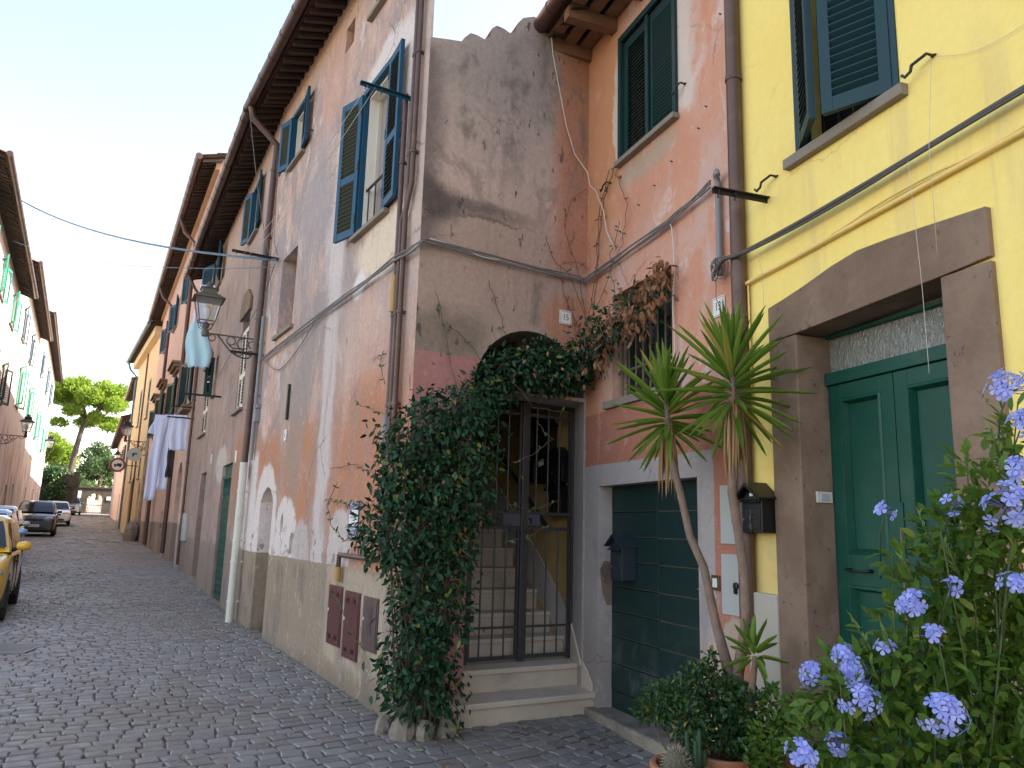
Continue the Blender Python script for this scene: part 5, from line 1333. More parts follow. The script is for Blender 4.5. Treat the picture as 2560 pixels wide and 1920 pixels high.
for (u0, u1, z0, z1), lb, m in (((1.46, 1.86, .42, .975), 'maroon metal meter cabinet farthest from the creeper', MAROON), ((.97, 1.38, .36, .955), 'maroon metal meter cabinet in the middle of three', MAROON), ((.52, .88, .495, .945), 'grey and maroon vented meter cabinet half under the creeper', mat('worn maroon grey paint', (.085, .055, .052), .45, .1, var=.3, scale=3, dirt=((.13, .14, .11), 2.5, .7)))):
    T = A.at((u0 + u1) / 2, 0, z0); w_, h = (u1 - u0) / 2, z1 - z0
    t = thing('meter_cabinet', lb, 'meter cabinet', T, 'meter cabinets in the beige base')
    b = MB(); b.box(-w_, w_, -.05, .012, 0, h); build(b, 'cabinet_frame', m, t, T, bev=.004)
    b = MB(); b.box(-w_ + .018, w_ - .018, .012, .018, .018, h - .018)
    d_ = build(b, 'cabinet_door', m, t, T, bev=.003)
    b = MB()
    for c in ((.30, .5) if 'vented' not in lb else ()):
        for x in (-.09, .09):
            for k in range(3): b.box(x - .035, x + .035, .018, .023, h - .07 - k * .014, h - .062 - k * .014); b.box(x - .035, x + .035, .018, .023, .06 + k * .014, .068 + k * .014)
    if 'vented' in lb:
        for k in range(16): b.box(-.06, .05, .018, .024, .14 + k * .014, .148 + k * .014)
        for k in range(4): b.box(-.08, .08, .018, .023, h - .08 - k * .014, h - .074 - k * .014)
    build(b, 'vent_slots', m, d_, T)
    b = MB(); b.box(w_ - .05, w_ - .035, .018, .022, h * .55, h * .6); build(b, 'lock', ENAM, d_, T)
b = MB(); b.box(8.25, 8.95, 0, .06, 1.09, 1.73); o = build(b, 'meter_box', BOXG, None, B.M, bev=.008); tag(o, 'flat pale grey meter box on the base of the brown wall', 'meter box')
b = MB(); b.box(8.6, 8.62, .06, .064, 1.1, 1.72); build(b, 'door_seam', GREYP, o, B.M)
for u, z, lb in ((4.77, 2.8, 'small white plaque above the brown door'), (1.49, 2.62, 'small white plaque beside the green garage door')):
    b = MB(); b.box(u - .06, u + .06, 0, .012, z - .1, z + .1); tag(build(b, 'plaque', ENAM, None, B.M, bev=.002), lb, 'plaque')
# round traffic signs fixed to the ochre side
def road_sign(fr, u, n, z, r, label, kind):
    T = fr.at(u, n, z) @ RZ(R(90))
    t = thing('road_sign', label, 'road sign', T)
    b = MB(); b.lathe([(r, 0), (r, .012)], (0, 0, 0), 28); b.v = [(x, z_, y) for x, y, z_ in b.v]; build(b, 'sign_disc', mat('sign ' + kind, (.26, .035, .03) if kind == 'red' else (.42, .47, .44), .5), t, T)
    if kind == 'red':
        b = MB(); b.lathe([(r * .74, 0), (r * .74, .004)], (0, 0, 0), 28); b.v = [(x, .012 + z_, y) for x, y, z_ in b.v]; build(b, 'white_field', ENAM, t, T)
        b = MB(); y0, y1 = .0162, .019
        b.box(-r * .5, r * .12, y0, y1, -r * .12, r * .22); b.box(r * .16, r * .46, y0, y1, -r * .12, r * .12); b.box(-r * .5, r * .46, y0, y1, -r * .2, -r * .13)
        for x in (-r * .32, r * .28): b.lathe([(r * .1, 0), (r * .1, .003)], (0, 0, 0), 12); b.v[-24:] = [(p[0] + x, y0 + p[2], p[1] - r * .22) for p in b.v[-24:]]
        build(b, 'lorry_symbol', INK, t, T)
    else:
        b = MB(); y0, y1 = .0125, .016; b.box(-r * .35, r * .3, y0, y1, r * .02, r * .22); b.box(r * .05, r * .3, y0, y1, -r * .3, r * .02); build(b, 'black_mark', INK, t, T)
    b = MB(); b.tube([(0, -.014, 0), (-n, -.014, 0)], .02, 6); build(b, 'sign_arm', IRON, t, T)
road_sign(O, 3.9, .95, 4.25, .36, 'round red rimmed no lorries sign sticking out from the ochre house', 'red')
road_sign(O, .2, .55, 4.55, .32, 'round pale sign disc with a black mark at the near edge of the ochre house', 'pale')

# ================================================================== END OF THE STREET: WALL WITH AN ARCH, TREES
W_c = Vector((-44.8, 84.9, 0)); WF = Fr(W_c - Vector((math.sin(R(61)), math.cos(R(61)), 0)) * -5.0, 241)
H = thing('stone_gateway', 'old tufa wall closing the street with a round arched gateway', 'wall', WF.M)
b = MB(); ac = 4.7
ap = [(ac - .72, 1.7), (ac + .72, 1.7)] + [(ac + .72 * math.cos(q), 3.5 + .72 * math.sin(q)) for q in np.linspace(0, math.pi, 13)]
b.wall([(-1, .5), (14, .5), (14, 5.0), (10, 4.9), (9.9, 4.75), (-1, 4.75)], [ap], .5)
TUFA = plaster('tufa darkened as shade', (.065, .056, .044), (.095, .08, .062), [('n', (.8, .5, .65, 1, 1), (.04, .036, .03), 0, .8, 0)], .9, None, .2)  # stone colour darkened to stand in for shade on the far walls
build(b, 'wall', TUFA, H, WF.M)
b = MB(); b.box(-1, 10, -.05, .1, 4.75, 4.95); build(b, 'coping', TUFA, H, WF.M, bev=.03)
b = MB(); b.tube([(ac - .72, -.4, 2.2), (ac + .72, -.4, 2.2)], .03, 5); b.tube([(ac - .72, -.4, 3.0), (ac + .72, -.4, 3.0)], .03, 5)
for u in np.linspace(ac - .8, ac + .8, 10): b.tube([(u, -.4, 1.8), (u, -.4, 3.1)], .02, 5)
tag(build(b, 'bar_gate', IRON, None, WF.M), 'low iron bar gate standing in the far stone archway', 'gate')
for u, z, wd, h, lb in ((6.7, 4.1, .65, .36, 'white rectangular sign on the far stone wall left of the arch'), (3.4, 3.75, .2, .2, 'small white sign on the far stone wall right of the arch')):
    T = WF.at(u, .03, z); t = thing('wall_sign', lb, 'sign', T)
    b = MB(); b.box(-wd, wd, 0, .03, -h, h); build(b, 'sign_panel', ENAM, t, T)
    b = MB()
    for k in range(3): b.box(-wd * .7, wd * .7, .03, .034, h * (.45 - .4 * k), h * (.6 - .4 * k))
    build(b, 'grey_lines', GREYP, t, T)
b = MB(); b.box(0, 6, -.4, 0, 0, 5.6); b.box(-.5, 0, -.5, .12, 0, 5.9)
IV = Fr((-41.2, 74.4, 0), 241)
tag(build(b, 'garden_wall', TUFA, None, IV.M), 'old stone garden wall with ivy at the far left end of the street', 'wall')
b = MB(); b.wall([(0, 0), (14, 0), (14, 3.2), (0, 3.2)], [], .2)
tag(build(b, 'sunlit_wall', WL[2], None, Fr((-47, 92, 0.5), 241).M), 'bright low wall seen through the far archway', 'wall')

LEAFC = leafmat('creeper leaf', (.004, .022, .009), (.024, .082, .030), (.15, .17, .03), .5, .15, .3)
LEAFD = leafmat('dry leaf', (.17, .075, .035), (.36, .20, .11), None, .7, .25, .2)
LEAFY = leafmat('yucca leaf', (.07, .15, .014), (.20, .31, .045), (.38, .30, .07), .5, .3, .3)
LEAFDRY = leafmat('yucca dry leaf', (.27, .155, .07), (.50, .34, .18), None, .8, .15, .2)
LEAFP = leafmat('plumbago leaf', (.028, .076, .010), (.12, .21, .026), (.24, .26, .05), .5, .35, .3)
LEAFS = leafmat('shrub leaf', (.012, .045, .012), (.045, .11, .022), (.25, .24, .03), .45, .25)
LEAFPINE = leafmat('pine needles', (.10, .17, .02), (.26, .36, .05), None, .7, .45, .2)
LEAFT = leafmat('tree leaf', (.035, .075, .03), (.11, .17, .06), None, .6, .4, .3)
BARK = mat('bark', (.20, .135, .095), .9, var=.4, scale=12, bump=.7, bscale=25, bdist=.02)
BARKP = mat('pine bark', (.085, .062, .05), .9, var=.4, scale=2, bump=.8, bscale=4, bdist=.1)
STEMG = mat('green stem', (.06, .085, .025), .7, var=.3, scale=20)
STEMB = mat('brown twig', (.13, .075, .045), .8, var=.3, scale=20)
FLOW = leafmat('plumbago petal', (.24, .29, .74), (.45, .49, .87), None, .6, .3, .2)

def crown_tree(name, label, base, top_blobs, trunk, n, size, lm, bm, up=.3, limbs=6, group=None):
    t = thing(name, label, 'tree', Matrix.Translation(base), group)
    pos, out, idx = blob_pts(top_blobs, n, .35)
    ax = unit(out + rdir(n) * .9 + np.array([0, 0, up]))
    leaves('crown', pos, ax, unit(out + rdir(n) * .8), size * (0.6 + .8 * nrg.random(n)), size * .55 * (0.7 + .6 * nrg.random(n)), lm, t)
    b = MB(); b.tube([p for p, r in trunk], [r for p, r in trunk], 10)
    e = Vector(trunk[-1][0]); r0 = trunk[-1][1]
    for k in range(limbs):
        c = Vector(top_blobs[k % len(top_blobs)][0]); m_ = e + (c - e) * .5 + Vector((rnd.uniform(-.3, .3), rnd.uniform(-.3, .3), -.3)) * (c - e).length * .3
        b.tube([e - Vector((0, 0, r0)), m_, c], [r0 * .6, r0 * .4, r0 * .12], 6)
    build(b, 'trunk', bm, t, Matrix.Identity(4), smooth=True)
    return t
pc = Vector((-53.6, 98.4, 0))
pb = []
for k in range(26):
    a = rnd.uniform(0, 6.28); d = 4.6 * math.sqrt(rnd.random()); hz = 14.6 + 3.2 * math.sqrt(max(0, 1 - (d / 5.2) ** 2)) + rnd.uniform(-.7, .4)
    pb.append(((pc.x + d * math.cos(a), pc.y + d * math.sin(a), hz), (rnd.uniform(.9, 1.6), rnd.uniform(.9, 1.6), rnd.uniform(.7, 1.15))))
for k in range(10):
    a = rnd.uniform(0, 6.28); d = rnd.uniform(2.2, 4.8)
    pb.append(((pc.x + d * math.cos(a), pc.y + d * math.sin(a), rnd.uniform(13.6, 14.6)), (rnd.uniform(.8, 1.3), rnd.uniform(.8, 1.3), rnd.uniform(.45, .7))))
pb += [((-56.3, 96.6, 13.2), (1.1, 1.1, .5)), ((-51.2, 99.6, 13.0), (1.4, 1.2, .5))]
crown_tree('pine_tree', 'tall umbrella pine with a flat sunlit crown beyond the end of the street', (-54.9, 97.7, 2), pb,
           [((-54.95, 97.7, 1.5), .42), ((-54.8, 97.75, 6.5), .36), ((-54.45, 97.9, 10), .33), ((-54.1, 98.05, 12.6), .30), ((-53.7, 98.3, 14.2), .25)], 26000, .36, LEAFPINE, BARKP, .8, 14)
def bl(cx, cy, cz, R_, H_, k, s):
    o = []
    for i in range(k):
        v = [rnd.gauss(0, .45) for _ in range(3)]
        o.append(((cx + v[0] * R_, cy + v[1] * R_, cz + v[2] * H_), (rnd.uniform(.6, 1.1) * s, rnd.uniform(.6, 1.1) * s, rnd.uniform(.5, .95) * s)))
    return o
crown_tree('pine_tree', 'smaller round light green tree left of the tall pine trunk', (-60.3, 103.8, 2), bl(-60.2, 103.7, 10.0, 2.6, 2.0, 16, 1.3), [((-60.3, 103.8, 1.5), .3), ((-60.2, 103.7, 7.5), .25), ((-60.2, 103.7, 9.5), .2)], 7000, .4, LEAFPINE, BARKP, .5, 8)
crown_tree('leafy_tree', 'dark grey green leafy tree standing over the far archway', (-48, 92.2, 2), bl(-47.9, 92.1, 7.4, 2.6, 1.5, 20, 1.15), [((-48, 92.2, 1.5), .3), ((-48, 92.2, 5), .25), ((-47.9, 92.1, 6.5), .2)], 8000, .34, LEAFT, BARK, .2, 8)
crown_tree('leafy_tree', 'hazy green tree low behind the far stone wall', (-55, 100, 2), bl(-54, 99, 5.2, 3.5, 1.0, 14, 1.2), [((-55, 100, 1.5), .2), ((-55, 100, 4), .16), ((-54.5, 99.5, 5), .12)], 4000, .34, LEAFT, BARK, .2, 6)
iv = [((-42.2 + rnd.uniform(-1.5, .8), 73.4 + rnd.uniform(-.9, .5), rnd.uniform(3.2, 6.0)), (.6, .6, .6)) for _ in range(16)]
pos, out, _ = blob_pts(iv, 5000, .5)
o = leaves('ivy', pos, unit(out + rdir(5000) * .8 - np.array([0, 0, .5])), unit(out + rdir(5000) * .6), .2, .13, LEAFS); tag(o, 'bright ivy hanging over the garden wall at the far left', 'ivy')

# ================================================================== CARS
CARGL = mat('car glass', (.018, .025, .034), .1, var=.02, spec=.35)
TYRE = mat('tyre', (.012, .012, .012), .85)
RIM = mat('wheel rim', (.32, .32, .33), .35, .7)
HEADL = _glass('headlamp', (.42, .42, .40), .15)
CPLAST = mat('black car plastic', (.014, .014, .015), .6)
def paint(name, c, metal=0): return mat(name, c, .28, metal, var=.02, coat=.8)
def car(T, label, pm, L=3.9, Wd=1.6, H=1.45, hood=.92, kind='hatch', plate=True, logo=False, mirror=None, bump=None, group='cars parked along the left of the street'):
    """front faces local +x; z = 0 on the road"""
    t = thing('parked_car', label, 'car', T, group)
    hw = Wd / 2
    x0, x1 = -L / 2, L / 2
    ws, wt = (x1 - L * .30, x1 - L * .46)          # windscreen foot / top
    if kind == 'van': ws, wt = x1 - L * .22, x1 - L * .42
    rt_, rb = x0 + L * .13, x0 + L * .03
    belt = hood + .02
    def lower_top(x):
        if x > ws: q = (x - ws) / (x1 - ws); return belt - .03 * q - .20 * q ** 3
        return belt + .04 * (1 - (x - x0) / (ws - x0))
    b = MB(); xs = [x0, x0 + .05, x0 + .16, x0 + .5, x0 + L * .25, x0 + L * .4, 0.0, ws - .3, ws, ws + (x1 - ws) * .3, ws + (x1 - ws) * .6, x1 - .2, x1 - .08, x1]
    xs = sorted(xs); rings = []
    for x in xs:
        e = abs(x) / (L / 2); wsc = 1 - .11 * max(0, (e - .72) / .28) ** 2.2 - (.05 if e > .999 else 0)
        w_ = hw * wsc; zt = lower_top(x); zb = .20 + (.10 if e > .97 else 0)
        if e > .999: zt -= .10
        half = [(w_ * .90, zb), (w_ * .985, zb + .10), (w_, .50), (w_ * .985, zt - .16), (w_ * .955, zt - .05), (w_ * .88, zt)]
        rings.append([(x, y, z) for y, z in half] + [(x, 0, zt + .03 * (x > ws))] + [(x, -y, z) for y, z in half[::-1]])
    n = len(rings[0]); vs = [p for r in rings for p in r]
    fs = [(i * n + k, i * n + k + 1, (i + 1) * n + k + 1, (i + 1) * n + k) for i in range(len(rings) - 1) for k in range(n - 1)]
    fs += [tuple(range(n)), tuple((len(rings) - 1) * n + k for k in range(n - 1, -1, -1))]
    fs += [(i * n, (i + 1) * n, (i + 1) * n + n - 1, i * n + n - 1) for i in range(len(rings) - 1)]
    b.add(vs, fs)
    bd = build(b, 'body', pm, t, T, smooth=True, auto=True)
    bd.modifiers.new('sub', 'SUBSURF').levels = 1; bd.modifiers['sub'].render_levels = 2
    # cabin
    b = MB(); zr = H
    st = [(rb, belt, .90, .90), (rb + (rt_ - rb) * .5, belt + (zr - belt) * .55, .86, .80), (rt_, zr - .06, .80, .74), (rt_ + .3, zr, .79, .72), ((rt_ + wt) / 2, zr + .01, .80, .73), (wt + .02, zr - .02, .79, .72), ((wt + ws) / 2, (zr + belt) / 2 + .02, .85, .80), (ws, belt, .92, .90)]
    rings = []
    for x, z, wm, wt2 in st:
        full = min(1, (z - belt) / (zr - belt)); wb = hw * .93
        half = [(wb, belt - .03), (wb + (hw * wt2 - wb) * .5 * full, belt + (z - belt) * .5), (hw * wt2 + .02 * full, z - .05 * full), (hw * wt2 * .86, z)]
        rings.append([(x, y, zz) for y, zz in half] + [(x, 0, z + .012)] + [(x, -y, zz) for y, zz in half[::-1]])
    n = len(rings[0]); vs = [p for r in rings for p in r]
    b.add(vs, [(i * n + k, i * n + k + 1, (i + 1) * n + k + 1, (i + 1) * n + k) for i in range(len(rings) - 1) for k in range(n - 1)])
    cb = build(b, 'cabin', pm, bd, T, smooth=True, auto=True)
    def side_y(x, z): 
        full = (z - belt) / (zr - belt); wb = hw * .93; return wb + (hw * .73 + .02 - wb) * full + .012
    for s_ in (-1, 1):
        zb_, zt_ = belt + .03, zr - .10
        xf_b, xf_t = ws - .18, wt - .06; xr_b, xr_t = rb + .22, rt_ + .14; xm = x0 + L * .46
        for a_b, a_t, c_b, c_t in (((xr_b, xr_t, xm - .05, xm - .05)), (xm + .03, xm + .03, xf_b, xf_t)):
            b = MB(); g = 4; vs = []
            for j in range(g + 1):
                q = j / g; z = zb_ + (zt_ - zb_) * q
                for xx in (a_b + (a_t - a_b) * q, c_b + (c_t - c_b) * q): vs.append((xx, s_ * side_y(xx, z), z))
            b.add(vs, [(2 * j, 2 * j + 1, 2 * j + 3, 2 * j + 2) for j in range(g)])
            build(b, 'side_window', CARGL, cb, T)
    b = MB(); vs = []
    for j in range(5):
        q = j / 4; x = ws - .06 + (wt + .06 - ws + .06) * q; z = belt + .06 + (zr - .09 - belt - .06) * q + .03 * math.sin(q * 3.14)
        for k in range(7): s_ = k / 3 - 1; vs.append((x + .045 + .05 * (1 - s_ * s_), s_ * hw * (.84 - .16 * q), z + .012))
    b.add(vs, [(j * 7 + k, j * 7 + k + 1, (j + 1) * 7 + k + 1, (j + 1) * 7 + k) for j in range(4) for k in range(6)])
    build(b, 'windscreen', CARGL, cb, T, smooth=True)
    # front: grille, bumper, lamps, plate
    b = MB(); b.box(x1 - .10, x1 + .012, -hw * .62, hw * .62, .28, .40); b.box(x1 - .12, x1 + .006, -hw * .40, hw * .40, hood - .34, hood - .24); build(b, 'grille', CPLAST, bd, T, bev=.01)
    if bump: b = MB(); b.box(x1 - .25, x1 + .018, -hw * .92, hw * .92, .22, .50); build(b, 'bumper', bump, bd, T, bev=.05)
    for s_ in (-1, 1):
        b = MB(); b.lathe([(.01, -.05), (.10, -.04), (.14, 0), (.12, .03), (.01, .045)], (0, 0, 0), 14)
        b.v = [(x1 - .03 + z * .9, s_ * hw * .68 + y * 1.35 - 0, hood - .22 + x * .62) for x, y, z in b.v]
        b.v = [(x - abs(y - s_ * hw * .5) * .28, y, z) for x, y, z in b.v]
        build(b, 'headlight', HEADL, bd, T, smooth=True)
        b = MB(); mz = belt + .09
        b.lathe([(.01, -.10), (.06, -.08), (.075, 0), (.06, .08), (.01, .10)], (0, 0, 0), 12); b.v = [(ws - .12 + x * .75, s_ * (hw + .09) + z, mz + y * .9) for x, y, z in b.v]
        mr = build(b, 'wing_mirror', mirror or pm, bd, T, smooth=True)
        b = MB(); b.tube([(ws - .14, s_ * hw * .9, belt + .02), (ws - .13, s_ * (hw + .05), mz - .02)], .03, 8); build(b, 'mirror_arm', CPLAST, mr, T, smooth=True)
        b = MB(); y = s_ * (hw + .003)
        for x in (xm - .01, ws - .22): b.box(x - .004, x + .004, y - .03, y - .0005, .34, belt - .06)
        build(b, 'door_seams', CPLAST, bd, T)
        b = MB(); b.box(xm + .10, xm + .24, y - .02, y + .016, belt - .17, belt - .14); build(b, 'door_handle', CPLAST, bd, T, bev=.004)
        for wx in (x1 - L * .185, x0 + L * .175):
            b = MB(); b.lathe([(.20, -.09), (.27, -.09), (.29, -.06), (.29, .06), (.27, .09), (.20, .09)], (0, 0, 0), 24); b.v = [(wx + x, s_ * (hw - .085) + z, .29 + y) for x, y, z in b.v]
            wh = build(b, 'wheel', TYRE, t, T, smooth=True, auto=True)
            b = MB(); b.lathe([(.02, .06), (.06, .075), (.19, .055), (.205, .08), (.205, -.02)], (0, 0, 0), 20); b.v = [(wx + x, s_ * (hw - .085 + z), .29 + y) for x, y, z in b.v]; build(b, 'rim', RIM, wh, T, smooth=True, auto=True)
            b = MB(); b.lathe([(.345, -.05), (.345, .07), (.30, .072), (.29, -.05)], (0, 0, 0), 24); b.v = [(wx + x, s_ * (hw - .076) + s_ * z, .30 + y) for x, y, z in b.v if True]; b.v = [(x, y, max(z, .20)) for x, y, z in b.v]; build(b, 'wheel_arch', CPLAST, bd, T, smooth=True, auto=True)
    if plate:
        b = MB(); b.box(x1 + .012, x1 + .022, -.26, .26, .42, .53); pl = build(b, 'number_plate', ENAM, bd, T)
        b = MB(); b.box(x1 + .022, x1 + .025, -.26, -.22, .42, .53); b.box(x1 + .022, x1 + .025, .22, .26, .42, .53); build(b, 'blue_band', mat('plate blue', (.02, .10, .35), .4), pl, T)
        b = MB()
        for k in range(7): b.box(x1 + .022, x1 + .025, -.19 + k * .055, -.16 + k * .055, .445, .505)
        build(b, 'plate_marks', INK, pl, T)
    if logo:
        b = MB()
        for dz in (0, .055):
            for s_ in (-1, 1): b.tube([(x1 - .03, 0, hood - .16 + dz), (x1 - .05, s_ * .09, hood - .215 + dz)], .014, 6)
        build(b, 'badge', mat('chrome', (.6, .6, .6), .2, .9), bd, T)
    b = MB(); b.box(x0 + .2, x1 - .2, -hw * .8, hw * .8, .16, .24); build(b, 'underbody', CPLAST, bd, T)
    return t
def cpos(s_, p_, hd=151.5):
    q = SD * s_ + _n * p_
    return Fr((q.x, q.y, float(gz(q.x, q.y))), hd).M
YEL = paint('yellow car paint', (.72, .42, .02))
car(cpos(14.4, -1.48, 152), 'small yellow hatchback parked nearest at the left edge', YEL, 3.34, 1.5, 1.44, .90, plate=True)
car(cpos(19.6, -1.84, 151.5), 'silver blue hatchback parked right behind the yellow car', paint('silver blue car paint', (.20, .32, .46), .3), 3.7, 1.6, 1.47, .92)
car(cpos(25.2, -2.08, 151.5), 'pale grey car with a white wing mirror, third in the parked row', paint('pale grey car paint', (.42, .43, .45), .3), 3.9, 1.64, 1.50, .94)
car(cpos(44.4, -1.72, 151.5), 'black car with a chevron badge and number plate, parked ahead of the white car', paint('black car paint', (.012, .013, .018)), 4.0, 1.74, 1.64, 1.02, kind='van', logo=True)
car(cpos(56.5, -1.22, 151.5), 'white hatchback parked between the black and the silver car', paint('white car paint', (.66, .68, .70)), 4.0, 1.7, 1.46, .93, mirror=CPLAST)
car(cpos(86, -.65, 151.5), 'silver rounded car parked farthest, in front of the stone wall', paint('silver car paint', (.36, .38, .40), .4), 4.3, 1.75, 1.62, 1.05)

# ================================================================== MANHOLE COVERS, STONES
def manhole(x, y, hd, a, c, label):
    z = float(gz(x, y)); T = Fr((x, y, z), hd).M
    t = thing('manhole_cover', label, 'manhole cover', T)
    b = MB(); b.box(-a, a, -c, c, -.03, .012); build(b, 'cover_frame', mat('cast iron cover', (.16, .155, .15), .5, .3, var=.2, scale=12), t, T, bev=.004)
    b = MB()
    for i in range(int(a / .035) * 2 - 1):
        for j in range(int(c / .035) * 2 - 1): b.box(-a + .05 + i * .035, -a + .066 + i * .035, -c + .05 + j * .035, -c + .072 + j * .035, .012, .018)
    build(b, 'tread_studs', mat('worn iron stud', (.24, .23, .22), .45, .4), t, T)
manhole(-5.62, 9.25, -12, .34, .30, 'square studded iron manhole cover in the cobbles at the left')
manhole(-17.7, 32.5, -28, .3, .3, 'distant square manhole cover in the middle of the street')
def rock(name, x, y, z, r, label, seed, m=STONE, flat=.8, group=None):
    import random as _r
    q = _r.Random(seed); me = bpy.data.meshes.new(name)
    b = MB(); n, k = 9, 6; prof = []
    vs = []; 
    dirs = [(q.uniform(-1, 1), q.uniform(-1, 1), q.uniform(-1, 1), q.uniform(.62, .9)) for _ in range(9)]
    for j in range(k + 1):
        th = math.pi * j / k
        for i in range(n):
            ph = 2 * math.pi * i / n; d = Vector((math.sin(th) * math.cos(ph), math.sin(th) * math.sin(ph), math.cos(th)))
            rr = 1.0
            for a, c, e, lim in dirs:
                v = Vector((a, c, e)).normalized(); dt = d.dot(v)
                if dt > .01: rr = min(rr, lim / dt)
            vs.append((d.x * r[0] * rr, d.y * r[1] * rr, d.z * r[2] * rr))
    b.add(vs, [(j * n + i, j * n + (i + 1) % n, (j + 1) * n + (i + 1) % n, (j + 1) * n + i) for j in range(k) for i in range(n)])
    o = build(b, name, m, None, Matrix.Translation((x, y, z)) @ RZ(seed), bev=.006)
    return tag(o, label, 'stone', group)
rock('edging_stone', -.74, 6.14, .07, (.12, .10, .14), 'pale rough stone at the creeper root, leftmost and tallest', 3, group='stones round the creeper root')
rock('edging_stone', -.57, 6.17, .06, (.12, .09, .12), 'squarish rough stone in the middle at the creeper root', 11, group='stones round the creeper root')
rock('edging_stone', -.42, 6.27, .06, (.11, .09, .13), 'rough stone at the creeper root, beside the steps', 17, group='stones round the creeper root')
rock('edging_stone', -.90, 6.30, .05, (.10, .09, .10), 'small flat stone at the creeper root, against the beige wall', 23, group='stones round the creeper root')
q_ = O.P(-.1, 0, .35); rock('guard_stone', q_.x, q_.y, float(gz(q_.x, q_.y)) + .3, (.45, .4, .65), 'big dark guard stone at the foot of the corner before the ochre house', 31)

# ================================================================== CLIMBER ON THE CORNER
MAIN = [((-0.474, 6.182, 2.469), (0.337, 0.26, 0.209)), ((-0.686, 6.162, 2.267), (0.368, 0.26, 0.272)), ((-0.367, 6.189, 2.183), (0.304, 0.243, 0.304)), ((-0.608, 6.17, 1.922), (0.446, 0.26, 0.334)), ((-0.827, 6.145, 1.977), (0.207, 0.217, 0.271)), ((-0.383, 6.188, 1.774), (0.255, 0.229, 0.286)), ((-0.715, 6.159, 1.579), (0.461, 0.26, 0.302)), ((-0.906, 6.133, 1.452), (0.27, 0.216, 0.207)), ((-0.461, 6.183, 1.403), (0.207, 0.178, 0.223)), ((-0.636, 6.167, 1.217), (0.29, 0.24, 0.26)), ((-0.66, 6.165, 0.93), (0.22, 0.2, 0.25)), ((-0.472, 6.182, 0.953), (0.208, 0.204, 0.256)), ((-0.666, 6.164, 0.6), (0.25, 0.22, 0.27)), ((-0.50, 6.182, 0.66), (0.14, 0.15, 0.18)), ((-0.623, 6.169, 0.314), (0.24, 0.2, 0.19)), ((-0.807, 6.147, 0.456), (0.161, 0.155, 0.194)), ((-0.43, 6.185, 0.316), (0.13, 0.156, 0.195))]
ARCHB = [((-0.229, 6.746, 2.74), (0.211, 0.169, 0.211)), ((-0.305, 6.643, 2.613), (0.19, 0.166, 0.207)), ((-0.078, 6.87, 2.97), (0.288, 0.17, 0.198)), ((0.174, 6.97, 3.04), (0.293, 0.17, 0.219)), ((0.433, 7.03, 3.05), (0.294, 0.17, 0.221)), ((0.652, 6.97, 3.138), (0.184, 0.147, 0.166)), ((-.09, 6.80, 2.93), (.2, .15, .16)), ((.12, 6.88, 2.98), (.22, .15, .18)), ((.36, 6.98, 2.97), (.2, .15, .18)), ((.56, 7.02, 3.0), (.14, .13, .15)), ((0.72, 6.762, 3.239), (0.144, 0.158, 0.198)), ((0.773, 6.605, 3.274), (0.159, 0.155, 0.194)), ((0.866, 6.392, 3.326), (0.154, 0.151, 0.189)), ((0.968, 6.175, 3.372), (0.13, 0.124, 0.15)), ((1.07, 6.006, 3.458), (0.10, 0.10, 0.12))]
DRY = [((0.911, 6.234, 3.284), (0.151, 0.121, 0.151)), ((1.007, 6.016, 3.327), (0.147, 0.13, 0.163)), ((1.089, 5.85, 3.459), (0.128, 0.115, 0.144)), ((1.125, 5.792, 3.555), (0.08, 0.089, 0.112)), ((0.751, 6.557, 3.118), (0.122, 0.111, 0.139))]
t = thing('climbing_plant', 'big dark green climber over the corner and arch, drying brown towards the window', 'climber', Matrix.Translation((-.6, 6.2, 0)))
def climber(blobs, n, dens, name, m, ln=.062, droop=.5):
    pos, out, idx = blob_pts(blobs, n, .5)
    pos = pos + nrg.normal(size=pos.shape) * dens * (nrg.random((n, 1)) < .4)
    ax = unit(out * .7 + rdir(n) * .75 + np.array([0, -.1, -droop]))
    no = unit(out + rdir(n) * .55 + np.array([0, -.25, .35]))
    return leaves(name, pos, ax, no, ln * (.6 + .7 * nrg.random(n)), ln * .5 * (.7 + .5 * nrg.random(n)), m, t, segs=2)
climber(MAIN, 5200, .07, 'foliage', LEAFC, .07)
climber(MAIN, 2600, .04, 'foliage', LEAFC, .048)
climber(MAIN[:6], 60, .06, 'dry_leaves', LEAFD, .055, 1.2)
climber(ARCHB[:10], 3700, .05, 'foliage', LEAFC)
climber(ARCHB[10:], 520, .07, 'foliage', LEAFC)
climber(DRY, 400, .07, 'dry_leaves', LEAFD, .07, 1.2)
climber(ARCHB[3:12], 130, .06, 'dry_leaves', LEAFD, .06, 1.3)
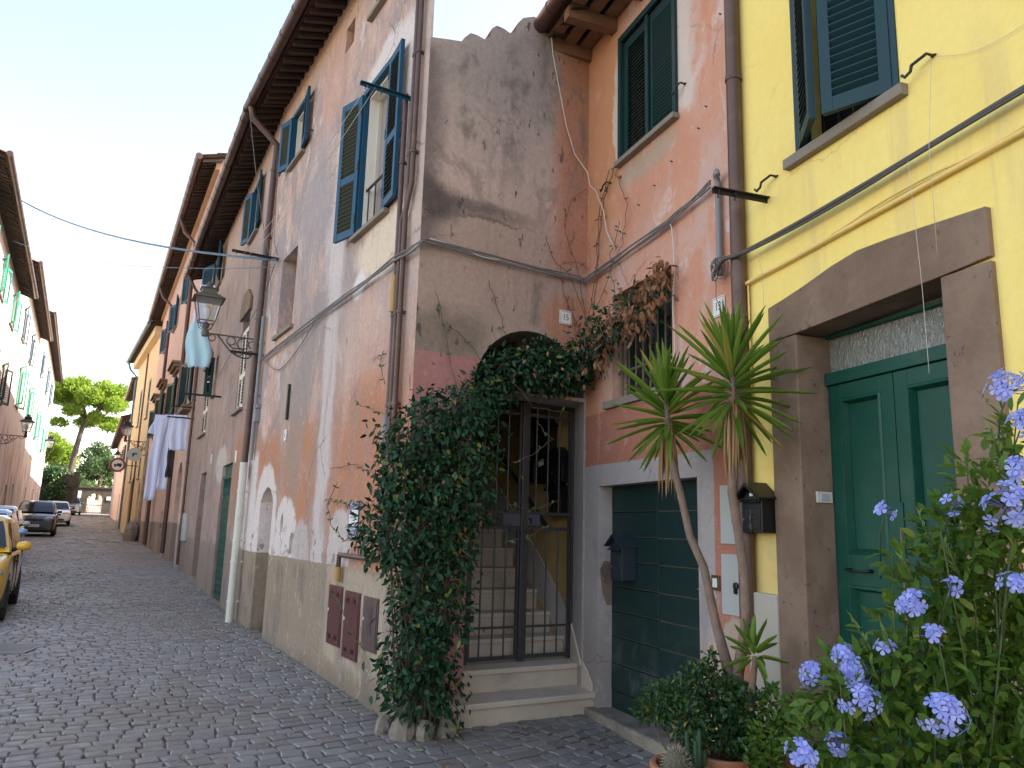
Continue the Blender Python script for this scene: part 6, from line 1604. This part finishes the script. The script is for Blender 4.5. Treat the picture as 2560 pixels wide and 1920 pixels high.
# inner twigs, and long shoots with a few leaves
b = MB(); lp, la = [], []
for k in range(26):
    c = Vector(rnd.choice(MAIN)[0]); q = Vector((-.62 + rnd.uniform(-.12, .12), 6.2 + rnd.uniform(-.05, .05), .05))
    b.tube([q, q.lerp(c, .35) + Vector((rnd.uniform(-.1, .1), rnd.uniform(-.05, .05), 0)), q.lerp(c, .7) + Vector((rnd.uniform(-.08, .08), 0, 0)), c], [.012, .009, .006, .003], 6)
ARCHS = [q for i, q in enumerate(ARCHB) if not 6 <= i <= 9]
for k in range(len(ARCHS) - 1): b.tube([ARCHS[k][0], Vector(ARCHS[k][0]).lerp(Vector(ARCHS[k + 1][0]), .5) + Vector((0, 0, .03)), ARCHS[k + 1][0]], .008, 5)
def shoot(pts, every=2, r=.0035):
    pts = [Vector(p) for p in pts]; fine = []
    for i in range(len(pts) - 1):
        for s_ in np.linspace(0, 1, 5)[:-1]: fine.append(pts[i].lerp(pts[i + 1], s_) + Vector((rnd.uniform(-.012, .012), rnd.uniform(-.006, .006), rnd.uniform(-.012, .012))))
    fine.append(pts[-1]); b.tube(fine, r, 5)
    for i in range(1, len(fine), every):
        for s_ in (0, 1): lp.append(tuple(fine[i])); la.append((rnd.uniform(-1, 1), rnd.uniform(-.6, .1), rnd.uniform(-.6, .8)))
shoot([A.P(.6, 1.55, .12), A.P(1.2, 1.42, .10), A.P(1.75, 1.55, .08), A.P(1.95, 1.75, .06), A.P(1.7, 1.98, .05)])
shoot([A.P(.5, 1.75, .15), A.P(1.1, 1.72, .12), A.P(1.6, 1.78, .08), A.P(1.95, 1.80, .05)])
shoot([A.P(.35, 2.1, .12), A.P(.7, 2.02, .1), A.P(1.2, 2.12, .05), A.P(2.0, 2.13, .04)], 4)
shoot([A.P(.3, 2.75, .15), A.P(.55, 2.95, .10), A.P(.62, 3.12, .06)], 3)
shoot([A.P(.3, 2.5, .15), A.P(.8, 2.6, .10), A.P(1.3, 2.75, .06)], 3)
shoot([A.P(.4, .55, .15), A.P(.8, .62, .12), A.P(1.3, .85, .10), A.P(1.6, .92, .08)], 3)
shoot([E.P(1.4, 2.6, .15), E.P(1.48, 3.0, .06), E.P(1.55, 3.35, .04), E.P(1.62, 3.55, .03)], 3)
shoot([E.P(1.1, 2.9, .12), E.P(1.3, 3.15, .05), E.P(1.5, 3.3, .04)], 3)
shoot([E.P(.95, 3.25, .1), E.P(1.02, 3.55, .04), E.P(1.1, 3.75, .03)], 4)
shoot([E.P(1.0, 2.1, .35), E.P(.75, 2.2, .30), E.P(.5, 2.35, .2), E.P(.6, 2.5, .1)], 4)
shoot([E.P(1.0, 1.75, .35), E.P(.75, 1.72, .3), E.P(.45, 1.82, .25)], 3)
shoot([E.P(1.05, 1.45, .35), E.P(.8, 1.5, .3), E.P(.52, 1.62, .25)], 3)
shoot([E.P(.95, 2.9, .15), E.P(.7, 2.62, .2), E.P(.3, 2.6, .2)], 6)
shoot([G.P(-.8, 3.4, .1), G.P(-.62, 3.75, .05), G.P(-.55, 4.05, .04), G.P(-.72, 4.3, .04)], 2)
shoot([G.P(-.35, 3.5, .1), G.P(-.3, 3.95, .05), G.P(-.33, 4.3, .04), G.P(-.42, 4.65, .04), G.P(-.6, 4.85, .04)], 3, .005)
o = build(b, 'stems', STEMB, t, Matrix.Identity(4), smooth=True)
n = len(lp); leaves('shoot_leaves', lp, la, unit(rdir(n) * .5 + np.array([-.3, -1, .5])), .05 * (.6 + .6 * nrg.random(n)), .026, leafmat('young creeper leaf', (.03, .10, .015), (.06, .16, .03), (.3, .3, .05)), t)
# bare dry runners in the corner above
b = MB(); lp, la = [], []
shoot([G.P(-.05, 3.6, .04), E.P(.15, 4.1, .03), E.P(.3, 4.45, .03), E.P(.22, 4.75, .03), E.P(.05, 4.9, .03)], 4, .003)
shoot([E.P(.02, 3.5, .04), E.P(.2, 3.95, .03), E.P(.42, 4.1, .03), E.P(.5, 4.3, .03)], 4, .003)
shoot([E.P(.1, 3.4, .05), E.P(.3, 3.8, .03), E.P(.35, 4.05, .03), E.P(.12, 4.12, .03), G.P(-.1, 4.05, .03)], 4, .003)
shoot([G.P(-.1, 3.4, .05), G.P(-.2, 3.8, .04), G.P(-.25, 4.1, .03), G.P(-.3, 4.6, .03), G.P(-.5, 4.9, .03)], 2, .004)
shoot([G.P(-.3, 3.6, .05), G.P(-.75, 4.1, .03), G.P(-.85, 4.4, .03), G.P(-.7, 4.7, .03), G.P(-.58, 4.85, .03)], 4, .003)
shoot([E.P(.1, 3.2, .05), E.P(.2, 3.6, .04), E.P(.28, 3.75, .03)], 2, .003)
build(b, 'dry_stems', STEMB, t, Matrix.Identity(4), smooth=True)
n = len(lp); leaves('dry_leaves', lp, la, rdir(n), .045 * (.5 + .7 * nrg.random(n)), .022, LEAFD, t)

# ================================================================== YUCCAS
def rosette(pos, axis0, cr, zs, n, ln, wd, nm, parent, up=1.0):
    P_, A_, N_, L_ = [], [], [], []
    for i in range(n):
        f = i / (n - 1)                       # 0 = lowest leaf
        ph = i * 2.399 + rnd.uniform(-.3, .3)
        el = R(-55) + R(143) * f ** .8 * up; el = min(el, R(86)) + rnd.uniform(-.15, .15)
        z = zs[0] + (zs[1] - zs[0]) * f
        c = Vector(pos) + Vector(axis0) * z
        d = Vector((math.cos(ph) * math.cos(el), math.sin(ph) * math.cos(el), math.sin(el)))
        P_.append(tuple(c + Vector((d.x, d.y, 0)) * cr)); A_.append(tuple(d)); s_ = Vector((-math.sin(ph), math.cos(ph), 0)); N_.append(tuple(s_.cross(d) * -1)); L_.append(ln * rnd.uniform(.78, 1.1) * (.85 + .25 * math.sin(f * 3.1)))
    P_, A_, N_, L_ = map(np.array, (P_, A_, N_, L_))
    flip = N_[:, 2] < 0; N_[flip] *= -1
    return leaves(nm, P_, A_, N_, L_, wd, LEAFY, parent, fold=.55, curl=.10, segs=5)
def yucca(name, label, base, trunks):
    t = thing(name, label, 'yucca', Matrix.Translation(base))
    b = MB()
    for path, rr, z0, z1, n, ln, skirt in trunks:
        b.tube(path, rr, 12)
        tip = Vector(path[-1]); prev = Vector(path[-2]); ax = (tip - prev).normalized()
        rosette(tip, ax, .018, (z0, z1), n, ln, .036, 'leaf_rosette', t)
        if skirt:
            k = skirt[0]; P_, A_ = [], []
            for i in range(k):
                a = rnd.uniform(0, 6.28); h = rnd.uniform(-.05, .22); c = tip + ax * (z0 - .02 + h * .35)
                P_.append(tuple(c + Vector((math.cos(a), math.sin(a), 0)) * rnd.uniform(.022, .05))); A_.append((math.cos(a) * .10 + rnd.uniform(-.05, .05), math.sin(a) * .10, -1))
            leaves('dry_skirt', P_, A_, unit(np.array([[p[0] - tip.x, p[1] - tip.y, .2] for p in P_])), skirt[1] * (.55 + .6 * nrg.random(k)), .014, LEAFDRY, t, fold=.3, curl=.05, segs=3)
    build(b, 'trunk', BARK, t, Matrix.Identity(4), smooth=True)
    return t
TA = [(1.30, 4.70, .28), (1.286, 4.661, 0.771), (1.242, 4.776, 1.041), (1.203, 4.879, 1.357), (1.151, 5.014, 1.546), (1.113, 5.113, 1.826), (1.08, 5.198, 2.041), (1.067, 5.231, 2.205), (1.057, 5.259, 2.45)]
TB = [(1.32, 4.68, .28), (1.319, 4.62, 0.786), (1.354, 4.55, 1.077), (1.35, 4.55, 1.335), (1.331, 4.58, 1.577), (1.31, 4.62, 1.807), (1.317, 4.60, 2.04), (1.324, 4.58, 2.227), (1.318, 4.59, 2.52)]
TC = [(1.355, 4.62, .28), (1.361, 4.5, 0.745), (1.369, 4.46, 0.873), (1.366, 4.46, 0.91)]
yucca('yucca', 'tall yucca with two leafy heads and skirts of dry leaves before the garage door', (1.31, 4.69, 0),
      [(TA, [.042, .036, .028, .026, .025, .024, .024, .022, .016], -.22, .05, 78, .41, (70, .40)), (TB, [.040, .034, .03, .028, .027, .026, .026, .024, .016], -.22, .06, 80, .43, (90, .42)), (TC, [.03, .02, .016, .014], -.02, .05, 17, .19, None)])

# ================================================================== POTS AND POT PLANTS
def pot(x, y, z, r, h, label, rim=.03, oval=None):
    T = Matrix.Translation((x, y, z))
    t = thing('flower_pot', label, 'flower pot', T, 'terracotta pots under the yucca')
    b = MB(); b.lathe([(r * .68, 0), (r * .95, h - .07), (r * .96, h - .065), (r + .012, h - .06), (r + .018, h - .01), (r + .01, h), (r - .012, h), (r - .02, h - .05)], (0, 0, 0), 32)
    if oval: b.v = [(x_ * oval[0], y_ * oval[1], z_) for x_, y_, z_ in b.v]
    build(b, 'pot_body', TERRA, t, T, smooth=True, auto=True)
    b = MB(); b.lathe([(.001, h - .035), (r - .02, h - .04)], (0, 0, 0), 24)
    if oval: b.v = [(x_ * oval[0], y_ * oval[1], z_) for x_, y_, z_ in b.v]
    build(b, 'soil', SOIL, t, T)
pot(.93, 4.36, .04, .135, .335, 'terracotta pot with a cactus, leftmost of the pots', oval=(1.0, 1.5))
pot(1.235, 4.60, .04, .165, .335, 'round terracotta pot with a leafy bush, middle of the three', oval=None)
pot(1.43, 4.36, .04, .13, .33, 'terracotta pot half hidden beside the plumbago, rightmost of the pots')
pot(1.36, 4.86, .02, .16, .30, 'terracotta pot holding the yucca, behind the leafy bush')
def bush(name, label, cat, base, blobs, n, ln, m, stems=10, asp=.5, seg=1):
    t = thing(name, label, cat, Matrix.Translation(base))
    pos, out, idx = blob_pts(blobs, n, .3)
    leaves('foliage', pos, unit(out + rdir(n) * .9 + np.array([0, 0, .2])), unit(out * .6 + rdir(n) * .7 + np.array([0, -.3, .7])), ln * (.6 + .7 * nrg.random(n)), ln * asp * (.7 + .5 * nrg.random(n)), m, t, segs=seg)
    b = MB(); q = Vector(base)
    for k in range(stems):
        c = Vector(blobs[k % len(blobs)][0]); b.tube([q + Vector((rnd.uniform(-.03, .03), rnd.uniform(-.03, .03), 0)), q.lerp(c, .5) + Vector((rnd.uniform(-.05, .05), rnd.uniform(-.05, .05), 0)), c + Vector((rnd.uniform(-.05, .05), 0, .04))], [.006, .004, .002], 5)
    build(b, 'stems', STEMB, t, Matrix.Identity(4), smooth=True)
    return t
bush('potted_shrub', 'small leafy green shrub in the leftmost pot in front of the garage door', 'shrub', (.95, 4.42, .33), [((.86, 4.47, .66), (.12, .10, .10)), ((.98, 4.40, .58), (.10, .10, .12)), ((.80, 4.50, .60), (.08, .08, .06)), ((1.03, 4.46, .48), (.07, .07, .14)), ((.95, 4.50, .70), (.10, .08, .07))], 1500, .036, LEAFS)
bush('potted_rose', 'rose-like bush with yellowing leaves in the middle pot', 'shrub', (1.235, 4.60, .33), [((1.20, 4.60, .68), (.16, .12, .12)), ((1.10, 4.66, .74), (.10, .09, .10)), ((1.32, 4.54, .64), (.13, .11, .10)), ((1.25, 4.50, .50), (.15, .10, .12)), ((1.12, 4.58, .52), (.10, .09, .12)), ((1.36, 4.50, .50), (.08, .08, .10)), ((1.16, 4.62, .84), (.04, .04, .08))], 3000, .036, LEAFS, 16, .65)
bush('potted_plant', 'light green leafy plant in the rightmost pot', 'plant', (1.43, 4.36, .32), [((1.40, 4.36, .52), (.11, .10, .10)), ((1.48, 4.34, .56), (.08, .08, .08)), ((1.36, 4.32, .42), (.09, .08, .07)), ((1.52, 4.30, .68), (.07, .06, .06)), ((1.44, 4.40, .68), (.06, .06, .10))], 1000, .045, LEAFP, 10, .5)
# cactus and little succulents
t = thing('cactus', 'round grey green barrel cactus in the leftmost pot', 'cactus', Matrix.Translation((.90, 4.30, .32)))
b = MB(); vs = []; n, k = 32, 10
for j in range(k + 1):
    th = math.pi * (j / k) * .92
    for i in range(n): rr = .062 * (1 + .07 * math.cos(i / n * 2 * math.pi * 16)) * math.sin(th + .02); vs.append((rr * math.cos(6.2832 * i / n), rr * math.sin(6.2832 * i / n), .075 * math.cos(th) + .075))
b.add(vs, [(j * n + i, (j + 1) * n + i, (j + 1) * n + (i + 1) % n, j * n + (i + 1) % n) for j in range(k) for i in range(n)])
build(b, 'cactus_body', mat('cactus skin', (.10, .10, .06), .8, var=.3, scale=30), t, smooth=True)
b = MB()
for i in range(16):
    for j in range(1, 8):
        th = math.pi * j / 10 * .92; a = 6.2832 * i / 16; d = Vector((math.sin(th) * math.cos(a), math.sin(th) * math.sin(a), math.cos(th))); q = d * .066 + Vector((0, 0, .078))
        for s_ in range(3): b.tube([q, q + (d + Vector((rnd.uniform(-.7, .7), rnd.uniform(-.7, .7), rnd.uniform(-.7, .7)))) * .018], .0008, 3)
build(b, 'spines', mat('spines', (.42, .36, .28), .7), t)
t = thing('column_cactus', 'cluster of thin dark green finger cacti beside the barrel cactus', 'cactus', Matrix.Translation((1.0, 4.36, .32)))
b = MB()
for i in range(9):
    a, d = rnd.uniform(0, 6.28), rnd.uniform(0, .05); x, y = 1.0 + d * math.cos(a), 4.33 + d * math.sin(a); h = rnd.uniform(.12, .26)
    b.tube([(x, y, .32), (x + .01 * math.cos(a), y, .32 + h * .5), (x + .015 * math.cos(a), y, .32 + h * .95), (x + .015 * math.cos(a), y, .32 + h)], [.012, .014, .012, .004], 7)
build(b, 'stems', mat('finger cactus', (.02, .055, .02), .7, var=.3, scale=40), t, Matrix.Identity(4), smooth=True)
t = thing('succulent', 'small pale rosette succulent at the rim of the leftmost pot', 'succulent', Matrix.Translation((1.02, 4.22, .33)))
n = 40; ph = np.arange(n) * 2.399; el = np.linspace(.1, 1.35, n); d = np.stack([np.cos(ph) * np.cos(el), np.sin(ph) * np.cos(el), np.sin(el)], 1)
leaves('rosette', np.tile([1.02, 4.22, .34], (n, 1)), d, np.cross(np.stack([-np.sin(ph), np.cos(ph), 0 * ph], 1), d) * -1, .055, .03, leafmat('succulent leaf', (.06, .13, .09), (.12, .2, .14), None, .5, .1), t, fold=.3, curl=-.1, segs=2)
rock('pale_stone', .86, 4.16, .345, (.03, .03, .03), 'small pale stone lying in the leftmost pot', 41, ENAM)

# ================================================================== PLUMBAGO
PB = [((0.917, 1.491, 1.632), (0.081, 0.079, 0.099)), ((0.868, 1.52, 1.571), (0.09, 0.072, 0.067)), ((0.973, 1.573, 1.519), (0.104, 0.099, 0.123)), ((0.832, 1.539, 1.464), (0.085, 0.068, 0.076)), ((0.936, 1.595, 1.394), (0.133, 0.107, 0.114)), ((0.797, 1.558, 1.365), (0.099, 0.079, 0.077)), ((0.73, 1.59, 1.284), (0.113, 0.091, 0.068)), ((0.863, 1.58, 1.275), (0.14, 0.112, 0.103)), ((0.976, 1.572, 1.294), (0.096, 0.115, 0.144)), ((0.663, 1.62, 1.247), (0.082, 0.066, 0.046)), ((0.626, 1.634, 1.176), (0.069, 0.055, 0.05)), ((0.712, 1.599, 1.173), (0.11, 0.088, 0.073)), ((0.839, 1.593, 1.163), (0.151, 0.121, 0.085)), ((0.925, 1.544, 1.171), (0.113, 0.091, 0.085)), ((0.985, 1.506, 1.734), (0.032, 0.067, 0.084)), ((0.774, 1.57, 1.514), (0.036, 0.029, 0.031)),
      ((.78, 1.62, 1.03), (.17, .13, .12)), ((.95, 1.62, 1.0), (.14, .13, .14)), ((.85, 1.65, .8), (.16, .13, .16)), ((1.06, 1.6, 1.35), (.12, .12, .2)), ((1.05, 1.6, 1.1), (.12, .12, .2))]
FL = [((0.761, 1.43, 1.255), 0.043), ((0.66, 1.523, 1.256), 0.037), ((0.876, 1.386, 1.614), 0.044), ((0.935, 1.443, 1.832), 0.042), ((0.65, 1.571, 1.33), 0.024), ((0.667, 1.564, 1.302), 0.03), ((0.606, 1.61, 1.285), 0.026), ((0.75, 1.481, 1.437), 0.029), ((0.776, 1.467, 1.383), 0.022), ((0.719, 1.54, 1.347), 0.021), ((0.569, 1.581, 1.145), 0.031), ((0.635, 1.577, 1.169), 0.023), ((0.793, 1.435, 1.467), 0.022), ((0.888, 1.403, 1.475), 0.027), ((0.95, 1.434, 1.77), 0.026), ((0.724, 1.516, 1.605), 0.017), ((0.825, 1.464, 1.619), 0.017), ((0.928, 1.424, 1.68), 0.026)]
t = thing('plumbago_bush', 'sprawling plumbago with pale blue flower heads in front of the green door', 'flowering shrub', Matrix.Translation((.92, 1.68, 0)))
n = 7000; pos, out, idx = blob_pts(PB, n, .25)
leaves('foliage', pos, unit(out + rdir(n) * .8 + np.array([-.15, -.1, .15])), unit(out * .4 + rdir(n) * .5 + np.array([-.1, -.5, .9])), .036 * (.5 + .8 * nrg.random(n)), .014 * (.7 + .6 * nrg.random(n)), LEAFP, t, segs=2)
b = MB(); lp, la = [], []
q0 = Vector((.92, 1.68, 0))
for c, r in PB:
    c = Vector(c)
    for k in range(2):
        e = c + Vector((rnd.uniform(-1, 1) * r[0], rnd.uniform(-1, .3) * r[1], rnd.uniform(-.3, 1) * r[2]))
        m_ = q0.lerp(e, .6) + Vector((rnd.uniform(-.08, .08), rnd.uniform(-.03, .06), .12))
        b.tube([q0 + Vector((rnd.uniform(-.05, .05), rnd.uniform(-.05, .05), 0)), m_, e], [.004, .0024, .0012], 5)
for c, r in FL: b.tube([Vector(c) + Vector((.03, .10, -.13)), Vector(c) + Vector((.012, .05, -.04)), Vector(c)], [.0022, .0016, .0014], 5)
# shoots ending in narrow young leaves
for e in [(.70, 1.50, 1.385), (.76, 1.46, 1.60), (.84, 1.44, 1.70), (.62, 1.56, 1.245), (.90, 1.45, 1.76), (.66, 1.53, 1.40), (.74, 1.49, 1.52), (.58, 1.60, 1.20), (.97, 1.42, 1.86), (.80, 1.45, 1.55), (.68, 1.52, 1.33)]:
    e = Vector(e); s_ = e + Vector((.06, .05, -.09)); b.tube([s_, e], [.002, .0012], 5)
    for k in range(14): f = k / 13; lp.append(tuple(s_.lerp(e, f))); la.append((rnd.uniform(-.8, .6) - .3, rnd.uniform(-.8, .5), rnd.uniform(.1, .9) + .6 * f))
build(b, 'stems', STEMG, t, Matrix.Identity(4), smooth=True)
n = len(lp); leaves('young_leaves', lp, la, rdir(n) + np.array([0, -.4, .6]), .022 * (.6 + .6 * nrg.random(n)), .006, leafmat('young plumbago leaf', (.09, .17, .02), (.17, .25, .04), None, .5, .3), t)
for c, r in FL:
    sparse = r < .023
    k = 7 if sparse else int(17 * (r / .043) ** 1.4) + 5
    P_, A_, N_ = [], [], []; bb = MB()
    for i in range(k):
        d = Vector((rnd.gauss(-.15, .6), rnd.gauss(-.55, .5), rnd.gauss(.35, .55))).normalized()
        p = Vector(c) + d * r * rnd.uniform(.75, 1.05)
        bb.tube([Vector(c) + d * r * .15, p], .0009, 4)
        if sparse and i % 2: continue
        fr = rnd.uniform(.0098, .0125); u = d.orthogonal().normalized(); v = d.cross(u); a0 = rnd.uniform(0, 6.28)
        dd = (d + Vector((rnd.uniform(-.25, .25), rnd.uniform(-.25, .25), rnd.uniform(-.25, .25)))).normalized(); u = dd.orthogonal().normalized(); v = dd.cross(u)
        for j in range(5):
            a = a0 + j * 1.2566; ax = (u * math.cos(a) + v * math.sin(a) + dd * .12).normalized()
            P_.append(tuple(p)); A_.append(tuple(ax)); N_.append(tuple(dd)); 
    fl = leaves('flower_cluster', P_, A_, N_, .0135, .0098, FLOW, t, fold=.10, curl=.10, prof=[(.3, .35), (.62, .88), (.86, .85)])
    build(bb, 'flower_tubes', mat('plumbago tube', (.16, .14, .36), .6), fl, Matrix.Identity(4))

# ================================================================== WEEDS AND FALLEN LEAVES
P_, A_ = [], []
def tuft(x, y, k, h):
    z = float(gz(x, y)) - .015
    for _ in range(k):
        P_.append((x + rnd.gauss(0, .02), y + rnd.gauss(0, .02), z)); A_.append((rnd.gauss(0, .8), rnd.gauss(0, .8), 1))
for k in range(420):
    s_ = 3 + 22 * rnd.random() ** 1.2; c = (-.9 + .9 * math.sin(s_ * .45)) if rnd.random() < .6 else rnd.uniform(-2.8, 2.2)
    q = SD * s_ + _n * (c + rnd.gauss(0, .45))
    if A.loc(q).y < .05 and A.loc(q).x > 0: continue
    tuft(q.x, q.y, rnd.randint(3, 9), .04)
for u in np.arange(.2, 15, .35):
    if rnd.random() < .55:
        q = A.P(u, 0, .04) if u < 5.9 else B.P(u - 5.95, 0, .04); tuft(q.x, q.y, rnd.randint(3, 8), .04)
for u in np.arange(-.1, 1.2, .25): q = E.P(u, 0, .25); tuft(q.x, q.y, rnd.randint(2, 6), .03)
n = len(P_); o = leaves('weeds', P_, A_, rdir(n), .058 * (.5 + .9 * nrg.random(n)), .007, leafmat('weed blade', (.035, .075, .015), (.11, .15, .03), (.25, .22, .08)), curl=.4); o['kind'] = 'stuff'; o['label'] = 'small weeds and grass growing in the cobble joints'
P_ = []
for k in range(150):
    if rnd.random() < .65: q = E.P(rnd.uniform(-.6, 2.0), 0, .25 + abs(rnd.gauss(0, .7)))
    else: s_ = rnd.uniform(2.5, 14); q = SD * s_ + _n * rnd.uniform(-2.5, 2)
    if (A.loc(q).y < .02 and A.loc(q).x > 0) or G.loc(q).y < .02: continue
    P_.append((q.x, q.y, float(gz(q.x, q.y)) + .012))
n = len(P_); a = rdir(n); a[:, 2] *= .15
o = leaves('fallen_leaves', P_, a, np.tile([0, 0, 1.], (n, 1)) + rdir(n) * .3, .05 * (.6 + .6 * nrg.random(n)), .024, leafmat('fallen leaf', (.22, .12, .05), (.42, .33, .10), None, .7), curl=-.15); o['kind'] = 'stuff'; o['label'] = 'dry yellow and brown leaves scattered on the cobbles'
